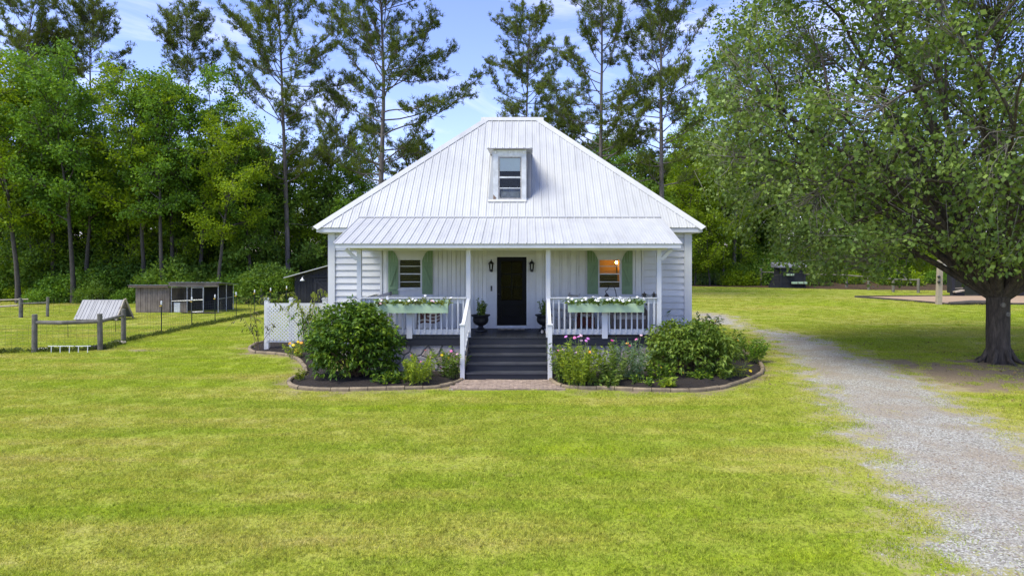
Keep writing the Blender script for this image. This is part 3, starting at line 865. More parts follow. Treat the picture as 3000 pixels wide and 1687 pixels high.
cap(e11, r1, nb_, nr_, 'hip_cap'); cap(e01, r0, nb_, nl_, 'hip_cap')
cap((RX0 - 0.18, RY, RZ + 0.012), (RX1 + 0.18, RY, RZ + 0.012), nf_, nb_, 'ridge_cap')

# porch roof
PX0, PX1, PY0, PZ0, PY1, PZ1 = -5.03, 4.155, 17.95, 3.472, 20.725, 4.30
proof = part('porch_roof', MB().box(PX0 + 0.28, PX1 - 0.28, PY0 + 0.30, YW - 0.035, 3.345, 3.375), 'white')
hip_plane(proof, (PX0, PY0, PZ0), (PX1, PY0, PZ0), (PX0, PY1, PZ1), (PX1, PY1, PZ1))
part('top_flashing', MB().bar((PX0 + 0.02, PY1 + 0.01, PZ1 + 0.028), (PX1 - 0.02, PY1 + 0.01, PZ1 + 0.028), 0.10, 0.02, (0, -0.3, 1)), 'roof', proof)
part('fascia', MB().box(PX0 + 0.04, PX1 - 0.04, PY0 + 0.03, PY0 + 0.055, PZ0 - 0.115, PZ0 - 0.006), 'white', proof)
psl = (PZ1 - PZ0) / (PY1 - PY0)
for xx in (PX0 + 0.04, PX1 - 0.065):
    part('rake_board', MB().prism([(PY0 + 0.056, PZ0 - 0.10), (YW - 0.04, PZ0 - 0.10 + psl * (YW - 0.04 - PY0 - 0.056)), (YW - 0.04, PZ0 - 0.022 + psl * (YW - 0.04 - PY0)), (PY0 + 0.056, PZ0 - 0.022 + psl * 0.056)], xx, xx + 0.025, 'x'), 'white', proof)
    part('porch_gable', MB().prism([(PY0 + 0.5, 3.38), (YW - 0.045, 3.38), (YW - 0.045, PZ0 - 0.03 + psl * 2.70), (PY0 + 0.5, PZ0 - 0.03 + psl * 0.5)], xx + (0.27 if xx < 0 else -0.27), xx + (0.29 if xx < 0 else -0.25), 'x'), 'white', proof)
part('porch_beam', MB().box(PX0 + 0.30, PX1 - 0.30, 18.45, 18.58, 3.30, 3.344), 'white')

# dormer
DY = 21.42
dorm = part('dormer', holed(MB(), -0.988, 0.054, 4.80, 6.47, DY, DY + 0.06, [(-0.825, -0.096, 4.893, 6.253)]), 'white_worn')
for xx in (-0.988, 0.034):
    part('cheek', MB().prism([(DY + 0.061, 4.86), (23.3, 6.47), (DY + 0.061, 6.47)], xx, xx + 0.02, 'x'), 'white_worn', dorm)
part('dormer_roof', MB().quadbox([(-1.17, DY - 0.16, 6.475), (0.25, DY - 0.16, 6.475), (0.25, 23.44, 6.60), (-1.17, 23.44, 6.60), (-1.17, DY - 0.16, 6.495), (0.25, DY - 0.16, 6.495), (0.25, 23.44, 6.62), (-1.17, 23.44, 6.62)]), 'roof', dorm)
part('drip_edge', MB().bar((-1.175, DY - 0.168, 6.478), (0.255, DY - 0.168, 6.478), 0.012, 0.022), 'rooftrim', dorm)
for i in range(7): part('roof_rib', MB().bar((-1.13 + i * 0.222, DY - 0.165, 6.505), (-1.13 + i * 0.222, 23.4, 6.632), 0.04, 0.022), 'roof', dorm)
part('side_flashing', MB().prism([(-1.15, 4.80), (-0.989, 4.80), (-0.989, 6.40), (-1.02, 6.40)], DY - 0.006, DY + 0.006), 'roof', dorm)
part('side_flashing', MB().prism([(0.055, 4.84), (0.19, 4.98), (0.20, 6.40), (0.055, 6.40)], DY + 0.10, DY + 0.112), 'oldroof', dorm)  # darker than its left twin: stain and this side's shade in the colour
part('apron_flashing', MB().quadbox([(-1.15, DY - 0.09, 4.82), (0.06, DY - 0.09, 4.82), (0.06, DY - 0.021, 4.89), (-1.15, DY - 0.021, 4.89), (-1.15, DY - 0.10, 4.835), (0.06, DY - 0.10, 4.835), (0.06, DY - 0.021, 4.915), (-1.15, DY - 0.021, 4.915)]), 'roof', dorm)
part('lintel_board', MB().box(-0.988, 0.054, DY - 0.022, DY - 0.001, 6.28, 6.46), 'white_worn', dorm)
part('side_board', MB().box(-0.986, -0.832, DY - 0.02, DY - 0.001, 4.87, 6.279), 'white_worn', dorm)
part('side_board', MB().box(-0.088, 0.052, DY - 0.02, DY - 0.001, 4.90, 6.279), 'white_worn', dorm)
for xx in (-0.91, -0.47, -0.02): part('light_socket', MB().lathe([(0.02, -0.03), (0.03, 0), (0.02, 0.03)], (xx, DY - 0.045, 6.39), 8), 'whiteplastic', dorm)
part('torn_patch', MB().prism([(-0.984, 4.88), (-0.984, 5.06), (-0.885, 4.96), (-0.93, 4.88)], DY - 0.026, DY - 0.0205), 'fascia_wood', dorm)
part('peeling_strip', MB().prism([(0.058, 4.95), (0.085, 5.2), (0.068, 5.6), (0.10, 6.1), (0.058, 6.3)], DY + 0.004, DY + 0.01), 'rooftrim', dorm)
Wd = part('window', holed(MB(), -0.825, -0.096, 4.893, 6.253, DY + 0.0, DY + 0.06, [(-0.79, -0.131, 4.955, 6.22)]), 'chair_white')
part('meeting_rail', MB().box(-0.79, -0.131, DY + 0.005, DY + 0.045, 5.575, 5.63), 'white_worn', Wd)
part('muntin', MB().box(-0.79, -0.131, DY + 0.01, DY + 0.04, 5.25, 5.28), 'white_worn', Wd)
for z0, z1 in ((4.956, 5.249), (5.281, 5.574), (5.631, 6.219)): pane(Wd, -0.789, -0.132, DY + 0.022, z0, z1)
part('roller_shade', MB().box(-0.785, -0.136, DY + 0.035, DY + 0.04, 5.80, 6.21), 'shade', Wd)
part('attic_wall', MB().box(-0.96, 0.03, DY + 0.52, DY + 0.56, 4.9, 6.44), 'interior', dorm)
part('curtain', MB().box(-0.75, -0.16, DY + 0.10, DY + 0.105, 4.96, 5.16), 'chair_white', Wd)

# ------------------------------------------------------------------ porch deck, rails, steps, foundation stones
DKX0, DKX1, DKY = -4.62, 3.76, 18.44
deck = part('porch_deck', MB().box(DKX0 + 0.02, DKX1 - 0.02, DKY + 0.03, YW + 0.03, ZF - 0.20, ZF - 0.032), 'charcoal')
dk, _ = MB().box(-0.068, 0.068, -(YW - DKY) / 2 - 0.015, (YW - DKY) / 2 - 0.02, -0.015, 0.015).mesh('deck_board', 'deck', centre=(0, 0, 0))
x = DKX0 + 0.07
while x < DKX1 - 0.03:
    piece('deck_board', dk, (x, (YW + DKY) / 2, ZF - 0.016 + rs.uniform(-0.002, 0.002)), deck); x += 0.142
part('rim_board', MB().box(DKX0, DKX1, DKY, DKY + 0.029, ZF - 0.215, ZF - 0.034), 'charcoal', deck)
# piers behind the stones
found = part('foundation', MB().box(DKX0 + 0.06, DKX1 - 0.06, DKY + 0.10, YW + 0.05, -0.3, ZF - 0.2155), 'mortar')
M['stone'] = None
def stone_mat():
    m, nt, b = new_mat('field_stone')
    o = objrand(nt)
    c = ramp(nt, o, [(0.0, (0.42, 0.32, 0.26)), (0.3, (0.50, 0.46, 0.42)), (0.6, (0.44, 0.41, 0.38)), (0.85, (0.52, 0.44, 0.34)), (1.0, (0.40, 0.31, 0.26))])
    n1 = noise(nt, 7, 6, 0.7)
    c = mixc(nt, 1.0, c, ramp(nt, n1, [(0.3, 0.6), (0.7, 1.15)]), 'MULTIPLY')
    nt.links.new(c, b.inputs['Base Color']); b.inputs['Roughness'].default_value = 0.9
    bump(nt, b, n1, 0.8, 0.03)
    return m
M['stone'] = stone_mat()
def clip_half(poly, p, n):
    out = []
    for i in range(len(poly)):
        a, b = poly[i], poly[(i + 1) % len(poly)]
        da = (a[0] - p[0]) * n[0] + (a[1] - p[1]) * n[1]; db = (b[0] - p[0]) * n[0] + (b[1] - p[1]) * n[1]
        if da <= 0: out.append(a)
        if (da <= 0) != (db <= 0):
            t = da / (da - db); out.append((a[0] + (b[0] - a[0]) * t, a[1] + (b[1] - a[1]) * t))
    return out
def stones(x0, x1, z0, z1, y, n, seed):
    r = random.Random(seed); S = []
    while len(S) < n:
        c = (r.uniform(x0, x1), r.uniform(z0, z1))
        if all(math.hypot(c[0]-s[0], (c[1]-s[1])*1.3) > 0.21 for s in S) or r.random() < 0.02: S.append(c)
    for i, s in enumerate(S):
        poly = [(x0, z0), (x1, z0), (x1, z1), (x0, z1)]
        for j, t in enumerate(S):
            if i == j: continue
            d = (t[0]-s[0], t[1]-s[1]); L = math.hypot(*d)
            if L > 1.3: continue
            n_ = (d[0]/L, d[1]/L); mid = ((s[0]+t[0])/2 - n_[0]*0.014, (s[1]+t[1])/2 - n_[1]*0.014)
            poly = clip_half(poly, mid, n_)
            if len(poly) < 3: break
        if len(poly) < 3: continue
        cx = sum(p[0] for p in poly)/len(poly); cz = sum(p[1] for p in poly)/len(poly)
        dy = r.uniform(0.03, 0.06); k = len(poly); mb = MB()
        for f, yy in ((1.0, y), (0.98, y - dy * 0.6), (0.88, y - dy)):
            mb.V += [(cx + (p[0]-cx)*f, yy, cz + (p[1]-cz)*f) for p in poly]
        for a in (0, k):
            for q in range(k): mb.F.append((a+q, a+(q+1) % k, a+k+(q+1) % k, a+k+q))
        mb.F.append(tuple(range(2*k, 3*k)))
        part('stone', mb, 'stone', found)
stones(DKX0 + 0.06, -1.50, -0.05, ZF - 0.217, DKY + 0.099, 34, 4)
stones(0.62, DKX1 - 0.06, -0.05, ZF - 0.217, DKY + 0.099, 34, 9)
# posts and brackets
POSTS = [-4.48, -1.521, 0.639, 3.64]
for i, x in enumerate(POSTS):
    part('porch_post', MB().box(x - 0.06, x + 0.06, 18.46, 18.575, ZF - 0.002, 3.299), 'white')
part('bracket', MB().bar((-4.55, 18.5, 3.05), (-4.85, 18.5, 3.33), 0.05, 0.09, (1, 0, 1)), 'white')
part('bracket', MB().bar((3.71, 18.5, 3.05), (4.0, 18.5, 3.33), 0.05, 0.09, (-1, 0, 1)), 'white')
# front railings
def railing(x0, x1, xp):
    T = part('railing', MB().box(x0, x1, 18.50, 18.54, 1.862, 1.995), 'white')
    part('hand_rail', MB().box(x0, x1, 18.42, 18.555, 1.996, 2.03), 'white', T)
    part('bottom_rail', MB().box(x0, x1, 18.50, 18.54, ZF + 0.07, ZF + 0.215), 'white', T)
    bl, _ = MB().box(-0.021, 0.021, -0.018, 0.018, -0.465, 0.46).mesh('baluster', 'white', centre=(0, 0, 0))
    n = int(round((x1 - x0) / 0.148)); d = (x1 - x0) / n
    for i in range(n):
        xx = x0 + d * (i + 0.5)
        if abs(xx - xp) < 0.075: continue
        piece('baluster', bl, (xx, 18.481, 1.535), T)
    part('rail_post', MB().box(xp - 0.075, xp + 0.075, 18.415, 18.462, ZF - 0.03, 1.86), 'white', T)
railing(POSTS[0] + 0.062, POSTS[1] - 0.062, -3.11)
railing(POSTS[2] + 0.062, POSTS[3] - 0.062, 2.165)
# side railings of the porch ends
for x in (POSTS[0], POSTS[3]):
    part('end_railing', MB().box(x - 0.03, x + 0.03, 18.58, YW - 0.035, 1.95, 2.0).box(x - 0.03, x + 0.03, 18.58, YW - 0.035, 1.03, 1.13), 'white')
    for k in range(13): part('end_baluster', MB().box(x - 0.018, x + 0.018, 18.68 + k * 0.152, 18.72 + k * 0.152, 1.131, 1.949), 'white')
# steps
steps = part('front_steps', MB().prism([(DKY - 0.0, -0.1), (DKY - 0.0, ZF - 0.215), (DKY - 0.28, ZF - 0.42), (DKY - 0.56, ZF - 0.61), (DKY - 0.84, ZF - 0.80), (DKY - 1.02, -0.1)], -1.40, 0.52, 'x'), 'charcoal')
for k in range(1, 5):
    yn = DKY - 0.28 * k; zt = ZF - 0.19 * k
    part('tread', MB().box(-1.50, 0.585, yn - 0.02, yn + 0.285, zt - 0.035, zt), 'tread', steps)
for k in range(1, 6):
    yn = DKY - 0.28 * (k - 1); zt = ZF - 0.19 * (k - 1)
    part('riser', MB().box(-1.48, 0.565, yn + 0.006, yn + 0.024, zt - 0.19, zt - 0.036), 'charcoal', steps)
for x, xo in ((-1.50, -1.53), (0.575, 0.605)):
    part('stringer', MB().prism([(17.30, 0.0), (17.30, 0.16), (DKY - 0.002, ZF - 0.05), (DKY - 0.002, ZF - 0.3), (17.62, 0.0)], min(x, xo), max(x, xo), 'x'), 'charcoal', steps)
for x, xu in ((-1.574, -1.521), (0.64, 0.639)):
    N = part('newel_post', MB().box(x - 0.055, x + 0.055, 17.24, 17.35, 0.0, 1.395), 'white')
    part('newel_cap', MB().box(x - 0.075, x + 0.075, 17.22, 17.37, 1.396, 1.425).quadbox([(x - 0.06, 17.235, 1.4255), (x + 0.06, 17.235, 1.4255), (x + 0.06, 17.355, 1.4255), (x - 0.06, 17.355, 1.4255), (x - 0.02, 17.28, 1.455), (x + 0.02, 17.28, 1.455), (x + 0.02, 17.31, 1.455), (x - 0.02, 17.31, 1.455)]), 'white', N)
    Rl = part('stair_rail', MB().bar((x, 17.30, 1.33), (xu, 18.46, 1.985), 0.09, 0.04), 'white')
    part('lower_rail', MB().bar((x, 17.36, 0.48), (xu, 18.458, 1.10), 0.04, 0.09), 'white', Rl)
    for k in range(6):
        f = (k + 0.7) / 6.6
        y_ = 17.30 + 1.16 * f; xx = x + (xu - x) * f
        part('baluster', MB().box(xx - 0.018, xx + 0.018, y_ - 0.02, y_ + 0.02, 0.48 + 0.62 * f, 1.32 + 0.65 * f), 'white', Rl)
# ------------------------------------------------------------------ things on and round the porch
def planter(x0, x1, z0, z1, label):
    t = thing('planter_box', ((x0 + x1) / 2, 18.33, z0), label, 'planter')
    y0, y1 = 18.20, 18.418
    MB().box(x0, x1, y0, y0 + 0.02, z0, z1).build('front_board', 'planter', t)
    MB().box(x0, x1, y1 - 0.02, y1, z0, z1 + 0.10).build('back_board', 'planter', t)
    for a in (x0, x1 - 0.02): MB().prism([(y0 + 0.021, z0), (y1 - 0.021, z0), (y1 - 0.021, z1 + 0.09), (y0 + 0.021, z1)], a, a + 0.02, 'x').build('end_board', 'planter', t)
    MB().box(x0 + 0.021, x1 - 0.021, y0 + 0.021, y1 - 0.021, z0 + 0.01, z1 - 0.05).build('soil', 'mulch', t)
planter(-4.03, -2.05, 1.625, 1.868, 'light green wooden planter box on the left porch railing')
planter(1.165, 3.185, 1.645, 1.885, 'light green wooden planter box on the right porch railing')

def lantern(x, label):
    t = thing('wall_lantern', (x, YW, 2.75), label, 'lantern')
    y = YW - 0.13
    MB().box(x - 0.045, x + 0.045, YW - 0.045, YW - 0.0125, 2.66, 2.80).build('wall_plate', 'iron', t)
    MB().tube([(x, YW - 0.045, 2.70), (x, YW - 0.10, 2.66), (x, y, 2.70)], 0.012, 6).build('arm', 'iron', t)
    MB().lathe([(0.02, 2.68), (0.055, 2.70), (0.055, 2.725), (0.03, 2.735)], (x, y, 0), 8).build('base', 'iron', t)
    MB().lathe([(0.046, 2.736), (0.062, 2.90)], (x, y, 0), 6).build('glass', 'glass', t)
    for k in range(6):
        a = math.pi / 3 * k
        MB().bar((x + 0.049 * math.cos(a), y + 0.049 * math.sin(a), 2.735), (x + 0.066 * math.cos(a), y + 0.066 * math.sin(a), 2.905), 0.008, 0.008, (0.3, 1, 0)).build('glazing_bar', 'iron', t)
    MB().lathe([(0.092, 2.90), (0.088, 2.915), (0.045, 2.965), (0.02, 2.985), (0.012, 3.01), (0.018, 3.02), (0.004, 3.045)], (x, y, 0), 12).build('roof', 'iron', t, True)
    MB().tube([(x, y, 2.74), (x, y, 2.82)], [0.014, 0.014], 6).build('candle', 'whiteplastic', t)
lantern(-1.01, 'black wall lantern left of the front door')
lantern(0.217, 'black wall lantern right of the front door')
kb = thing('door_keypad', (-1.005, YW, 2.16), 'small dark doorbell panel on the wall left of the door', 'doorbell')
MB().box(-1.03, -0.98, YW - 0.04, YW - 0.0125, 2.08, 2.235).build('case', 'iron', kb)
MB().lathe([(0.014, -0.004), (0.014, 0.004)], (-1.005, YW - 0.043, 2.12), 10).build('button', 'galv', kb)

def urn(x, y, s, label):
    t = thing('urn_planter', (x, y, ZF), label, 'urn')
    prof = [(0.17, 0.0), (0.17, 0.03), (0.13, 0.06), (0.07, 0.10), (0.06, 0.13), (0.075, 0.15), (0.13, 0.17), (0.19, 0.23), (0.205, 0.30), (0.195, 0.37), (0.235, 0.40), (0.25, 0.415), (0.25, 0.43), (0.21, 0.43), (0.20, 0.40)]
    MB().lathe([(r * s, z * s) for r, z in prof], (x, y, ZF + 0.002), 24).build('urn', 'iron', t, True)
    MB().lathe([(0.198 * s, 0.385 * s), (0.19 * s, 0.405 * s)], (x, y, ZF), 20).build('soil', 'mulch', t)
urn(-1.28, 19.9, 1.12, 'black pedestal urn planter left of the front door')
urn(0.58, 19.95, 1.12, 'black pedestal urn planter right of the front door')

mat_ = thing('doormat', (-0.42, 20.42, ZF), 'scalloped black and cream doormat before the front door', 'doormat')
MB().box(-0.80, 0.0, 20.28, 20.62, ZF + 0.001, ZF + 0.014).build('pad', 'cream', mat_)
for i in range(8):
    MB().lathe([(0.05, ZF + 0.0145), (0.045, ZF + 0.018)], (-0.75 + i * 0.1, 20.27, 0), 10).build('scallop', 'cream' if i % 2 else 'iron', mat_)
for i, (x, y) in enumerate(((0.50, 19.42), (0.62, 19.38))):
    mb = MB()
    for k, (dy, w, h) in enumerate(((-0.13, 0.028, 0.035), (-0.09, 0.042, 0.05), (0.0, 0.04, 0.06), (0.08, 0.036, 0.09), (0.13, 0.03, 0.085))):
        for a in range(8):
            q = 2 * math.pi * a / 8; mb.V.append((x + w * math.cos(q), y + dy, ZF + 0.005 + h / 2 * (1 + math.sin(q))))
    for k in range(4):
        for a in range(8): mb.F.append((k*8+a, k*8+(a+1) % 8, (k+1)*8+(a+1) % 8, (k+1)*8+a))
    mb.F.append(tuple(range(8))); mb.F.append(tuple(32 + a for a in range(8)))
    o = mb.build('shoe', 'cream', None, True)
    tag(o, ('cream shoe on the porch floor, the one nearer the door' if i == 0 else 'cream shoe on the porch floor, the one against the post'), 'shoe')

# rusty metal flag leaning on the porch wall
fl = thing('metal_flag', (-2.75, 19.4, ZF), 'rusty metal flag with stars and stripes under the left planter', 'yard flag')
pts = []
fx0, fx1, fy = -3.02, -2.40, 19.3
def flagpt(u, v): return (fx0 + (fx1 - fx0) * u, fy + 0.03 * math.sin(u * 7), 1.62 - 0.42 * v + 0.10 * u * v + 0.03 * math.sin(u * 6.3))
def strip(v0, v1, u0, u1, off):
    mb = MB(); n = 8
    for k in range(n + 1):
        u = u0 + (u1 - u0) * k / n
        for v in (v0, v1):
            p = flagpt(u, v); mb.V += [(p[0], p[1] - off, p[2]), (p[0], p[1] - off + 0.008, p[2])]
    for k in range(n):
        a = k * 4; b = a + 4
        mb.F += [(a, b, b+2, a+2), (a+1, a+3, b+3, b+1), (a, a+1, b+1, b), (a+2, b+2, b+3, a+3)]
    mb.F += [(0, 2, 3, 1), (n*4, n*4+1, n*4+3, n*4+2)]
    return mb
for i in range(7):
    strip(i / 7, (i + 1) / 7, 0.0 if i > 3 else 0.42, 1.0, 0.0).build('stripe', 'rust' if i % 2 == 0 else 'cream', fl)
strip(0.0, 0.57, 0.0, 0.42, 0.004).build('canton', 'rust', fl)
for i in range(3):
    for j in range(2):
        p = flagpt(0.07 + 0.13 * i, 0.13 + 0.25 * j)
        st = [(p[0] + (0.026 if a % 2 == 0 else 0.011) * math.sin(math.pi * a / 5), p[2] + (0.026 if a % 2 == 0 else 0.011) * math.cos(math.pi * a / 5)) for a in range(10)]
        MB().prism(st, p[1] - 0.0085, p[1] - 0.0045).build('star', 'cream', fl)
MB().tube([(fx0 - 0.03, fy + 0.03, ZF), (fx0 - 0.02, fy + 0.02, 1.68)], 0.013, 6).build('pole', 'iron', fl)

# rocking chair, weathered white, turned towards the steps
rc = thing('rocking_chair', (1.05, 19.55, ZF), 'weathered white wooden rocking chair behind the right railing', 'chair')
def rcp(x, y, z): # local: facing -x
    a = R(28); return (1.08 + x * math.cos(a) - y * math.sin(a), 19.6 + x * math.sin(a) + y * math.cos(a), ZF + z)
for s in (-0.27, 0.27):
    MB().tube([rcp(-0.42, s, 0.09), rcp(-0.2, s, 0.03), rcp(0.05, s, 0.015), rcp(0.3, s, 0.04), rcp(0.48, s, 0.11)], 0.022, 6).build('rocker', 'chair_white', rc)
    MB().bar(rcp(-0.24, s, 0.04), rcp(-0.26, s, 0.64), 0.045, 0.045, (1, 0, 0)).build('leg', 'chair_white', rc)
    MB().bar(rcp(0.22, s, 0.03), rcp(0.42, s, 1.12), 0.045, 0.045, (1, 0, 0)).build('back_post', 'chair_white', rc)
    MB().bar(rcp(-0.33, s, 0.655), rcp(0.33, s, 0.62), 0.085, 0.025).build('armrest', 'chair_white', rc)
for k in range(6): MB().bar(rcp(-0.26 + k * 0.09, -0.27, 0.42 - k * 0.012), rcp(-0.26 + k * 0.09, 0.27, 0.42 - k * 0.012), 0.075, 0.018).build('seat_slat', 'chair_white', rc)
for k in range(7):
    f = 0.40 + k * 0.105
    MB().bar(rcp(0.19 + 0.18 * f, -0.26, f), rcp(0.19 + 0.18 * f, 0.26, f), 0.018, 0.07).build('back_slat', 'chair_white', rc)

# red cushioned armchair, small table, tan wicker settee
ac = thing('porch_armchair', (1.78, 19.9, ZF), 'dark red upholstered chair seen between the right balusters', 'chair')
MB().box(1.50, 2.02, 19.75, 20.25, ZF + 0.12, ZF + 0.40).build('seat', 'redcloth', ac)
MB().quadbox([(1.50, 20.20, ZF + 0.40), (2.02, 20.20, ZF + 0.40), (2.02, 20.32, ZF + 0.40), (1.50, 20.32, ZF + 0.40), (1.50, 20.32, ZF + 0.70), (2.02, 20.32, ZF + 0.70), (2.02, 20.42, ZF + 0.70), (1.50, 20.42, ZF + 0.70)]).build('backrest', 'redcloth', ac)
MB().lathe([(0.03, -0.05), (0.14, -0.03), (0.15, 0.03), (0.03, 0.05)], (1.78, 19.93, ZF + 0.455), 12).build('cushion', 'cream', ac, True)
for x in (1.54, 1.98):
    for y in (19.78, 20.2): MB().bar((x, y, ZF), (x, y, ZF + 0.12), 0.05, 0.05, (1, 0, 0)).build('leg', 'log_dark', ac)
st_ = thing('side_table', (2.26, 19.9, ZF), 'small white cloth covered table beside the red chair', 'table')
MB().lathe([(0.17, 0.06), (0.15, 0.3), (0.145, 0.44), (0.148, 0.46), (0.02, 0.462)], (2.33, 19.85, ZF), 14).build('cloth', 'whiteplastic', st_, True)
MB().lathe([(0.10, 0.0), (0.10, 0.058)], (2.33, 19.85, ZF), 12).build('foot', 'log_dark', st_)
ws = thing('wicker_settee', (2.98, 20.1, ZF), 'tan wicker settee at the right end of the porch', 'settee')
MB().box(2.55, 3.52, 19.75, 20.35, ZF + 0.10, ZF + 0.36).build('base', 'wicker', ws)
MB().box(2.56, 3.51, 19.73, 20.25, ZF + 0.362, ZF + 0.46).build('cushion', 'cream', ws)
MB().quadbox([(2.55, 20.26, ZF + 0.362), (3.52, 20.26, ZF + 0.362), (3.52, 20.36, ZF + 0.362), (2.55, 20.36, ZF + 0.362), (2.55, 20.36, ZF + 0.80), (3.52, 20.36, ZF + 0.80), (3.52, 20.44, ZF + 0.80), (2.55, 20.44, ZF + 0.80)]).build('backrest', 'wicker', ws)
for x in (2.50, 3.521): MB().box(x, x + 0.048, 19.74, 20.36, ZF + 0.1, ZF + 0.62).build('armrest', 'wicker', ws)
for x in (2.53, 3.54):
    for y in (19.78, 20.32): MB().bar((x, y, ZF), (x, y, ZF + 0.10), 0.05, 0.05, (1, 0, 0)).build('leg', 'log_dark', ws)
# shelf-like ramp seen above the left railing
rp = thing('sloping_board', (-4.2, 20.3, ZF), 'grey sloping board leaning above the left end of the railing', 'board')
MB().quadbox([(-4.62 + 0.3, 20.1, ZF + 0.98), (-3.98, 20.1, ZF + 1.02), (-3.98, 20.5, ZF + 1.02), (-4.32, 20.5, ZF + 0.98), (-4.32, 20.1, ZF + 1.03), (-3.98, 20.1, ZF + 1.13), (-3.98, 20.5, ZF + 1.13), (-4.32, 20.5, ZF + 1.03)]).build('board', 'oldroof', rp)
for x in (-4.29, -4.01): MB().box(x - 0.02, x + 0.02, 20.28, 20.32, ZF, ZF + 0.985).build('leg', 'oldroof', rp)

# shepherd hook with a hanging feeder
hk = thing('shepherd_hook', (2.46, 18.7, ZF), 'black iron crook with small hanging feeder above the right railing', 'hook')
cx, cy = 2.52, 18.75
pts = [(cx, cy, ZF), (cx, cy, 1.98)] + [(cx - 0.14 + 0.14 * math.cos(a), cy, 1.98 + 0.36 * math.sin(a)) for a in np.linspace(0.25, 2.4, 10)]
pts += [(cx - 0.30, cy, 2.18), (cx - 0.30, cy, 2.14), (cx - 0.26, cy, 2.13)]
MB().tube(pts, 0.011, 6).build('crook', 'iron', hk)
MB().lathe([(0.015, 0.14), (0.03, 0.12), (0.075, 0.06), (0.08, 0.05), (0.05, 0.045), (0.05, -0.06), (0.08, -0.065), (0.08, -0.08)], (cx - 0.265, cy, 1.98), 10).build('feeder', 'iron', hk)
for i, (x, s) in enumerate(((3.24, 1.0), (3.50, 0.95))):
    t = thing('rail_lantern', (x, 18.47, 2.03), ('small dark lantern on the right railing beside the white flowers' if i == 0 else 'small dark lantern on the right railing close to the end post'), 'lantern')
    MB().lathe([(0.06 * s, 0.0), (0.06 * s, 0.012), (0.045 * s, 0.02), (0.045 * s, 0.06)], (x, 18.47, 2.031), 6).build('body', 'iron', t)
    MB().lathe([(0.095 * s, 0.061), (0.03 * s, 0.105), (0.012, 0.12), (0.014, 0.14), (0.003, 0.15)], (x, 18.47, 2.031), 6).build('roof', 'iron', t)

# meter box at the right house corner
mbx = thing('utility_box', (5.13, 22.4, 1.9), 'small grey metal box on the right side wall of the house', 'utility box')
MB().box(5.061, 5.22, 22.2, 22.5, 1.75, 2.05).build('box', 'galv', mbx)
MB().tube([(5.13, 22.35, 1.75), (5.13, 22.35, 0.0)], 0.02, 6).build('pipe', 'galv', mbx)

# ------------------------------------------------------------------ white lattice fence
LY = 22.5
lf = thing('lattice_fence', (-7.3, LY, 0), 'white lattice fence panel joining the left house corner', 'lattice')
LX0, LX1 = -8.50, -6.02
for x in (-8.49, -7.67, -6.58):
    pst = MB().box(x - 0.07, x + 0.07, LY - 0.07, LY + 0.07, 0.0, 1.70).build('post', 'white', lf)
    MB().box(x - 0.09, x + 0.09, LY - 0.09, LY + 0.09, 1.701, 1.725).quadbox([(x - 0.06, LY - 0.06, 1.7255), (x + 0.06, LY - 0.06, 1.7255), (x + 0.06, LY + 0.06, 1.7255), (x - 0.06, LY + 0.06, 1.7255), (x - 0.075, LY - 0.075, 1.765), (x + 0.075, LY - 0.075, 1.765), (x + 0.075, LY + 0.075, 1.765), (x - 0.075, LY + 0.075, 1.765)]).build('cap', 'white', pst)
lz0, lz1 = 0.36, 1.50
MB().box(LX0, LX1, LY - 0.085, LY - 0.071, lz1, lz1 + 0.09).build('top_rail', 'white', lf)
LPn = MB().box(LX0, LX1, LY - 0.082, LY - 0.072, lz0 - 0.05, lz0).build('lattice_panel', 'white', lf)
for sgn, yy in ((1, LY - 0.090), (-1, LY - 0.098)):
    c = (LX0 - (lz1 - lz0)) if sgn > 0 else LX0
    cc = np.arange(LX0 - (lz1 - lz0), LX1 + (lz1 - lz0), 0.118)
    for c0 in cc:
        # line x = c0 + t (sgn>0) or x = c0 - t shifted
        a = c0 if sgn > 0 else c0 + (lz1 - lz0); b = a + sgn * (lz1 - lz0)
        t0, t1 = 0.0, 1.0
        lo_, hi_ = (LX0 - a) / (b - a), (LX1 - a) / (b - a)
        if lo_ > hi_: lo_, hi_ = hi_, lo_
        t0, t1 = max(t0, lo_), min(t1, hi_)
        if t1 - t0 < 0.03: continue
        p = (a + (b - a) * t0, yy, lz0 + (lz1 - lz0) * t0); q = (a + (b - a) * t1, yy, lz0 + (lz1 - lz0) * t1)
        MB().bar(p, q, 0.007, 0.045, (-sgn, 0, 1)).build('lattice_slat', 'white', LPn)

# ------------------------------------------------------------------ left paddock: post and rail corner, wire fence with steel posts
def wpost(parent, x, y, h, r, mat='post_wood', name='post'):
    z = float(gz(x, y)); rr = random.Random(int(x * 100 + y * 77))
    lean = (rr.uniform(-0.02, 0.02), rr.uniform(-0.02, 0.02))
    return MB().tube([(x, y, z - 0.1), (x + lean[0] * .5, y + lean[1] * .5, z + h * 0.5), (x + lean[0], y + lean[1], z + h - 0.02), (x + lean[0], y + lean[1], z + h)], [r * 1.03, r, r * 0.98, r * 0.9], 10).build(name, mat, parent)
cA, cB, cC = gpt(101, 1032), gpt(294, 1025), gpt(362, 1001)
pf = thing('rail_fence', (*cB, 0), 'weathered round post and rail fence corner in the left lawn', 'fence')
for c, h in ((cA, 1.24), (cB, 1.21), (cC, 1.19)): wpost(pf, *c, h, 0.083)
MB().tube([(cA[0], cA[1], 0.98), ((cA[0]+cB[0])/2, cA[1], 0.965), (cB[0], cB[1], 0.955)], [0.062, 0.066, 0.06], 8).build('rail', 'post_wood', pf)
MB().tube([(cB[0], cB[1], 0.95), (cC[0], cC[1], 0.97)], [0.058, 0.05], 8).build('rail', 'post_wood', pf)
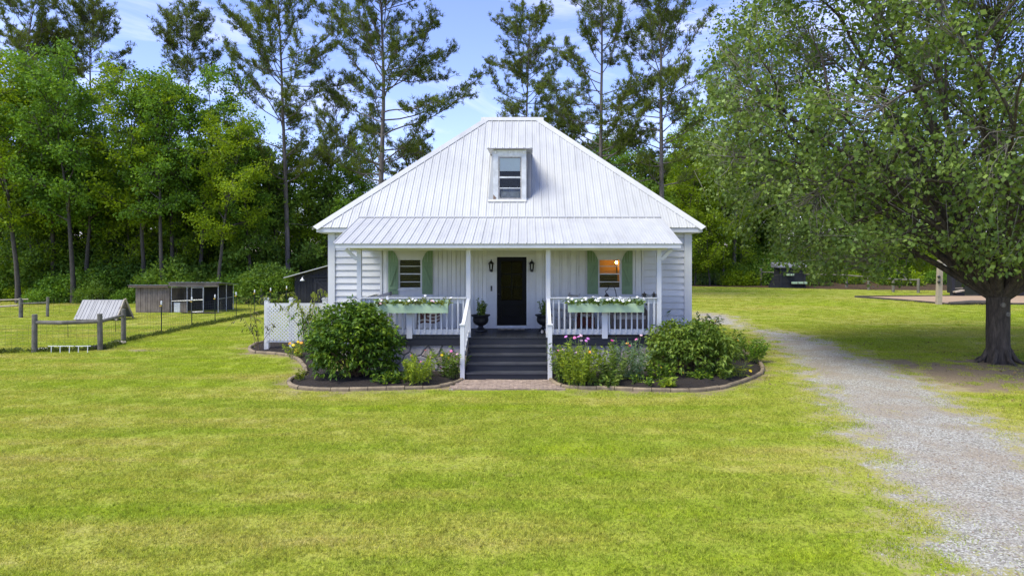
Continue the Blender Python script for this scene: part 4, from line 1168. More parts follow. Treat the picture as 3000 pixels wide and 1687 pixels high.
for a, b in ((cA, cB), (cB, cC)):
    f = 0.5 if a is cA else 0.62
    x, y = a[0] + (b[0]-a[0]) * f, a[1] + (b[1]-a[1]) * f
    MB().tube([(x, y, 0.90), (x + 0.01, y, 0.45)], 0.008, 5).build('hanging_wire', 'iron', pf)
def wire_panel(parent, a, b, h, rows=8, step=0.3, r=0.0025):
    a, b = np.array(a), np.array(b); L = np.hypot(*(b - a)); mb = MB()
    za, zb = float(gz(*a)), float(gz(*b))
    for i in range(rows):
        z = 0.06 + (h - 0.1) * i / (rows - 1)
        mb.bar((*a, za + z), (*b, zb + z), r * 2, r * 2)
    n = int(L / step)
    for i in range(n + 1):
        f = i / max(n, 1); p = a + (b - a) * f; z = za + (zb - za) * f
        mb.bar((*p, z + 0.05), (*p, z + h - 0.03), r * 1.6, r * 1.6, (1, 0, 0))
    return mb.build('wire_mesh', 'wire', parent)
tps = [(473, 978.6), (562, 958.8), (630, 946.3), (692, 934), (746, 922.7), (793, 914), (840, 905)]
TP = [gpt(*p) for p in tps]
wf = thing('wire_fence', (*TP[2], 0), 'thin wire fence on dark steel posts running back to the barn', 'fence')
for i, (x, y) in enumerate(TP):
    z = float(gz(x, y)); h = 1.2
    tp = MB().box(x - 0.02, x + 0.02, y - 0.004, y + 0.004, z - 0.1, z + h).box(x - 0.005, x + 0.005, y - 0.03, y - 0.0041, z - 0.1, z + h).build('steel_post', 'tpost', wf)
    MB().lathe([(0.03, h - 0.03), (0.034, h + 0.10), (0.02, h + 0.125)], (x, y, z), 8).build('insulator_cap', 'whiteplastic', tp)
    MB().box(x - 0.055, x + 0.03, y - 0.05, y - 0.031, z + h - 0.09, z + h - 0.05).build('yellow_clip', 'yellow', tp)
chain = [cC] + TP
for a, b in zip(chain[:-1], chain[1:]): wire_panel(wf, a, b, 1.08, 9, 0.18, 0.002)
wire_panel(pf, cA, cB, 0.92, 9, 0.16, 0.002); wire_panel(pf, cB, cC, 0.92, 9, 0.16, 0.002)
wire_panel(pf, gpt(-160, 1040), cA, 0.92, 9, 0.16, 0.002)
# back corner of the paddock
bps = [gpt(52, 931), gpt(60, 930), gpt(139, 928), gpt(377, 905)]
bf = thing('paddock_fence', (*bps[1], 0), 'distant grey post and rail fence at the far left edge', 'fence')
for (x, y), h, r_ in zip(bps[1:3], (0.98, 1.0), (0.075, 0.07)): wpost(bf, x, y, h, r_)
wpost(bf, bps[0][0] - 0.02, bps[0][1] + 0.3, 0.9, 0.06)
zz = float(gz(*bps[1]))
MB().tube([(bps[1][0], bps[1][1], zz + 0.70), (bps[2][0], bps[2][1], zz + 0.72)], 0.042, 8).build('rail', 'post_wood', bf)
lft = gpt(-60, 933)
MB().tube([(lft[0], lft[1], zz + 0.52), (bps[0][0], bps[0][1], zz + 0.62)], 0.042, 8).build('rail', 'pale_wood', bf)
MB().tube([(lft[0], lft[1] + 1.2, zz + 0.83), (bps[0][0] - 0.2, bps[0][1] + 1.0, zz + 0.87)], 0.03, 8).build('rail', 'pale_wood', bf)
wire_panel(bf, lft, bps[1], 0.85, 7, 0.35); wire_panel(bf, bps[1], bps[2], 0.85, 7, 0.35)
wire_panel(bf, bps[2], gpt(300, 905), 0.9, 7, 0.4)
p9 = gpt(377, 900); wpost(bf, p9[0], p9[1] + 1.5, 1.2, 0.08)
# fence by the barn
bb = [gpt(768, 893), gpt(827, 889), gpt(848, 889)]
bfn = thing('rail_fence', (*bb[1], 0), 'grey wooden fence posts with rail standing before the black barn', 'fence')
for (x, y), h in zip(bb, (1.02, 1.12, 1.05)): wpost(bfn, x, y, h, 0.095)
for a, b in zip(bb[:-1], bb[1:]):
    MB().tube([(*a, float(gz(*a)) + 0.72), (*b, float(gz(*b)) + 0.70)], 0.05, 8).build('rail', 'post_wood', bfn)
MB().tube([(*bb[2], float(gz(*bb[2])) + 0.70), (bb[2][0] + 0.9, bb[2][1] + 0.1, float(gz(*bb[2])) + 0.68)], 0.05, 8).build('rail', 'post_wood', bfn)

# white low hurdle in the corner
hp = gpt(190, 1034)
hd = thing('plant_edging', (hp[0], hp[1], 0), 'low white jointed rail standing on dark soil beside the fence corner', 'edging')
hx0, hx1 = sx(141, hp[1]), sx(268, hp[1])
for a, b in ((141, 168), (170, 217), (221, 266)):
    MB().bar((sx(a, hp[1]), hp[1], 0.225), (sx(b, hp[1]), hp[1], 0.23), 0.022, 0.022).build('rail', 'whiteplastic', hd)
for p_ in (150, 176, 203, 229.5, 256.5): MB().bar((sx(p_, hp[1]), hp[1], -0.02), (sx(p_ + 0.6, hp[1]), hp[1], 0.215), 0.018, 0.018, (1, 0, 0)).build('leg', 'whiteplastic', hd)
def rock(name, c, r, label, seed, mat='stone'):
    g = random.Random(seed); bm = bmesh.new(); bmesh.ops.create_icosphere(bm, subdivisions=2, radius=1)
    for v in bm.verts:
        k = 1 + g.uniform(-0.14, 0.14); v.co = Vector((v.co.x * r[0] * k, v.co.y * r[1] * k, v.co.z * r[2] * k))
    me = bpy.data.meshes.new(name); bm.to_mesh(me); bm.free(); me.materials.append(M[mat])
    o = bpy.data.objects.new(name, me); link(o, None, c); return tag(o, label, 'rock')
rp_ = gpt(347, 1008); rock('flat_stone', (rp_[0], rp_[1], 0.05), (0.26, 0.2, 0.08), 'flat pale stone lying at the foot of a fence post', 3)
rp_ = gpt(127, 1026); rock('flat_stone', (rp_[0], rp_[1], 0.03), (0.22, 0.14, 0.06), 'pale stone behind the low white rail', 4)
bl = gpt(279, 1024); blk = thing('timber_block', (bl[0], bl[1], 0), 'short dark timber block against the middle fence post', 'block')
MB().box(bl[0] - 0.11, bl[0] + 0.06, bl[1] - 0.1, bl[1] + 0.1, -0.01, 0.14).build('block', 'log_dark', blk)
MB().box(bl[0] + 0.07, bl[0] + 0.28, bl[1] - 0.05, bl[1] + 0.12, -0.01, 0.12).build('block', 'log_dark', blk)

# A-frame animal shelter with a tin roof
ay = 33.4; az = float(gz(-22, ay))
ax0, ax1 = sx(243, ay), sx(363, ay)
af = thing('animal_shelter', ((ax0 + ax1) / 2, ay, az), 'low A-frame animal shelter with rusty tin roof in the paddock', 'shelter')
H_, Wh = 0.95, 0.68
npan = 6
for i in range(npan):
    a = ax0 + (ax1 - ax0) * i / npan; b = ax0 + (ax1 - ax0) * (i + 1) / npan + 0.02
    for s in (-1, 1):
        mb = MB(); d = 0.012 * (i % 2)
        mb.quadbox([(a, ay + s * (Wh + d), az + 0.06), (b, ay + s * (Wh + d), az + 0.06), (b, ay + s * d, az + H_), (a, ay + s * d, az + H_), (a, ay + s * (Wh + d + 0.02), az + 0.07), (b, ay + s * (Wh + d + 0.02), az + 0.07), (b, ay + s * (d + 0.02), az + H_ + 0.01), (a, ay + s * (d + 0.02), az + H_ + 0.01)])
        for q in (0.25, 0.75):
            xx = a + (b - a) * q
            mb.bar((xx, ay + s * (Wh + d + 0.025), az + 0.07), (xx, ay + s * (d + 0.025), az + H_ + 0.012), 0.05, 0.02, (0, s, 0.5))
        mb.build('roof_sheet', 'oldroof', af)
for s in (-1, 1):
    MB().bar((ax1 + 0.06, ay + s * (Wh + 0.03), az), (ax1 + 0.06, ay + s * 0.02, az + H_ + 0.05), 0.04, 0.10, (0, s, 0.6)).build('barge_board', 'pale_wood', af)
MB().prism([(ay - 0.36, az + 0.56), (ay + 0.36, az + 0.56), (ay, az + H_ - 0.02)], ax1 - 0.02, ax1 + 0.01, 'x').build('gable_board', 'grey_wood', af)
MB().box(ax0 + 0.05, ax0 + 0.08, ay - 0.6, ay + 0.6, az, az + 0.25).build('back_board', 'grey_wood', af)
MB().box(ax1 - 0.06, ax1 - 0.02, ay - 0.12, ay + 0.05, az + 0.40, az + 0.555).build('hanging_block', 'cream', af)

# chicken coop: board wall, wire run with steel gate
ky = 37.0; kz = float(gz(-19, ky))
KX = lambda px: sx(px, ky)
kp = thing('chicken_coop', (KX(500), ky, kz), 'grey board chicken coop with dark wire run and lean-to roof', 'coop')
kx0, kx1, kx2 = KX(398), KX(497), KX(642)
kxe = kx2 + 0.02; KD = 1.75
nb = 14
for i in range(nb):
    a = kx0 + (kx1 - kx0) * i / nb; b = kx0 + (kx1 - kx0) * (i + 1) / nb - 0.012
    MB().box(a, b, ky + random.Random(i).uniform(-0.008, 0.008), ky + 0.03, kz + 0.02, kz + 1.36).build('board', 'grey_wood', kp)
for i in range(7):
    MB().box(kx0 - 0.03, kx0 - 0.005, ky + 0.03 + i * 0.27, ky + 0.28 + i * 0.27, kz + 0.02, kz + 1.3).build('side_board', 'grey_wood', kp)
MB().box(kx1 - 0.02, kx1 + 0.0, ky + 0.031, ky + 1.71, kz, kz + 1.35).build('inner_wall', 'grey_wood', kp)
MB().box(kx0 - 0.28, kx1 + 0.02, ky - 0.22, ky - 0.18, kz + 1.37, kz + 1.48).build('fascia_board', 'fascia_wood', kp)
MB().box(kx1 + 0.021, kx2 + 0.03, ky - 0.12, ky - 0.08, kz + 1.42, kz + 1.62).build('fascia_board', 'grey_wood', kp)
def slope_roof(x0, x1, y0, y1, z0, z1, mat, name):
    n = int((x1 - x0) / 0.26)
    for i in range(n):
        a = x0 + (x1 - x0) * i / n; b = x0 + (x1 - x0) * (i + 1) / n
        m2 = (a + b) / 2
        mb = MB(); mb.prism([(a, 0), (m2 - 0.03, 0), (m2, 0.03), (m2 + 0.03, 0), (b, 0), (b, -0.012), (a, -0.012)], y0, y1)
        mb.V = [(v[0], v[1], v[2] + z0 + (z1 - z0) * (v[1] - y0) / (y1 - y0)) for v in mb.V]
        mb.build(name, mat, kp)
slope_roof(kx0 - 0.3, kx1 + 0.02, ky - 0.28, ky + 2.0, kz + 1.50, kz + 1.34, 'oldroof', 'roof_sheet')
slope_roof(kx1 + 0.03, kx2 + 0.10, ky - 0.20, ky + 2.0, kz + 1.64, kz + 1.45, 'oldroof', 'roof_sheet')
rr_ = MB().quadbox([(kx2 + 0.11, ky - 0.2, kz + 1.62), (kx2 + 0.2, ky - 0.2, kz + 1.62), (kx2 + 0.2, ky + 2.0, kz + 1.44), (kx2 + 0.11, ky + 2.0, kz + 1.44), (kx2 + 0.11, ky - 0.2, kz + 1.645), (kx2 + 0.2, ky - 0.2, kz + 1.645), (kx2 + 0.2, ky + 2.0, kz + 1.465), (kx2 + 0.11, ky + 2.0, kz + 1.465)])
rr_.build('roof_sheet', 'oldroof', kp)
def pipe(a, b, r=0.022, name='frame_pipe'): MB().tube([a, b], r, 6).build(name, 'galv', kp)
for px in (503, 549, 563, 597, 640): pipe((KX(px), ky - 0.03, kz), (KX(px), ky - 0.03, kz + 1.42))
pipe((KX(503), ky - 0.03, kz + 0.62), (KX(597), ky - 0.03, kz + 0.68)); pipe((KX(503), ky - 0.03, kz + 1.36), (KX(640), ky - 0.03, kz + 1.42))
g_ = [KX(563), KX(597)]
pipe((g_[0], ky - 0.07, kz + 0.03), (g_[0], ky - 0.07, kz + 1.34), 0.022, 'gate_pipe'); pipe((g_[1], ky - 0.07, kz + 0.03), (g_[1], ky - 0.07, kz + 1.38), 0.022, 'gate_pipe')
for z in (0.04, 0.68, 1.35): pipe((g_[0], ky - 0.07, kz + z), (g_[1], ky - 0.07, kz + z + 0.02), 0.02, 'gate_pipe')
pipe((kxe, ky + 0.85, kz), (kxe, ky + 0.85, kz + 1.5)); pipe((kxe, ky + KD, kz), (kxe, ky + KD, kz + 1.42)); pipe((kxe, ky, kz + 0.75), (kxe, ky + KD, kz + 0.75))
def chainlink(x0, y0, x1, y1, z0, z1, name='wire_netting'):
    mb = MB(); L = math.hypot(x1 - x0, y1 - y0); Hh = z1 - z0; s = 0.11
    for sg in (1, -1):
        c = -Hh
        while c < L:
            a = c if sg > 0 else c + Hh; b = a + sg * Hh
            lo_, hi_ = sorted(((0 - a) / (b - a), (L - a) / (b - a))); t0, t1 = max(0, lo_), min(1, hi_)
            if t1 > t0:
                P_ = lambda t: (x0 + (x1 - x0) * (a + (b - a) * t) / L, y0 + (y1 - y0) * (a + (b - a) * t) / L, z0 + Hh * t)
                mb.bar(P_(t0), P_(t1), 0.004, 0.004)
            c += s
    mb.build(name, 'wire', kp)
chainlink(g_[0], ky - 0.07, g_[1], ky - 0.07, kz + 0.04, kz + 1.35); chainlink(kxe, ky, kxe, ky + KD, kz, kz + 1.4); chainlink(KX(503), ky - 0.03, KX(563), ky - 0.03, kz + 0.6, kz + 1.36)
MB().box(KX(509), KX(527), ky + 0.02, ky + 0.05, kz + 0.02, kz + 0.55).build('white_board', 'white_worn', kp)
for i in range(4): MB().box(KX(528 + i * 4.6), KX(532 + i * 4.6), ky + 0.03, ky + 0.06, kz + 0.02, kz + 0.57).build('board', 'grey_wood', kp)
MB().box(kx1, kxe - 0.05, ky + 1.72, ky + 1.76, kz, kz + 1.42).build('rear_wall', 'black_wood', kp)
MB().box(KX(515), KX(528), ky + 0.9, ky + 1.4, kz + 0.02, kz + 1.1).build('nest_box', 'log_dark', kp)
mu = rock('fallen_stump', (KX(600), ky - 0.4, kz + 0.02), (1.1, 0.25, 0.03), 'bare brown soil patch before the coop run', 12, 'mulch')
mu['category'] = 'soil patch'; mu.name = 'soil_patch'

# black barn behind the house corner
by = 42.0; bz = float(gz(-13, by))
barn = thing('black_barn', (-12.5, by, bz), 'black board barn with lean-to roof behind the left house corner', 'barn')
bx0, bx1 = sx(863, by), sx(1060, by)
zr0, zr1 = sz(812, by), sz(778, by)
slp = (zr1 - zr0) / (sx(960, by) - sx(837, by))
rz_ = lambda x: zr0 + slp * (x - sx(837, by))
nB = 22
for i in range(nB):
    a = bx0 + (bx1 - bx0) * i / nB; b = bx0 + (bx1 - bx0) * (i + 1) / nB - 0.012
    MB().prism([(a, bz), (b, bz), (b, rz_(b) - 0.07), (a, rz_(a) - 0.07)], by + (0.0 if i % 2 else 0.012), by + 0.05).build('board', 'black_wood', barn)
MB().prism([(bx0, bz), (bx1, bz), (bx1, rz_(bx1) - 0.075), (bx0, rz_(bx0) - 0.075)], by + 0.052, by + 7).build('barn_body', 'black_wood', barn)
xa, xb = sx(837, by), sx(1075, by)
MB().quadbox([(xa, by - 0.4, rz_(xa) - 0.05), (xb, by - 0.4, rz_(xb) - 0.05), (xb, by + 7.3, rz_(xb) - 0.05), (xa, by + 7.3, rz_(xa) - 0.05), (xa, by - 0.4, rz_(xa)), (xb, by - 0.4, rz_(xb)), (xb, by + 7.3, rz_(xb)), (xa, by + 7.3, rz_(xa))]).build('roof', 'roof', barn)
d0, d1 = sx(921, by), sx(1010, by)
bd = MB().box(d0, d1, by - 0.05, by - 0.012, bz + 0.1, sz(816, by)).build('barn_door', 'black_wood', barn)
for a, b, c, d in ((d0, d0 + 0.16, bz + 0.1, sz(816, by)), (d1 - 0.16, d1, bz + 0.1, sz(816, by)), (d0 + 0.161, d1 - 0.161, sz(822, by), sz(816, by)), (d0 + 0.161, d1 - 0.161, bz + 0.1, bz + 0.25)):
    MB().box(a, b, by - 0.085, by - 0.051, c, d).build('door_frame_board', 'black_wood', bd)
MB().bar((d0 + 0.18, by - 0.068, sz(825, by)), (d1 - 0.2, by - 0.068, bz + 0.35), 0.03, 0.15, (0.6, 0, 1)).build('brace', 'black_wood', bd)
MB().box(d0 - 0.3, d1, by - 0.07, by - 0.013, sz(813, by), sz(808, by)).build('door_track', 'black_wood', barn)
bl_ = thing('barn_lamp', (sx(892, by), by - 0.4, sz(818, by)), 'white enamel barn light on the black barn wall', 'lamp')
lx, lz = sx(892, by), sz(821, by)
MB().tube([(lx, by - 0.012, lz + 0.22), (lx, by - 0.25, lz + 0.28), (lx, by - 0.4, lz + 0.16)], 0.018, 6).build('arm', 'galv', bl_)
MB().lathe([(0.03, 0.18), (0.05, 0.09), (0.12, 0.05), (0.14, -0.02), (0.125, -0.02), (0.04, 0.06)], (lx, by - 0.4, lz), 14).build('shade', 'whiteplastic', bl_, True)

# ------------------------------------------------------------------ right side: rear fence, tiered planter, bird-house pole, shed
rps = [gpt(2229, 836), gpt(2480, 842), gpt(2545, 850), gpt(2617, 856), gpt(2690, 858)]
rf = thing('rail_fence', (*rps[1], 0), 'grey post and rail wire fence at the back of the right lawn', 'fence')
for (x, y), h in zip(rps, (1.45, 1.15, 1.08, 1.0, 1.0)): wpost(rf, x, y, h, 0.1, 'post_wood')
def rail2(a, b, h): MB().tube([(*a, float(gz(*a)) + h), (*b, float(gz(*b)) + h)], 0.055, 8).build('rail', 'post_wood', rf)
rail2(rps[0], gpt(2300, 838), 1.12); rail2(gpt(2300, 838), rps[1], 1.0); rail2(rps[1], rps[2], 0.98); rail2(rps[2], rps[3], 0.95); rail2(rps[3], rps[4], 0.92)
ch = [gpt(2000, 838), rps[0]] + rps[1:] + [gpt(2900, 862)]
for a, b in zip(ch[:-1], ch[1:]): wire_panel(rf, a, b, 1.05, 7, 0.4, 0.004)
dpt = gpt(2640, 852); MB().tube([(dpt[0] + 1.0, dpt[1] + 2.5, 2.0), (dpt[0] + 2.1, dpt[1] + 2.4, 0.95)], 0.05, 6).build('diagonal_brace', 'post_wood', rf)
# black tiered planter shaped like a little stepped house
tp_ = gpt(2330, 843); ty = tp_[1]; tz = float(gz(*tp_))
tpl = thing('playhouse', (tp_[0], ty, tz), 'black slatted playhouse with pale green boxes below the pear tree', 'playhouse')
X_ = lambda px: sx(px, ty); Z_ = lambda py: sz(py, ty)
hz = lambda z: tz + z
top = Z_(784); nS = 8
for i in range(nS):
    z0 = tz + (top - tz) * i / nS; z1 = tz + (top - tz) * (i + 1) / nS - 0.02
    fl_ = 1 - i / nS
    MB().box(X_(2284), X_(2360), ty + (0.012 if i % 2 else 0), ty + 0.04, z0, z1).build('slat', 'black_wood', tpl)
    MB().quadbox([(X_(2284 - 24 * fl_), ty + 0.6, z0), (X_(2284) - 0.01, ty + 0.02, z0), (X_(2284) - 0.01, ty + 0.06, z0), (X_(2284 - 24 * fl_), ty + 0.64, z0), (X_(2284 - 24 * fl_), ty + 0.6, z1), (X_(2284) - 0.01, ty + 0.02, z1), (X_(2284) - 0.01, ty + 0.06, z1), (X_(2284 - 24 * fl_), ty + 0.64, z1)]).build('side_slat', 'black_wood', tpl)
MB().box(X_(2284), X_(2290), ty - 0.05, ty - 0.001, tz, top + 0.05).build('corner_post', 'black_wood', tpl)
MB().box(X_(2354), X_(2360), ty - 0.05, ty - 0.001, tz, top + 0.05).build('corner_post', 'black_wood', tpl)
MB().box(X_(2284), X_(2360), ty + 0.042, ty + 1.2, tz, top).build('core', 'black_wood', tpl)
MB().quadbox([(X_(2276), ty - 0.2, top), (X_(2368), ty - 0.2, top), (X_(2368), ty + 1.3, top), (X_(2276), ty + 1.3, top), (X_(2276), ty - 0.2, top + 0.06), (X_(2368), ty - 0.2, top + 0.06), (X_(2368), ty + 1.3, top + 0.4), (X_(2276), ty + 1.3, top + 0.4)]).build('roof', 'oldroof', tpl)
for a, b, y0, y1 in ((2302, 2322, 801, 807), (2317, 2360, 825, 831)):
    bx_ = MB().box(X_(a), X_(b), ty - 0.32, ty - 0.06, Z_(y1), Z_(y0)).build('green_box', 'planter', tpl)
    for q in (0.35, 0.75):
        xx = X_(a + (b - a) * q); MB().box(xx, xx + 0.05, ty - 0.335, ty - 0.321, Z_(y1) - 0.05, Z_(y0)).build('strap', 'log_dark', bx_)

# pole with bird house
bp = gpt(2750, 892); bh = 2.65; bz0 = float(gz(*bp))
pole = thing('wooden_pole', (*bp, bz0), 'tall pale square wooden pole standing by the play pit', 'pole')
MB().quadbox([(bp[0] - 0.14, bp[1] - 0.13, bz0 - 0.1), (bp[0] + 0.13, bp[1] - 0.13, bz0 - 0.1), (bp[0] + 0.13, bp[1] + 0.13, bz0 - 0.1), (bp[0] - 0.14, bp[1] + 0.13, bz0 - 0.1), (bp[0] - 0.03, bp[1] - 0.12, bz0 + bh), (bp[0] + 0.2, bp[1] - 0.12, bz0 + bh), (bp[0] + 0.2, bp[1] + 0.12, bz0 + bh), (bp[0] - 0.03, bp[1] + 0.12, bz0 + bh)]).build('shaft', 'pale_wood', pole)
for z in (1.65, 1.35): MB().lathe([(0.02, -0.08), (0.08, -0.05), (0.09, 0.04), (0.03, 0.08)], (bp[0] - 0.08, bp[1] - 0.16, bz0 + z), 8).build('knob', 'iron', pole, True)
bhs = thing('bird_house', (bp[0] + 0.26, bp[1], bz0 + 2.4), 'small pale wooden bird house fixed near the pole top', 'birdhouse')
q = (bp[0] + 0.20, bp[1] - 0.15, bz0 + 2.28)
MB().box(q[0], q[0] + 0.22, q[1], q[1] + 0.26, q[2], q[2] + 0.30).build('box', 'cream', bhs)
MB().quadbox([(q[0] - 0.02, q[1] - 0.05, q[2] + 0.30), (q[0] + 0.3, q[1] - 0.05, q[2] + 0.30), (q[0] + 0.3, q[1] + 0.3, q[2] + 0.30), (q[0] - 0.02, q[1] + 0.3, q[2] + 0.30), (q[0] - 0.02, q[1] - 0.05, q[2] + 0.36), (q[0] + 0.3, q[1] - 0.05, q[2] + 0.33), (q[0] + 0.3, q[1] + 0.3, q[2] + 0.33), (q[0] - 0.02, q[1] + 0.3, q[2] + 0.36)]).build('roof', 'iron', bhs)
MB().prism([(q[0] + 0.14 + 0.03 * math.cos(a), q[2] + 0.18 + 0.03 * math.sin(a)) for a in np.linspace(0, 2 * math.pi, 10)[:-1]], q[1] - 0.004, q[1] - 0.0005).build('hole', 'iron', bhs)
# log before the pit
lg = gpt(2840, 892)
l0, l1 = gpt(2778, 893), gpt(2950, 893)
log = thing('border_log', (*lg, float(gz(*lg))), 'thick dark log edging the near side of the play pit', 'log')
MB().tube([(l0[0], l0[1] - 0.1, float(gz(*l0)) + 0.08), (lg[0], lg[1] - 0.12, float(gz(*lg)) + 0.12), (l1[0], l1[1] - 0.1, float(gz(*l1)) + 0.12)], [0.10, 0.15, 0.14], 9).build('log', 'log_dark', log)
# swing frame with seat
sw = gpt(2800, 868); swz = float(gz(*sw))
swing = thing('play_seat', (*sw, swz), 'black post with wooden play seat behind the pit', 'play seat')
MB().box(sw[0] - 0.28, sw[0] - 0.05, sw[1], sw[1] + 0.2, swz, swz + 1.6).build('post', 'black_wood', swing)
MB().box(sw[0] - 0.05, sw[0] + 0.55, sw[1] - 0.1, sw[1] + 0.3, swz, swz + 0.22).build('base', 'black_wood', swing)
MB().bar((sw[0] - 0.2, sw[1] - 0.15, swz + 0.3), (sw[0] + 0.4, sw[1] - 0.15, swz + 0.42), 0.3, 0.09).build('seat', 'pale_wood', swing)
MB().bar((sw[0] - 0.0, sw[1] + 0.35, swz + 0.52), (sw[0] + 0.7, sw[1] + 0.35, swz + 0.55), 0.06, 0.06).build('handle_bar', 'pale_wood', swing)
# black shed behind the pear trunk
sh = gpt(2866, 868.5); shz = float(gz(*sh))
shed = thing('black_shed', (sh[0] + 2, sh[1] + 2, shz), 'black board shed with slate grey roof behind the pear trunk', 'shed')
nS = 24
for i in range(nS):
    a = sh[0] + i * 0.23
    MB().box(a, a + 0.215, sh[1] + (0.012 if i % 2 else 0), sh[1] + 0.06, shz, shz + 1.9).build('board', 'black_wood', shed)
MB().box(sh[0], sh[0] + nS * 0.23, sh[1] + 0.061, sh[1] + 3.4, shz, shz + 1.9).build('shed_body', 'black_wood', shed)
x0, x1 = sh[0] - 0.2, sh[0] + nS * 0.23 + 0.3
MB().prism([(sh[1] - 0.3, shz + 1.86), (sh[1] + 1.7, shz + 3.3), (sh[1] + 3.7, shz + 1.86), (sh[1] + 3.7, shz + 1.94), (sh[1] + 1.7, shz + 3.38), (sh[1] - 0.3, shz + 1.94)], x0, x1, 'x').build('roof', 'charcoal', shed)
# ------------------------------------------------------------------ plants: generators
def nrm(v): return v / (np.linalg.norm(v, axis=-1, keepdims=True) + 1e-9)
def make_leaves(P, D, L, rng, droop=0.3, aspect=0.55, rnd=0.9, up=0.6, fold=False, tint=None):
    """one small leaf per point P (N,3); D preferred direction; L length array"""
    N = len(P)
    a = nrm(D * 0.7 + rng.normal(0, rnd, (N, 3)) - np.array([0, 0, droop]))
    ref = nrm(np.array([0, 0, up]) + rng.normal(0, 0.7, (N, 3)))
    s = nrm(np.cross(a, ref)); n = np.cross(s, a)
    L = np.broadcast_to(L, (N,))[:, None]; W = L * aspect
    if tint is None: tint = rng.random(N)
    if not fold:
        V = np.stack([P, P + a * L * 0.45 + s * W * 0.5, P + a * L, P + a * L * 0.45 - s * W * 0.5], 1).reshape(-1, 3)
        F = (np.arange(N)[:, None] * 4 + np.array([0, 1, 2, 3])[None]).astype(np.int32)
        return V, F, np.repeat(tint, 4)
    dn = -n * L * 0.10
    m = P + a * L * 0.45 - n * L * 0.03; tip = P + a * L * 0.97 - n * L * 0.22
    l = P + a * L * 0.40 + s * W * 0.5 + n * L * 0.10; r = P + a * L * 0.40 - s * W * 0.5 + n * L * 0.10
    V = np.stack([P, l, m, r, tip], 1).reshape(-1, 3)
    F = (np.arange(N)[:, None, None] * 5 + np.array([[0, 1, 2], [0, 2, 3], [1, 4, 2], [2, 4, 3]])[None]).reshape(-1, 3)
    return V, F.astype(np.int32), np.repeat(tint, 5)
def tubes(branches, n=5):
    """branches: list of (pts (k,3), radii (k,)); returns V,F"""
    Vs, Fs, base = [], [], 0
    q = np.arange(n) * 2 * np.pi / n; cq, sq = np.cos(q), np.sin(q)
    for pts, rad in branches:
        k = len(pts)
        t = np.empty_like(pts); t[1:-1] = pts[2:] - pts[:-2]; t[0] = pts[1] - pts[0]; t[-1] = pts[-1] - pts[-2]
        t = nrm(t); ref = np.array([0.31, 0.87, 0.38]) if abs(t[0][2]) > 0.6 else np.array([0.1, 0.05, 0.99])
        a = nrm(np.cross(t, ref)); c = np.cross(t, a)
        V = pts[:, None, :] + rad[:, None, None] * (a[:, None, :] * cq[None, :, None] + c[:, None, :] * sq[None, :, None])
        Vs.append(V.reshape(-1, 3))
        i = np.arange(k - 1)[:, None] * n; j = np.arange(n)[None]; j2 = (j + 1) % n
        Fs.append(np.stack([base + i + j, base + i + j2, base + i + n + j2, base + i + n + j], -1).reshape(-1, 4))
        base += k * n
    return np.concatenate(Vs), np.concatenate(Fs)
def limb(p, d, L, r0, r1, k, rng, bend=(0, 0, 0.3), wob=0.08):
    d = d / np.linalg.norm(d); pts = [np.array(p, float)]; st = L / k
    b = np.array(bend)
    for i in range(k):
        d = d + b * (1.0 / k) + rng.normal(0, wob, 3); d = d / np.linalg.norm(d)
        pts.append(pts[-1] + d * st)
    return np.array(pts), np.linspace(r0, r1, k + 1)
def along(pts, f):
    x = f * (len(pts) - 1); i = min(int(x), len(pts) - 2); t = x - i
    return pts[i] * (1 - t) + pts[i + 1] * t, pts[i + 1] - pts[i]
def azel(az, el): return np.array([math.cos(az) * math.cos(el), math.sin(az) * math.cos(el), math.sin(el)])

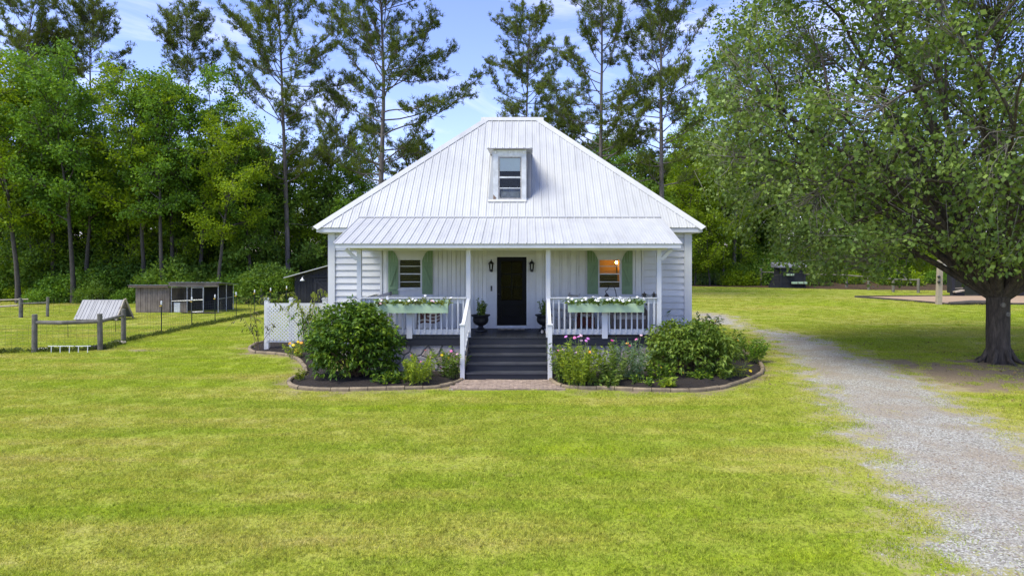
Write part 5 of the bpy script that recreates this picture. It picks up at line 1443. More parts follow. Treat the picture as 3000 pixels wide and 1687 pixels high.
def deciduous(seed, H, tr, base, cr, nleaf, leaf, nprim=13, spread=0.25, lean=(0, 0), top=0.9, twigs=6):
    """returns branch list, leaf points, directions (origin at trunk foot)"""
    rng = np.random.RandomState(seed)
    tp, trd = limb((0, 0, -0.2), np.array([lean[0], lean[1], 1.0]), H * top + 0.2, tr, tr * 0.12, 9, rng, (0, 0, 0.1), 0.035)
    trd[0] *= 1.35
    br = [(tp, trd)]; TP, TD = [], []
    cz = base + (H - base) * 0.48; ch = (H - base) * 0.54
    az = rng.uniform(0, 6.28)
    for i in range(nprim):
        f = (base / H) / top + (1 - (base / H) / top) * (i + 0.3) / nprim
        p, d = along(tp, min(f, 0.98)); az += 2.4 + rng.normal(0, 0.25)
        rel = (p[2] - cz) / ch
        L = cr * math.sqrt(max(0.12, 1 - min(abs(rel), 0.97) ** 2)) * rng.uniform(0.75, 1.1)
        el = R(18 + 40 * (i / nprim)) + rng.normal(0, 0.12)
        lp, lr = limb(p, azel(az, el), L, tr * 0.42 * (1 - 0.55 * i / nprim), tr * 0.05, 6, rng, (0, 0, 0.25), 0.10)
        br.append((lp, lr))
        for j in range(7):
            g = 0.22 + 0.78 * (j + rng.random()) / 7
            q, dq = along(lp, min(g, 0.99)); dq = dq / np.linalg.norm(dq)
            sd = dq * 0.5 + nrm(rng.normal(0, 1, 3) * np.array([1, 1, 0.6])) * 0.9 + np.array([0, 0, 0.15])
            sl = L * 0.42 * (1.15 - 0.5 * g) * rng.uniform(0.7, 1.2) + 0.25
            sp_, sr_ = limb(q, sd, sl, tr * 0.12, 0.012, 4, rng, (0, 0, 0.05), 0.14)
            br.append((sp_, sr_))
            for k in range(twigs):
                tq, td = along(sp_, min(0.25 + 0.75 * (k + rng.random()) / twigs, 0.99))
                td = nrm(td) * 0.6 + rng.normal(0, 0.6, 3)
                e = tq + nrm(td) * rng.uniform(0.15, 0.55) * (0.5 + sl * 0.25)
                TP.append(e); TD.append(nrm(td))
                br.append((np.array([tq, (tq + e) / 2 + rng.normal(0, 0.02, 3), e]), np.array([0.012, 0.009, 0.005])))
    TP, TD = np.array(TP), np.array(TD)
    per = max(1, nleaf // len(TP)); cl = rng.random(len(TP))
    idx = np.repeat(np.arange(len(TP)), per)
    Pn = TP[idx] + rng.normal(0, spread, (len(idx), 3)) * np.array([1, 1, 0.62])
    tint = np.clip(cl[idx] * 0.55 + rng.random(len(idx)) * 0.45, 0, 1)
    V, F, T = make_leaves(Pn, TD[idx], leaf * rng.uniform(0.7, 1.3, len(idx)), rng, 0.25, 0.62, tint=tint)
    return br, V, F, T

def pine(seed, H, tr, base, cr, ntuft=1, lean=(0, 0), dead=3, needle=0.25, kink=None, dens=1.0):
    rng = np.random.RandomState(seed)
    tp, trd = limb((0, 0, -0.2), np.array([lean[0], lean[1], 1.0]), H + 0.2, tr, tr * 0.10, 14, rng, (-lean[0], -lean[1], 0.1), 0.014)
    trd[0] *= 1.25
    br = [(tp, trd)]; TP, TD = [], []
    z = base; az = rng.uniform(0, 6.28)
    while z < H * 0.985:
        f = (z - base) / (H - base)
        prof = float(np.interp(f, [0, 0.15, 0.4, 0.7, 0.9, 1.0], [0.62, 0.95, 1.0, 0.78, 0.45, 0.22]))
        for w in range(rng.randint(2, 5)):
            az += 2.1 + rng.normal(0, 0.7)
            if rng.random() < 0.18 and f < 0.8: continue
            L = cr * prof * rng.uniform(0.42, 1.12)
            p, d = along(tp, min((z + rng.uniform(-0.2, 0.2) + 0.2) / (H + 0.2), 0.99))
            el = R(4 + 46 * f) + rng.normal(0, 0.2)
            lp, lr = limb(p, azel(az, el), L, max(tr * 0.24 * (1 - 0.6 * f), 0.018), 0.012, 7, rng, (0, 0, rng.uniform(0.1, 0.6)), 0.12)
            br.append((lp, lr))
            ns = max(4, int(L * 4.0 * dens))
            for j in range(ns):
                g = 0.26 + 0.74 * ((j + rng.random()) / ns) ** 0.85
                q, dq = along(lp, min(g, 0.99)); dq = nrm(dq)
                side = np.cross(dq, [0, 0, 1]) * (1 if rng.random() < 0.5 else -1)
                sd = dq * 0.6 + side * rng.uniform(0.2, 1.1) + np.array([0, 0, rng.uniform(-0.25, 0.75)])
                sl = rng.uniform(0.35, 1.15) * (1.25 - 0.5 * g) * min(1.1, L / 2.5 + 0.3)
                sp_, sr_ = limb(q, sd, sl, 0.02, 0.008, 3, rng, (0, 0, 0.3), 0.18)
                br.append((sp_, sr_))
                for k in range(rng.randint(2, 6)):
                    tq, td = along(sp_, min(0.3 + 0.7 * rng.random(), 0.99))
                    TP.append(tq + rng.normal(0, 0.12, 3)); TD.append(nrm(nrm(td) + np.array([0, 0, 0.35])))
        z += rng.uniform(0.35, 0.95) * (0.75 + 0.4 * (1 - f))
    for i in range(dead):                                   # bare snags below the crown
        zz = base * rng.uniform(0.45, 0.98); p, d = along(tp, (zz + 0.2) / (H + 0.2))
        br.append(limb(p, azel(rng.uniform(0, 6.28), rng.uniform(-0.2, 0.5)), rng.uniform(0.5, 1.6), 0.035, 0.01, 4, rng, (0, 0, 0.1), 0.15))
    TP, TD = np.array(TP), np.array(TD)
    k = 15; idx = np.repeat(np.arange(len(TP)), k); N = len(idx)
    d = nrm(TD[idx] * 0.75 + rng.normal(0, 0.62, (N, 3)))
    L = needle * rng.uniform(0.7, 1.25, N)[:, None]
    s = nrm(np.cross(d, rng.normal(0, 1, (N, 3)))) * 0.020
    p0 = TP[idx] + rng.normal(0, 0.05, (N, 3))
    V = np.stack([p0 - s, p0 + s, p0 + d * L], 1).reshape(-1, 3)
    F = (np.arange(N)[:, None] * 3 + np.arange(3)[None]).astype(np.int32)
    cl = rng.random(len(TP))
    T = np.repeat(np.clip(cl[idx] * 0.6 + rng.random(N) * 0.4, 0, 1), 3)
    return br, V, F, T

def tree_obj(name, gen, bark_m, leaf_m, loc, label, group=None, sides=6, rot=0.0, scale=1.0):
    br, V, F, T = gen
    t = thing(name, loc, label, 'tree', group)
    Vb, Fb = tubes(br, sides)
    o = bpy.data.objects.new('trunk', np_mesh('trunk', Vb, Fb, bark_m, None, True)); link(o, t, loc)
    o = bpy.data.objects.new('crown', np_mesh('crown', V, F, leaf_m, T)); link(o, t, loc)
    t.rotation_euler[2] = rot; t.scale = (scale,) * 3
    return t
def copy_tree(src, loc, label, rot, sc, group, mat=None, name=None):
    c = src.copy(); col.objects.link(c); WLOC[c.name] = Vector(loc)
    c.location = loc; c.rotation_euler[2] = rot; c.scale = sc
    tag(c, label, 'tree', group)
    for ch in src.children:
        d = ch.copy(); d.parent = c; col.objects.link(d)
    return c

# ------------------------------------------------------------------ tall pines
def at(px, Y): return (sx(px, Y), Y, float(gz(sx(px, Y), Y)))
PINES = [  # pixel of the trunk, depth, height, trunk radius, crown base, crown radius, lean, seed, label
    (842, 47, 23.5, 0.20, 8.0, 5.2, (0.0, 0), 11, 'tall straight pine with open tiers of branches left of the house roof', 'needle'),
    (1112, 45, 22.8, 0.27, 8.0, 7.2, (0.01, 0), 12, 'broad crowned tall pine rising just left of the roof ridge', 'needle'),
    (1536, 58, 24.0, 0.20, 12.6, 4.6, (0, 0), 13, 'slender pine with thin round top directly above the roof ridge', 'needle'),
    (1758, 47, 22.5, 0.22, 7.6, 5.4, (-0.01, 0), 14, 'tall open pine standing first to the right of the ridge', 'needle'),
    (1942, 45, 21.5, 0.22, 7.4, 4.4, (0.01, 0), 15, 'tall pine with dark clumps beside the pear tree crown', 'needle'),
    (565, 56, 22.8, 0.14, 15.6, 3.1, (0, 0), 16, 'thin small-crowned pine poking above the left wood', 'needle'),
    (272, 54, 22.6, 0.17, 11.5, 4.3, (0, 0), 17, 'dark pointed pine behind the leafy trees at left', 'needle'),
    (30, 50, 23.5, 0.20, 10.0, 4.8, (0, 0), 18, 'tall dense pine at the far left edge of the wood', 'needle'),
    (150, 52, 19.5, 0.17, 8.0, 4.2, (0, 0), 19, 'shorter bushy pine between the two left-edge pines', 'needle_y'),
    (995, 52, 14.6, 0.13, 4.5, 3.2, (0, 0), 20, 'young yellow-green pine between the two tall pines left of the roof', 'needle_y'),
    (1215, 54, 10.9, 0.15, 4.4, 4.0, (0, 0), 22, 'low bushy pine showing over the left roof slope', 'needle_y'),
    (2150, 60, 22.0, 0.18, 9.0, 3.8, (0, 0), 23, 'tall pine half hidden behind the pear tree crown', 'needle'),
    (1660, 60, 15.5, 0.15, 8.0, 4.2, (0, 0), 24, 'short pine in the gap right of the ridge', 'needle'),
]
pine_objs = []
for px, Y, H, tr, cb, cr, ln, sd, lab, lm in PINES:
    pine_objs.append(tree_obj('pine_tree', pine(sd, H, tr, cb, cr * 1.12, lean=ln, dens=1.3), 'bark_pine', lm, at(px, Y), lab, 'tall pines behind the house'))
# crooked bare branch left of the roof
# ------------------------------------------------------------------ leafy wood: five kinds, copied
protos = []
specs = [(31, 13.6, 0.18, 5.0, 3.9, 12500, 0.19, 'leaf_wood'), (32, 13.0, 0.16, 4.4, 3.9, 13000, 0.18, 'leaf_bright'), (33, 15.2, 0.18, 6.2, 3.5, 10500, 0.20, 'leaf_wood'),
         (34, 8.4, 0.11, 1.6, 3.1, 11500, 0.21, 'leaf_dark'), (35, 6.4, 0.07, 1.4, 2.2, 7000, 0.15, 'leaf_bright')]
SPOTS = [  # pixel, depth, kind, scale, label
    (-70, 44, 0, 1.05, None), (55, 43, 1, 1.05, 'bright green tree at the left frame edge behind the paddock rails'), (150, 46, 2, 1.02, 'leafy green tree with dark trunk left of the animal shelter'),
    (255, 45, 0, 0.92, None), (340, 49, 3, 0.9, None), (420, 45, 1, 1.04, 'bright yellow-green domed tree behind the board coop'), (505, 46, 2, 0.94, None),
    (585, 46, 0, 0.98, 'dark topped leafy tree behind the wire run of the coop'), (660, 50, 3, 0.95, None), (735, 46, 0, 0.72, None), (805, 48, 3, 0.95, None), (885, 49, 1, 0.82, 'yellow-green tree above the black barn roof'),
    (960, 49, 3, 0.95, None), (1030, 49, 0, 0.75, None), (0, 50, 2, 1.05, None), (200, 51, 3, 1.2, None), (375, 53, 0, 0.8, None), (545, 52, 3, 1.15, None), (700, 54, 1, 0.8, None), (620, 51, 4, 1.1, None), (455, 52, 4, 1.1, None), (310, 51, 4, 1.0, None), (120, 50, 4, 1.05, None), (20, 51, 4, 1.0, None), (770, 50, 4, 1.05, None), (930, 50, 4, 1.0, None), (215, 43, 0, 0.98, None), (480, 43.5, 2, 0.86, None), (640, 43.5, 1, 0.85, None), (720, 47.5, 3, 1.1, None), (520, 47.5, 3, 0.95, None), (250, 47.5, 3, 0.95, None), (90, 46, 3, 0.9, None), (390, 47, 4, 1.15, None), (170, 47, 4, 1.15, None), (560, 47, 4, 1.1, None), (60, 49, 3, 1.15, None), (430, 50, 3, 1.15, None), (280, 50, 3, 1.1, None), (600, 50, 3, 1.15, None), (130, 51, 3, 1.15, None),
    (2050, 62, 0, 1.0, None), (2110, 64, 3, 1.1, None), (2000, 60, 1, 0.95, 'bright green tree right behind the right house corner'), (2190, 66, 1, 1.1, None), (2300, 65, 3, 1.2, None), (2420, 66, 0, 1.15, None), (2540, 65, 3, 1.2, None), (2660, 66, 2, 1.1, None), (2800, 65, 3, 1.2, None), (2950, 66, 0, 1.2, None), (2080, 57.5, 4, 1.0, None), (2035, 58, 4, 1.05, None), (2120, 58, 1, 0.75, None), (2170, 60, 4, 0.8, None), (2380, 61, 4, 0.9, None), (2600, 62, 4, 1.0, None), (2730, 61, 4, 0.9, None), (1880, 58, 3, 1.0, None), (1780, 60, 0, 0.9, None), (3060, 62, 3, 1.2, None)]
rr = random.Random(77)
used = {}
for px, Y, k, s, lab in SPOTS:
    loc = at(px, Y)
    left = px < 1400
    kind_ = {0: 'mid green leafy tree', 1: 'bright green leafy tree', 2: 'tall loose leafy tree', 3: 'dark green dense tree', 4: 'low bright sapling'}[k]
    if left: reg = next(v for c, v in ((-40, 'beyond the left frame edge'), (90, 'at the left frame edge'), (200, 'left of the animal shelter'), (310, 'behind the tin roofed shelter'), (390, 'between shelter and coop'), (500, 'behind the coop board wall'), (600, 'behind the coop wire run'), (690, 'right of the coop run'), (830, 'between coop and barn'), (940, 'behind the black barn'), (1500, 'beside the left roof slope')) if px < c)
    else: reg = next(v for c, v in ((1900, 'behind the right roof slope'), (2070, 'beside the right house corner'), (2150, 'left of the fence post and playhouse'), (2260, 'just left of the black playhouse'), (2400, 'behind the black playhouse'), (2500, 'right of the black playhouse'), (2700, 'left of the bird house pole'), (2760, 'behind the bird house pole'), (2900, 'behind the play pit'), (3500, 'behind the pear trunk')) if px < c)
    rowd = ('in the front row' if Y < (44.5 if left else 61.5) else 'in the middle row' if Y < (49 if left else 64.5) else 'in the back row')
    lab = lab or kind_ + ' ' + rowd + ' ' + reg
    grp = ('woodland trees left of the house' if left else 'woodland trees right of the house')
    if k not in used:
        sd, H, tr, cb, cr, nl, lf_, lm = specs[k]
        o = tree_obj('leafy_tree' if k != 4 else 'sapling', deciduous(sd, H, tr, cb, cr, nl, lf_), 'bark_dark', lm, loc, lab, grp, 5, rr.uniform(0, 6.28), s)
        used[k] = o; protos.append(o)
    else:
        copy_tree(used[k], loc, lab, rr.uniform(0, 6.28), (s, s, s * rr.uniform(0.93, 1.07)), grp)

# ------------------------------------------------------------------ the big pear tree at the right
def pear():
    """trunk forking low into many limbs; leaf clusters fill a broad boxy crown and hang on twigs grown from the nearest limb"""
    rng = np.random.RandomState(51)
    br, tw = [], []
    stem, sr = limb((0, 0, -0.1), np.array([0.0, 0, 1.0]), 2.05, 0.315, 0.31, 6, rng, (0, 0, 0), 0.015)
    sr[0] = 0.37; sr[1] = 0.33
    br.append((stem, sr))
    C = np.array([0.0, 0.8, 9.4]); Rd = np.array([8.75, 6.6, 7.9])
    sup = lambda p: (np.abs((p - C) / Rd / np.stack([1 - 0.16 * np.clip((p[..., 2] - 6) / 8, 0, 1), np.ones_like(p[..., 2]), np.ones_like(p[..., 2])], -1)) ** 2.6).sum(-1)
    prim = [(i * 2.399 + 0.5, [R(36), R(58), R(42), R(74), R(38), R(48), R(66)][i % 7] + rng.normal(0, 0.06), rng.uniform(7.5, 10.5)) for i in range(18)]
    prim += [(math.pi + 0.05, R(34), 9.0), (math.pi + 0.4, R(40), 9.4), (math.pi - 0.4, R(38), 9.2), (math.pi + 0.1, R(50), 10), (math.pi - 0.7, R(34), 8.6), (math.pi + 0.75, R(36), 8.6), (math.pi + 0.25, R(52), 11), (math.pi - 0.2, R(62), 12), (R(-38), R(28), 4.5), (R(-8), R(28), 7)]
    def clear_of(p):                                         # open spots below the crown towards the pole and the playhouse
        X_w, Y_w = p[:, 0] + 13.95, p[:, 1] + 20.1
        a = (np.abs(X_w / Y_w - 0.607) < 0.022) & (p[:, 2] < CAMZ + 0.12)
        b = (np.abs(X_w / Y_w - 0.392) < 0.024) & (p[:, 2] < CAMZ - 0.026 * Y_w)
        return ~(a | b)
    nodes, ndir = [], []
    for i, (az, el, L) in enumerate(prim):
        p = np.array([0.13 * math.cos(az), 0.13 * math.sin(az), 1.75 + 0.25 * math.sin(el) + (0.5 if el < R(24) else 0) * rng.random()])
        lp, lr = limb(p, azel(az, el + 0.16), L, 0.14 if el > R(45) else 0.105, 0.02, 10, rng, (0, 0, -0.42 if el < R(43) else 0.05), 0.07)
        br.append((lp, lr))
        for j in range(7):
            q, dq = along(lp, min(0.25 + 0.75 * (j + rng.random()) / 7, 0.99)); dq = nrm(dq)
            s_, r_ = limb(q, dq * 0.6 + nrm(rng.normal(0, 1, 3)) * 0.8 + np.array([0, 0, 0.12]), rng.uniform(1.4, 3.2), 0.045, 0.014, 5, rng, (0, 0, 0.0), 0.10)
            if sup(s_[-1]) > 1.0 or s_[:, 2].min() < 2.6: continue
            br.append((s_, r_)); nodes.append(s_[1:]); ndir.append(np.diff(s_, axis=0))
        nodes.append(lp[2:]); ndir.append(np.diff(lp, axis=0)[1:])
    nodes = np.concatenate(nodes); ndir = nrm(np.concatenate(ndir))
    nodes = np.concatenate([nodes + ndir * f for f in (-0.55, -0.25, 0.0)]); ndir = np.tile(ndir, (3, 1))
    n0 = 26000
    P_ = C + rng.uniform(-1, 1, (n0, 3)) * Rd
    s = sup(P_); edge = 0.10 * (np.sin(P_[:, 0] * 1.9 + P_[:, 2]) + np.sin(P_[:, 1] * 2.3 - P_[:, 2] * 1.7))
    gap = np.sin(P_[:, 0] * 0.95 + 1.3) * np.sin(P_[:, 1] * 0.9) * np.sin(P_[:, 2] * 0.85 + 0.6) + 0.35 * np.sin(P_[:, 0] * 2.7) * np.sin(P_[:, 2] * 2.4 + P_[:, 1])
    low = 3.19 - 0.044 * (P_[:, 1] + 20.1) + 0.5 * rng.random(n0) ** 2 + 0.30 * np.sin(P_[:, 0] * 1.3) ** 2
    k = (s + edge < 1.0) & (rng.random(n0) < 0.22 + 0.8 * s) & (gap > -0.36) & (P_[:, 2] > low) & clear_of(P_)
    TP = P_[k][:5200]
    TD = np.empty_like(TP)
    for i, e in enumerate(TP):
        d = np.linalg.norm(nodes - e, axis=1) + 0.35 * np.maximum(0, nodes[:, 2] - e[2])
        j = int(np.argpartition(d, 4)[:4][rng.randint(4)]); q = nodes[j]
        q = q + ndir[j] * rng.uniform(-0.25, 0.25)
        m = (q + e) / 2 + ndir[j] * 0.2 * d[j] + rng.normal(0, 0.10 + 0.06 * d[j], 3) + np.array([0, 0, 0.08 * d[j]])
        TD[i] = nrm(e - m)
        tw.append((np.array([q, (q + m) / 2 + rng.normal(0, 0.05, 3), m, e]), np.array([0.013, 0.011, 0.008, 0.004])))
    for i in range(260):                                     # bare pale inner twigs
        lp = br[1 + rng.randint(len(br) - 1)][0]
        q, dq = along(lp, rng.uniform(0.12, 0.8))
        t_ = limb(q, nrm(dq) * 0.4 + rng.normal(0, 0.8, 3), rng.uniform(0.5, 1.9), 0.014, 0.004, 4, rng, (0, 0, rng.uniform(-0.4, 0.4)), 0.2)
        if t_[0][:, 2].min() > 2.5: tw.append(t_)
    per = int(np.ceil(150000 / len(TP))); idx = np.repeat(np.arange(len(TP)), per); n = len(idx)
    cl = rng.random(len(TP))
    Pn = TP[idx] + rng.normal(0, 0.17, (n, 3)) - TD[idx] * np.abs(rng.normal(0, 0.25, (n, 1)))
    keep = clear_of(Pn) & (Pn[:, 2] > 3.19 - 0.048 * (Pn[:, 1] + 20.1))
    Pn = Pn[keep]; idx = idx[keep]; n = len(idx)
    tint = np.clip(cl[idx] * 0.45 + rng.random(n) * 0.55, 0, 1)
    V, F, T = make_leaves(Pn, TD[idx], 0.122 * rng.uniform(0.5, 1.38, n), rng, 0.35, 0.78, tint=tint)
    return br, tw, V, F, T
br, tw, V, F, T = pear()
ploc = (13.95, 20.1, 0.0)
pt = thing('pear_tree', ploc, 'huge spreading tree with dark trunk right of the driveway', 'tree')
Vb, Fb = tubes(br, 12)
rng = np.random.RandomState(3)
link(bpy.data.objects.new('trunk', np_mesh('trunk', Vb, Fb, 'bark_pear', None, True)), pt, ploc)
Vb, Fb = tubes(tw, 4)
link(bpy.data.objects.new('twigs', np_mesh('twigs', Vb, Fb, 'bark_twig', None, True)), pt, ploc)
link(bpy.data.objects.new('crown', np_mesh('crown', V, F, 'leaf_pear', T)), pt, ploc)
for i in range(7):                                           # root flare
    a = i * 0.9 + 0.3
    MB().tube([(ploc[0] + 0.24 * math.cos(a), ploc[1] + 0.24 * math.sin(a), 0.45), (ploc[0] + 0.42 * math.cos(a), ploc[1] + 0.42 * math.sin(a), 0.12), (ploc[0] + 0.72 * math.cos(a), ploc[1] + 0.72 * math.sin(a), -0.05)], [0.07, 0.07, 0.03], 7).build('root', 'bark_pear', pt, True)
for x_, z_, r_ in ((-0.08, 1.72, 0.07), (0.06, 1.45, 0.07)):
    MB().lathe([(r_ * 0.55, 0.0), (r_, 0.02), (r_ * 0.9, 0.05), (r_ * 0.5, 0.03)], (0, 0, 0), 12)
    mb = MB().lathe([(r_, -0.06), (r_, 0.03), (r_ * 0.8, 0.04), (r_ * 0.45, 0.02)], (0, 0, 0), 12)
    mb.V = [(ploc[0] + x_ + v[0], ploc[1] - math.sqrt(max(0.31 ** 2 - x_ ** 2, 0.02)) - v[2], z_ + v[1]) for v in mb.V]
    mb.build('cut_stub', 'fascia_wood' if z_ > 2 else 'bark_twig', pt, True)

# ------------------------------------------------------------------ deep wood behind as one mass, and undergrowth
def gn_scatter(name, pts, objs, idx, rot, scl, mat_list=None, kind='stuff', label=None, relative=False):
    """one object of points; geometry nodes put copies of the given meshes on them"""
    me = bpy.data.meshes.new(name); me.vertices.add(len(pts)); me.vertices.foreach_set('co', np.asarray(pts, np.float32).ravel())
    for nme, arr, ty in (('idx', idx, 'INT'), ('rotz', rot, 'FLOAT'), ('scl', scl, 'FLOAT')):
        a = me.attributes.new(nme, ty, 'POINT'); a.data.foreach_set('value', np.asarray(arr, np.int32 if ty == 'INT' else np.float32))
    o = bpy.data.objects.new(name, me); link(o)
    ng = bpy.data.node_groups.new(name, 'GeometryNodeTree')
    ng.interface.new_socket('Geometry', in_out='INPUT', socket_type='NodeSocketGeometry')
    ng.interface.new_socket('Geometry', in_out='OUTPUT', socket_type='NodeSocketGeometry')
    N, Lk = ng.nodes, ng.links
    gi = N.new('NodeGroupInput'); go = N.new('NodeGroupOutput')
    join = N.new('GeometryNodeJoinGeometry')
    for ob in reversed(objs):
        group = ob if isinstance(ob, (list, tuple)) else [ob]
        j2 = N.new('GeometryNodeJoinGeometry')
        for b in group:
            oi = N.new('GeometryNodeObjectInfo'); oi.inputs['Object'].default_value = b
            oi.transform_space = 'ORIGINAL'; oi.inputs['As Instance'].default_value = False
            Lk.new(oi.outputs['Geometry'], j2.inputs[0])
        g2 = N.new('GeometryNodeGeometryToInstance'); Lk.new(j2.outputs[0], g2.inputs[0])
        Lk.new(g2.outputs[0], join.inputs[0])
    ip = N.new('GeometryNodeInstanceOnPoints'); ip.inputs['Pick Instance'].default_value = True
    def na(nm, ty):
        n = N.new('GeometryNodeInputNamedAttribute'); n.data_type = ty; n.inputs['Name'].default_value = nm; return n.outputs['Attribute']
    cx = N.new('ShaderNodeCombineXYZ'); Lk.new(na('rotz', 'FLOAT'), cx.inputs[2])
    Lk.new(gi.outputs[0], ip.inputs['Points']); Lk.new(join.outputs[0], ip.inputs['Instance'])
    Lk.new(na('idx', 'INT'), ip.inputs['Instance Index']); Lk.new(cx.outputs[0], ip.inputs['Rotation']); Lk.new(na('scl', 'FLOAT'), ip.inputs['Scale'])
    Lk.new(ip.outputs[0], go.inputs[0])
    md = o.modifiers.new('scatter', 'NODES'); md.node_group = ng
    tag(o, label, None, None, kind)
    return o
rng = np.random.RandomState(9)
pts, idx, rot, scl = [], [], [], []
for i in range(185):
    Y = rng.uniform(56, 84); X = rng.uniform(-66, 62)
    if Y < 66 and X > 4: Y = rng.uniform(67, 84)
    pts.append((X, Y, float(gz(X, Y)))); idx.append(rng.randint(0, 5)); rot.append(rng.uniform(0, 6.28)); scl.append((rng.uniform(0.34, 0.54) if X < 4 else rng.uniform(0.55, 0.9)) * (1.5 if idx[-1] > 2 else 1.0))
groups = [list(used[k].children) for k in range(5)]
gn_scatter('deep_wood', pts, groups, idx, rot, scl, label='deep shady wood filling in behind the front trees')
# undergrowth shrubs along the wood edge
def shrub_gen(seed, w, h, nl, lf_):
    rng = np.random.RandomState(seed)
    n = nl // 14; az = rng.uniform(0, 6.28, n); r = np.sqrt(rng.random(n)) * w; z = rng.random(n) ** 0.8 * h * np.sqrt(np.clip(1 - (r / w) ** 2 * 0.75, 0.05, 1))
    TP = np.stack([r * np.cos(az), r * np.sin(az), z], 1)
    idx = np.repeat(np.arange(n), 14); Pn = TP[idx] + rng.normal(0, 0.16, (len(idx), 3))
    Pn[:, 2] = np.abs(Pn[:, 2])
    cl = rng.random(n)
    br = [limb((0, 0, 0), TP[i] + np.array([0, 0, 0.3]), np.linalg.norm(TP[i]) * 0.95 + 0.05, 0.02, 0.006, 3, rng, (0, 0, 0), 0.05) for i in range(0, n, max(1, n // 24))]
    V, F, T = make_leaves(Pn, nrm(TP[idx] + 0.01), lf_ * rng.uniform(0.7, 1.3, len(idx)), rng, 0.2, 0.6, tint=np.clip(cl[idx] * 0.5 + rng.random(len(idx)) * 0.5, 0, 1))
    return br, V, F, T
us = []
for k, (sd, w, h, lm) in enumerate(((61, 1.5, 1.5, 'leaf_wood'), (62, 1.8, 2.4, 'leaf_dark'), (63, 1.3, 1.1, 'leaf_bright'))):
    us.append((shrub_gen(sd, w, h, 4200, 0.17), lm))
sp2 = []
for i in range(26): sp2.append((rng.uniform(-80, 740), rng.uniform(42.5, 46.5), [0, 1, 0, 1][rng.randint(4)], rng.uniform(0.55, 1.15)))
for px in (775, 790, 835): sp2.append((px, 43.5, 1, 1.0))
for i in range(20): sp2.append((rng.uniform(2000, 2240) if i < 12 else rng.uniform(2250, 3000), rng.uniform(58.0, 61), [2, 0, 1, 2][rng.randint(4)], rng.uniform(0.7, 1.2)))
first = {}
for px, Y, k, s in sp2:
    left = px < 1400
    (br, V, F, T), lm = us[k]
    loc = at(px, Y)
    zone = next(v for c, v in ((90, 'at the left frame edge'), (230, 'left of the animal shelter'), (400, 'behind the animal shelter'), (560, 'behind the coop'), (700, 'right of the coop'), (1400, 'beside the barn'), (2100, 'right of the house corner'), (2240, 'left of the black playhouse'), (2500, 'on the bank by the playhouse'), (2760, 'on the bank by the pole'), (9999, 'on the bank behind the play pit')) if px < c)
    lab = ['mid green wild shrub ', 'dark wild shrub ', 'low bright green wild shrub '][k] + zone
    grp = 'wild shrubs along the wood edge'
    if k not in first:
        t = tree_obj('wild_shrub', us[k][0], 'stem_brown', lm, loc, lab, grp, 4, 0, s); t['category'] = 'shrub'; first[k] = t
        for ch in t.children:
            if ch.name.startswith('trunk'): ch.name = 'stems'
            else: ch.name = 'foliage'
    else:
        c = copy_tree(first[k], loc, lab, rr.uniform(0, 6.28), (s, s, s * rr.uniform(0.8, 1.1)), grp); c['category'] = 'shrub'

pts, idx, rot, scl = [], [], [], []
for i in range(210):
    Y = rng.uniform(45, 62); X = rng.uniform(-52, 8)
    if i > 120: Y = rng.uniform(62, 74); X = rng.uniform(5, 48)
    pts.append((X, Y, float(gz(X, Y)))); idx.append(rng.randint(0, 3)); rot.append(rng.uniform(0, 6.28)); scl.append(rng.uniform(0.8, 1.7))
gn_scatter('undergrowth', pts, [list(first[k].children) for k in range(3)], idx, rot, scl, label='tangled green undergrowth beneath the wood')
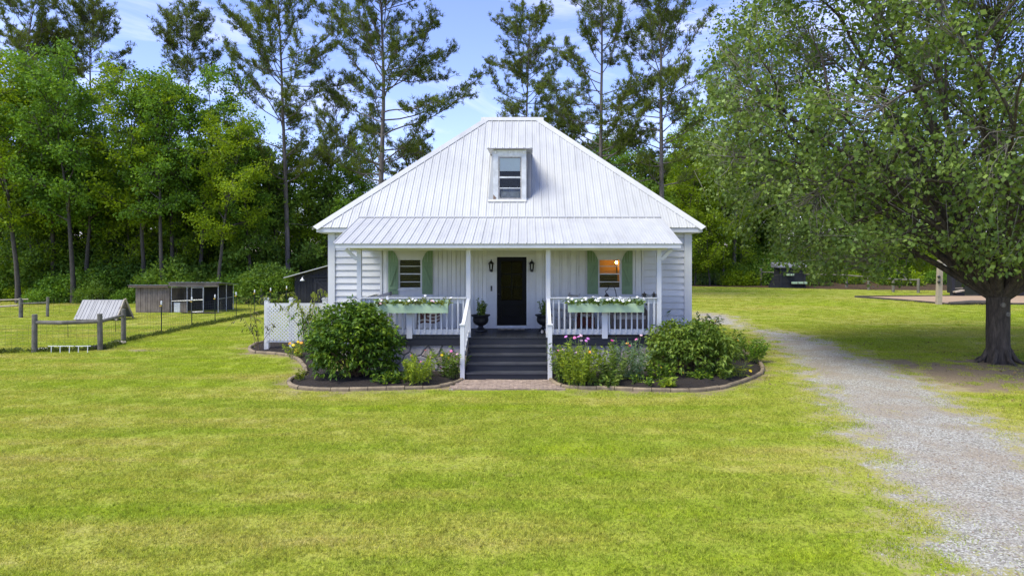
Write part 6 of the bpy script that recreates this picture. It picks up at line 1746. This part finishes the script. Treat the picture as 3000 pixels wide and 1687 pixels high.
# ------------------------------------------------------------------ garden plants
def plant_obj(name, loc, label, cat, parts_, group=None):
    t = thing(name, loc, label, cat, group)
    for nm, V, F, T, mt in parts_:
        if len(V): link(bpy.data.objects.new(nm, np_mesh(nm, V, F, mt, T, nm == 'stems')), t, loc)
    return t
def bush(seed, rx, ry, h, z0, nl, leaf, whorl=7, droop=0.45, shell=0.5, squash=0.9):
    """dense leafy bush: drooping leaves in whorls over an uneven dome"""
    rng = np.random.RandomState(seed); n = nl // whorl
    az = rng.uniform(0, 6.28, n); u = rng.uniform(-0.45, 1.0, n); u = np.clip(u, -0.5, 1)
    rad = (shell + (1 - shell) * rng.random(n) ** 0.6)
    bump_ = 1 + 0.13 * np.sin(az * 3 + seed) * np.cos(u * 4) + rng.normal(0, 0.06, n)
    c = np.sqrt(np.clip(1 - u ** 2, 0, 1))
    zc = z0 + (h - z0) * 0.45; hh = (h - z0) * 0.55
    TP = np.stack([rx * rad * bump_ * c * np.cos(az), ry * rad * bump_ * c * np.sin(az), zc + hh * u * rad * bump_ * np.where(u < 0, 1.5, 1.0)], 1)
    TP[:, 2] = np.maximum(TP[:, 2], 0.08 + 0.15 * rng.random(n))
    idx = np.repeat(np.arange(n), whorl)
    outw = nrm(TP - np.array([0, 0, zc * 0.7]))
    th = np.tile(np.arange(whorl) * 2 * np.pi / whorl, n) + np.repeat(rng.uniform(0, 6.28, n), whorl)
    D = np.stack([np.cos(th), np.sin(th), np.zeros_like(th)], 1) * 0.9 + outw[idx] * 0.55
    Pn = TP[idx] + D * leaf * 0.15 + rng.normal(0, leaf * 0.22, (n * whorl, 3))
    cl = rng.random(n)
    V, F, T = make_leaves(Pn, D * 1.3, leaf * rng.uniform(0.7, 1.25, len(idx)), rng, droop, 0.46, 0.30, 1.0, True, np.clip(cl[idx] * 0.45 + rng.random(len(idx)) * 0.55, 0, 1))
    br = []
    for i in rng.choice(n, min(n, 90), False):
        e = TP[i]; b = np.array([rng.normal(0, 0.12 * rx), rng.normal(0, 0.12 * ry), 0])
        m = b * 0.5 + e * 0.5 + np.array([0, 0, 0.18 * h]) * (0.5 if e[2] > h * 0.5 else 0.2)
        br.append((np.array([b, m, e]), np.array([0.016, 0.011, 0.005])))
    Vs, Fs = tubes(br, 4)
    return [('stems', Vs, Fs, None, 'stem_brown'), ('foliage', V, F, T, None)]
def withmat(parts_, m): return [(a, b, c, d, e or m) for a, b, c, d, e in parts_]
b1 = gpt(1020, 1122)
plant_obj('leafy_bush', (b1[0], b1[1] + 0.5, 0.0), 'large round glossy green bush left of the front steps', 'bush', withmat(bush(71, 1.10, 1.0, 1.95, 0.05, 9500, 0.13), 'leaf_bush'))
b2 = gpt(2035, 1112)
plant_obj('leafy_bush', (b2[0], b2[1] + 0.55, 0.0), 'wide loose green bush at the right porch corner', 'bush', withmat(bush(72, 1.15, 0.95, 1.45, 0.15, 6500, 0.125, 6, 0.5, 0.3), 'leaf_bush2'))

def upright(seed, w, h, ns, per, leaf, asp=0.5, lean=0.25, start=0.15, droop=0.2, rnd=0.6, r=0.006):
    """clump of upright stems clothed in leaves"""
    rng = np.random.RandomState(seed); br, P_, D_ = [], [], []
    for i in range(ns):
        a = rng.uniform(0, 6.28); q = math.sqrt(rng.random()) * w
        b = np.array([q * math.cos(a) * 0.6, q * math.sin(a) * 0.6, 0])
        d = np.array([math.cos(a) * lean * q / max(w, 1e-3), math.sin(a) * lean * q / max(w, 1e-3), 1]) + np.append(rng.normal(0, 0.07, 2), 0)
        L = h * rng.uniform(0.6, 1.05)
        pts, rad = limb(b, d, L, r, r * 0.4, 6, rng, (d[0] * 0.8, d[1] * 0.8, -0.1), 0.05); br.append((pts, rad))
        for k in range(per):
            g = start + (1 - start) * (k + rng.random()) / per
            p, dd = along(pts, min(g, 0.995)); th = rng.uniform(0, 6.28)
            P_.append(p); D_.append(nrm(dd) * 0.35 + np.array([math.cos(th), math.sin(th), 0.1]))
    P_, D_ = np.array(P_), np.array(D_)
    V, F, T = make_leaves(P_, D_, leaf * rng.uniform(0.6, 1.25, len(P_)), rng, droop, asp, rnd * 0.5)
    Vs, Fs = tubes(br, 4)
    tips = np.array([b[0][-1] for b in br])
    return [('stems', Vs, Fs, None, 'stem'), ('foliage', V, F, T, None)], tips
def blooms(t, pts, mats, r, rng, face=None, name='flower'):
    """each flower a little disc of petals on its stalk"""
    for i, p in enumerate(pts):
        mb = MB(); k = 8
        tl = Vector((rng.normal(0, 0.35), -0.55 + rng.normal(0, 0.25), 0.8)).normalized()
        u = tl.cross(Vector((1, 0.2, 0))).normalized(); v = tl.cross(u); c = Vector(p)
        mb.V = [tuple(c + tl * r * 0.25)]
        for j in range(2 * k):
            rr_ = r * (1.0 if j % 2 == 0 else 0.72) * rng.uniform(0.88, 1.1); a = math.pi * j / k
            mb.V.append(tuple(c + (u * math.cos(a) + v * math.sin(a)) * rr_))
        mb.V.append(tuple(c - tl * r * 0.35))
        n2 = 2 * k
        for j in range(n2):
            mb.F.append((0, 1 + j, 1 + (j + 1) % n2)); mb.F.append((n2 + 1, 1 + (j + 1) % n2, 1 + j))
        mb.build(name, mats[i % len(mats)], t, fixn=False)
def clump(name, px, py, label, cat, mat, flowers=None, fr=0.035, fpx=None, **k):
    x, y = gpt(px, py)
    k['ns'] = int(k['ns'] * 1.3); k['w'] *= 1.12; k['leaf'] *= 1.12
    parts_, tips = upright(**k)
    t = plant_obj(name, (x, y, 0.05), label, cat, withmat(parts_, mat))
    g = np.random.RandomState(k['seed'] + 1)
    if flowers:
        if fpx:                                              # flowers where the photograph shows them, on own stalks
            pp = []
            for fx, fy in fpx:
                q = np.array([sx(fx, y), y + g.uniform(-0.1, 0.1), sz(fy, y)]); pp.append(q)
                b = np.array([x + g.uniform(-0.08, 0.08), y, 0.1])
                MB().tube([tuple(b), tuple((b + q) / 2 + np.array([g.uniform(-.03, .03), 0, 0.05])), tuple(q)], 0.005, 4).build('flower_stalk', 'stem', t)
            blooms(t, pp, flowers, fr, g)
        else:
            n = min(len(tips), 9)
            blooms(t, tips[g.choice(len(tips), n, False)] + np.array([x, y, 0.06]), flowers, fr, g)
    return t
# left of the steps
clump('cosmos_plant', 1222, 1130, 'bright feathery green plant left of the steps', 'plant', 'leaf_fern', seed=81, w=0.36, h=0.72, ns=26, per=42, leaf=0.10, asp=0.24, rnd=1.4)
clump('zinnia_plant', 1322, 1112, 'flowering plant with pink and yellow blooms against the left newel', 'plant', 'leaf_bush2', ['petal_yellow', 'petal_yellow', 'petal_pink', 'petal_pale', 'petal_pale', 'petal_pink'], 0.045, [(1295, 1039), (1313, 1050), (1322, 1028), (1340, 1036), (1344, 1057), (1292, 1075)], seed=82, w=0.34, h=0.80, ns=18, per=26, leaf=0.10, asp=0.42)
clump('red_daisy_plant', 1250, 1118, 'thin plant with small dark red flowers before the stone base', 'plant', 'leaf_bush2', ['petal_red', 'petal_pink'], 0.03, [(1248, 1024), (1260, 1046), (1206, 1040), (1234, 1058)], seed=83, w=0.25, h=0.5, ns=9, per=18, leaf=0.08, asp=0.3)
clump('low_weed', 1170, 1128, 'small low leafy plant between the bush and feathery plant', 'plant', 'leaf_bush', seed=84, w=0.28, h=0.32, ns=12, per=14, leaf=0.09)
clump('low_weed', 880, 1120, 'tiny bright weed at the left tip of the flower bed', 'plant', 'leaf_yel', seed=85, w=0.16, h=0.26, ns=8, per=14, leaf=0.07)
# marigolds by the lattice
clump('marigold_plant', 868, 1050, 'orange marigolds at the foot of the white lattice', 'plant', 'leaf_fern', ['petal_orange', 'petal_yellow', 'petal_orange'], 0.06, [(848, 1006), (876, 1000), (882, 1004), (868, 1022), (869, 1029), (876, 1035), (866, 1046), (860, 1010)], seed=86, w=0.3, h=0.55, ns=14, per=22, leaf=0.09, asp=0.3)
# right of the steps
clump('cosmos_plant', 1700, 1132, 'tall feathery yellow-green plant with mauve flowers right of the steps', 'plant', 'leaf_fern', ['petal_mauve', 'petal_pink', 'petal_mauve', 'petal_pale', 'petal_mauve', 'petal_pale', 'petal_mauve', 'petal_orange', 'petal_pale'], 0.05, [(1658, 986), (1684, 990), (1696, 986), (1702, 982), (1722, 990), (1704, 998), (1718, 998), (1726, 1031), (1690, 1030)], seed=87, w=0.50, h=1.0, ns=46, per=50, leaf=0.10, asp=0.24, rnd=1.4)
clump('cosmos_plant', 1646, 1126, 'narrow feathery plant with one yellow flower against the right newel', 'plant', 'leaf_bush2', ['petal_yellow', 'petal_pale', 'petal_pink', 'petal_pink'], 0.045, [(1638, 1062), (1649, 1022), (1636, 1025), (1662, 1047)], seed=88, w=0.22, h=1.05, ns=16, per=40, leaf=0.10, asp=0.26, rnd=1.3)
clump('larkspur_plant', 1795, 1128, 'bushy mid green plant with a white flower before the stone base', 'plant', 'leaf_bush2', ['petal_white', 'petal_magenta', 'petal_white'], 0.045, [(1780, 1054), (1795, 998), (1752, 1054)], seed=89, w=0.32, h=0.98, ns=20, per=34, leaf=0.11, asp=0.28, rnd=1.0)
clump('artemisia_plant', 1848, 1122, 'tall blue-green feathery plant with red flowers above', 'plant', 'leaf_blue', ['petal_red', 'petal_orange', 'petal_pink', 'petal_pale'], 0.045, [(1843, 1011), (1836, 1004), (1864, 994), (1879, 982)], seed=90, w=0.34, h=1.05, ns=24, per=40, leaf=0.11, asp=0.2, rnd=1.1)
clump('low_weed', 1770, 1135, 'low mixed greenery near the middle of the right edging', 'plant', 'leaf_bush2', seed=91, w=0.45, h=0.32, ns=20, per=14, leaf=0.09)
clump('low_weed', 1880, 1134, 'sparse dark seedlings right of the blue-green plant', 'plant', 'leaf_bush', seed=92, w=0.4, h=0.25, ns=12, per=10, leaf=0.08)
clump('low_weed', 1955, 1138, 'small bright leafy clump with a red spot near the right edging', 'plant', 'leaf_fern', ['petal_red'], 0.025, [(1948, 1126)], seed=93, w=0.22, h=0.20, ns=10, per=10, leaf=0.12, asp=0.45)
clump('low_weed', 1647, 1124, 'small pale round-leaved seedling beside the right newel foot', 'plant', 'leaf_blue', seed=94, w=0.12, h=0.25, ns=6, per=8, leaf=0.09, asp=0.8)
clump('phlox_plant', 2016, 1050, 'tall blue-green leafy stems rising beside the right house wall', 'plant', 'leaf_blue', seed=95, w=0.35, h=1.55, ns=14, per=30, leaf=0.16, asp=0.35)
clump('coneflower_plant', 2070, 1040, 'plant with dried rusty flower heads at the right house corner', 'plant', 'leaf_bush2', ['petal_rust', 'petal_rust', 'petal_yellow', 'petal_rust'], 0.035, [(2058, 932), (2072, 938), (2068, 972), (2084, 945), (2090, 952), (2046, 930), (2095, 940), (2070, 976)], seed=96, w=0.45, h=1.25, ns=22, per=26, leaf=0.13, asp=0.35)
clump('coneflower_plant', 2140, 1060, 'airy brownish flowering plant at the outer right end of the bed', 'plant', 'leaf_bush2', ['petal_rust', 'petal_rust', 'petal_rust', 'petal_orange'], 0.03, [(2128, 985), (2150, 990), (2136, 1000), (2160, 996), (2110, 978), (2120, 968)], seed=97, w=0.5, h=0.95, ns=26, per=26, leaf=0.11, asp=0.3)
clump('aster_plant', 2200, 1062, 'soft green clump leaning over the far right edging', 'plant', 'leaf_wood', ['petal_rust', 'petal_orange'], 0.025, [(2195, 1000), (2215, 1010), (2205, 1020)], seed=98, w=0.45, h=0.75, ns=26, per=28, leaf=0.10, asp=0.3)
clump('iris_plant', 2168, 1108, 'small pale grassy tuft inside the right curve of the edging', 'plant', 'leaf_yel', ['petal_yellow'], 0.05, [(2199, 1086)], seed=99, w=0.16, h=0.42, ns=12, per=3, leaf=0.26, asp=0.12, start=0.0)
clump('low_weed', 2050, 1118, 'low spreading seedlings under the right corner bush', 'plant', 'leaf_bush', ['petal_yellow', 'petal_yellow'], 0.03, [(1938, 1075), (2000, 1090)], seed=100, w=0.42, h=0.28, ns=24, per=10, leaf=0.09)
clump('low_weed', 1935, 1120, 'dark green filler plant left of the right corner bush', 'plant', 'leaf_bush', seed=171, w=0.4, h=0.5, ns=16, per=18, leaf=0.10)
clump('low_weed', 2110, 1112, 'leafy ground cover at the foot of the right corner bush', 'plant', 'leaf_bush2', seed=172, w=0.5, h=0.38, ns=18, per=16, leaf=0.10)
clump('low_weed', 1120, 1128, 'dark leafy ground cover right of the large round bush', 'plant', 'leaf_bush', seed=173, w=0.4, h=0.3, ns=14, per=14, leaf=0.10)
# climbing rose on the right end post
clump('climbing_rose', 1922, 1060, 'climbing rose with sparse dusky leaves on the right porch post', 'plant', 'leaf_bush2', ['petal_pale', 'petal_white', 'petal_pale'], 0.05, [(1925, 959), (1912, 921), (1930, 1005)], seed=101, w=0.22, h=1.75, ns=9, per=60, leaf=0.085, asp=0.6, lean=0.05, start=0.05)
clump('climbing_rose', 1915, 1035, 'thin dark rose shoot reaching above the right railing end', 'plant', 'leaf_plum', seed=102, w=0.12, h=2.15, ns=6, per=30, leaf=0.075, asp=0.6, lean=0.05, start=0.45)
# vines on the lattice
def vine(seed, x0, x1, ztop, label, mat, ns, per, leaf, z0=0.02, y=LY - 0.22, name='lattice_vine', hang=0.55):
    rng = np.random.RandomState(seed); br, P_, D_ = [], [], []
    for i in range(ns):
        x = rng.uniform(x0, x1); h = ztop * rng.uniform(0.72, 1.05)
        pts, rad = limb((x, y, z0), np.array([rng.normal(0, 0.12), -0.02, 1]), h, 0.011, 0.005, 8, rng, (0, 0, -0.1), 0.10)
        br.append((pts, rad))
        e = pts[-1]; p2, r2 = limb(e, np.array([rng.normal(0, 0.8), -0.3, 0.2]), hang * rng.uniform(0.6, 1.3), 0.006, 0.003, 5, rng, (0, 0, -1.6), 0.1); br.append((p2, r2))
        for q, g0 in ((pts, 0.55), (p2, 0.05)):
            for k in range(per):
                p, dd = along(q, min(g0 + (1 - g0) * rng.random(), 0.99)); P_.append(p + rng.normal(0, 0.03, 3)); D_.append(np.array([rng.normal(0, 0.5), -0.4, -0.6]))
    V, F, T = make_leaves(np.array(P_), np.array(D_), leaf * rng.uniform(0.7, 1.3, len(P_)), rng, 0.6, 0.36, 0.35)
    Vs, Fs = tubes(br, 4)
    base = ((x0 + x1) / 2, y, 0.0)
    plant_obj(name, base, label, 'vine', [('stems', Vs - np.array(base), Fs, None, 'stem_brown'), ('foliage', V - np.array(base), F, T, mat)])
vine(111, -7.5, -6.6, 1.35, 'drooping leafy vine hanging over the right half of the lattice', 'leaf_wood', 13, 20, 0.12)
vine(112, -7.2, -6.9, 2.25, 'yellowing vine shoot arching above the lattice top', 'leaf_yel', 5, 26, 0.13, hang=0.5)
vine(113, -6.5, -6.25, 1.75, 'thin vine beside the house corner above the lattice', 'leaf_wood', 4, 14, 0.11)
vine(114, -8.75, -8.62, 1.45, 'withered brown vine outside the left lattice post', 'leaf_plum', 6, 8, 0.10)
fx = gpt(740, 938)
vine(115, fx[0] - 0.1, fx[0] + 0.1, 1.15, 'little bare young tree on the wire fence left of the lattice', 'leaf_yel', 2, 4, 0.12, y=fx[1] - 0.15, name='young_tree')

# flowers in the railing boxes and urns
def box_plant(x, z, seed, mat, label, flowers, nf, w=0.17, h=0.2, leaf=0.065, nst=16, per=12):
    parts_, tips = upright(seed, w, h, nst, per, leaf, 0.55, 0.9)
    t = plant_obj('bedding_plant', (x, 18.30, z), label, 'plant', withmat(parts_, mat), None)
    if nf:
        g = np.random.RandomState(seed + 5)
        pp = tips[g.choice(len(tips), nf, False)] + np.array([x, 18.30, z + 0.025]); pp[:, 1] -= 0.03
        blooms(t, pp, flowers, 0.042, g)
ordn = ['first', 'second', 'third', 'fourth', 'fifth', 'sixth', 'seventh', 'eighth']
for i in range(6):
    box_plant(1.36 + i * 0.325, 1.825, 120 + i, 'leaf_bush', 'white flowering bedding plant, %s from the left in the right railing box' % ordn[i], ['petal_white'], 8, 0.2, 0.25, nst=22)
for i in range(8):
    x = -3.92 + i * 0.248
    if i % 2: box_plant(x, 1.81, 140 + i, 'leaf_yel', 'lime green bedding plant with white blooms, %s plant along the left railing box' % ordn[i], ['petal_white'], 5, 0.16, 0.25)
    else: box_plant(x, 1.81, 150 + i, 'leaf_plum' if i in (0, 4) else 'leaf_dark', 'dark leaved bedding plant, %s plant along the left railing box' % ordn[i], ['petal_pale'], 2 if i in (0, 6) else 0, 0.15, 0.17)
for i, x in enumerate((-1.28, 0.58)):
    parts_, tips = upright(160 + i, 0.17, 0.52, 16, 44, 0.06, 0.55, 0.18, 0.05)
    plant_obj('potted_shrub', (x, 19.9 + 0.05 * i, ZF + 0.44), 'small twiggy shrub growing in the %s urn' % ('left' if i == 0 else 'right'), 'plant', withmat(parts_, 'leaf_bush2'))
# ------------------------------------------------------------------ grass blades over the lawn
def grass_mat():
    m, nt, b = new_mat('grass_blades')
    c = lawn_colour(nt)
    t = attr(nt, 'tint')
    c = mixc(nt, 1.0, c, ramp(nt, t, [(0.0, (0.60, 0.68, 0.55)), (0.55, (1.05, 1.07, 0.95)), (0.9, (1.2, 1.18, 1.05)), (1.0, (1.6, 1.45, 1.8))]), 'MULTIPLY')
    nt.links.new(c, b.inputs['Base Color']); b.inputs['Roughness'].default_value = 0.65
    b.inputs['Specular IOR Level'].default_value = 0.2
    out = nt.nodes["Material Output"]
    tr = nt.nodes.new("ShaderNodeBsdfTranslucent"); nt.links.new(mixc(nt, 1.0, c, (1.1, 1.1, 0.7), 'MULTIPLY'), tr.inputs[0])
    mx = nt.nodes.new("ShaderNodeMixShader"); mx.inputs[0].default_value = 0.4
    nt.links.new(b.outputs[0], mx.inputs[1]); nt.links.new(tr.outputs[0], mx.inputs[2]); nt.links.new(mx.outputs[0], out.inputs[0])
    return m
M['grass'] = grass_mat()
def tuft(seed, n, w, h):
    rng = np.random.RandomState(seed)
    P_ = np.stack([rng.uniform(-w, w, n), rng.uniform(-w, w, n), np.full(n, -0.006)], 1)
    L = h * rng.uniform(0.45, 1.2, n)[:, None]
    d = nrm(np.stack([rng.normal(0, 0.65, n), rng.normal(0, 0.65, n), np.ones(n)], 1))
    a = rng.uniform(0, 6.28, n); s = np.stack([np.cos(a), np.sin(a), a * 0], 1) * 0.0052
    tip = P_ + d * L; tip[:, :2] += d[:, :2] * L * 0.35
    V = np.stack([P_ - s, P_ + s, tip], 1).reshape(-1, 3)
    F = (np.arange(n)[:, None] * 3 + np.arange(3)[None]).astype(np.int32)
    o = bpy.data.objects.new('grass_tuft', np_mesh('grass_tuft', V, F, 'grass', np.repeat(rng.random(n), 3)))
    return o
tufts = [tuft(201 + i, 130, 0.16, h) for i, h in enumerate((0.040, 0.046, 0.054, 0.085))]
rng = np.random.RandomState(42)
pts = []
def rnd_pts(y0, y1, dens):
    hw0 = lambda Y: (1600 * Y / FP + 1.5)
    A = (y1 - y0) * 2 * hw0(y1)
    n = int(A * dens); Y = rng.uniform(y0, y1, n); X = rng.uniform(-hw0(y1), hw0(y1), n)
    k = (X < sx(3080, Y)) & (X > sx(-80, Y))
    return X[k], Y[k]
XS, YS = [], []
for y0, y1, dn in ((6.0, 10, 58), (10, 15, 48), (15, 21, 34), (21, 30, 20), (30, 44, 9), (44, 57, 4)):
    x, y = rnd_pts(y0, y1, dn); XS.append(x); YS.append(y)
X, Y = np.concatenate(XS), np.concatenate(YS)
g = f_gravel(X, Y); d = f_dirt_dark(X, Y); lt = f_litter(X, Y)
bedD = np.maximum(poly_sd(BEDPOLY_R, X, Y), poly_sd(BEDPOLY_L, X, Y))
hs = (X > -6.1) & (X < 5.25) & (Y > 18.4) & (Y < 30.2)
n1 = rng.random(len(X))
keep = (bedD < -0.08) & ~hs & (poly_sd(LANDING, X, Y) < -0.05) & (poly_sd(SAND, X, Y) < -0.1) & (n1 > g * 1.27) & (n1 > d * 1.0 - 0.1) & (lt < 0.4)
keep &= ~((np.abs(X - (-20.0)) < 2.6) & (np.abs(Y - 38) < 1.5)) & (np.hypot(X - 13.85, Y - 20.1) > 0.6)
X, Y = X[keep], Y[keep]
idx = np.where(rng.random(len(X)) < 0.012, 3, rng.choice([0, 0, 1, 1, 2], len(X))); scl = rng.uniform(0.8, 1.2, len(X)) * np.where(Y > 21, 1.25, 1.0)
gn_scatter('lawn_grass', np.stack([X, Y, gz(X, Y)], 1), tufts, idx, rng.uniform(0, 6.28, len(X)), scl, label='short mown yellow-green lawn grass')
# weeds along the fence line and round posts
W_ = []
ln = [gpt(-160, 1040), cA, cB, cC] + TP
for a, b in zip(ln[:-1], ln[1:]):
    a, b = np.array(a), np.array(b); n = int(np.hypot(*(b - a)) * 22)
    W_.append(a + (b - a) * rng.random((n, 1)) + rng.normal(0, 0.10, (n, 2)))
W_ = np.concatenate(W_)
M['weed'] = leaf_mat('fence_weeds', (0.05, 0.075, 0.012), (0.085, 0.12, 0.018), (0.15, 0.18, 0.03), 0.3)
def weed(seed):
    r_ = np.random.RandomState(seed); n = 60
    P_ = np.stack([r_.normal(0, 0.09, n), r_.normal(0, 0.09, n), r_.uniform(0, 0.10, n)], 1)
    V, F, T = make_leaves(P_, np.tile([0, 0, 1.0], (n, 1)), 0.09 * r_.uniform(0.6, 1.3, n), r_, -0.2, 0.3)
    return bpy.data.objects.new('weed', np_mesh('weed', V, F, 'weed', T))
gn_scatter('fence_weeds', np.stack([W_[:, 0], W_[:, 1], gz(W_[:, 0], W_[:, 1])], 1), [weed(301), weed(302)], rng.randint(0, 2, len(W_)), rng.uniform(0, 6.28, len(W_)), rng.uniform(0.4, 1.0, len(W_)), label='rough dark weeds growing along the wire fence')

# ------------------------------------------------------------------ loose stones on the driveway
def pebble(seed):
    r_ = random.Random(seed); bm = bmesh.new(); bmesh.ops.create_icosphere(bm, subdivisions=1, radius=1)
    for v in bm.verts: v.co = Vector((v.co.x * 0.018, v.co.y * 0.014, v.co.z * 0.009)) * (1 + r_.uniform(-0.25, 0.25))
    me = bpy.data.meshes.new('pebble'); bm.to_mesh(me); bm.free(); me.materials.append(M['pebble' + str(seed % 3)])
    return bpy.data.objects.new('pebble', me)
M['pebble0'] = paint('pebble_grey', (0.44, 0.40, 0.36), (0.32, 0.28, 0.25), 0.9, 30, None, 0, 0.2)
M['pebble1'] = paint('pebble_pale', (0.52, 0.485, 0.42), (0.42, 0.385, 0.33), 0.9, 30, None, 0, 0.2)
M['pebble2'] = paint('pebble_brown', (0.38, 0.30, 0.22), (0.26, 0.20, 0.15), 0.9, 30, None, 0, 0.2)
n = 120000
Y = 6.5 + 15 * rng.random(n) ** 1.6; X = rng.uniform(2.5, 20, n)
k = (X < sx(3080, Y)); X, Y = X[k], Y[k]
g = f_gravel(X, Y); k = (rng.random(len(X)) < (g - 0.35) * 1.2) & (poly_sd(BEDPOLY_R, X, Y) < -0.15)
X, Y = X[k][:30000], Y[k][:30000]
zz = gz(X, Y) + 0.009 + 0.03 * sst(0.0, 1.6, poly_sd(DRIVE, X, Y))
gn_scatter('driveway_gravel', np.stack([X, Y, zz], 1), [pebble(i) for i in range(3)], rng.choice([0, 1, 1, 0, 2], len(X)), rng.uniform(0, 6.28, len(X)), rng.uniform(0.35, 0.95, len(X)) ** 1.3, label='loose grey gravel on the curved driveway')

# ------------------------------------------------------------------ fallen leaves in the lawn
M['dry_leaf'] = leaf_mat('dry_leaves', (0.10, 0.08, 0.03), (0.17, 0.125, 0.05), (0.28, 0.2, 0.08), 0.1)
def litter(seed):
    r_ = np.random.RandomState(seed); n = 3
    P_ = np.stack([r_.normal(0, 0.06, n), r_.normal(0, 0.06, n), np.full(n, 0.035)], 1)
    V, F, T = make_leaves(P_, np.stack([r_.normal(0, 1, n), r_.normal(0, 1, n), np.zeros(n)], 1), 0.06 * r_.uniform(0.7, 1.2, n), r_, 0, 0.6, 0.2)
    return bpy.data.objects.new('dry_leaf', np_mesh('dry_leaf', V, F, 'dry_leaf', T))
n = 2000
Y = 6.5 + 24 * rng.random(n); X = rng.uniform(-1, 1, n) * 0.85 * Y
near = np.hypot(X - 12.5, Y - 18.5) < 7
k = (near & (rng.random(n) < 0.8)) & (f_gravel(X, Y) < 0.3) & (np.maximum(poly_sd(BEDPOLY_R, X, Y), poly_sd(BEDPOLY_L, X, Y)) < -0.1) & ~((X > -6.1) & (X < 5.25) & (Y > 16.6) & (Y < 30.2))
X, Y = X[k], Y[k]
gn_scatter('fallen_leaves', np.stack([X, Y, gz(X, Y) + 0.01], 1), [litter(401), litter(402)], rng.randint(0, 2, len(X)), rng.uniform(0, 6.28, len(X)), rng.uniform(0.6, 1.3, len(X)), label='scattered brown fallen leaves on the lawn')
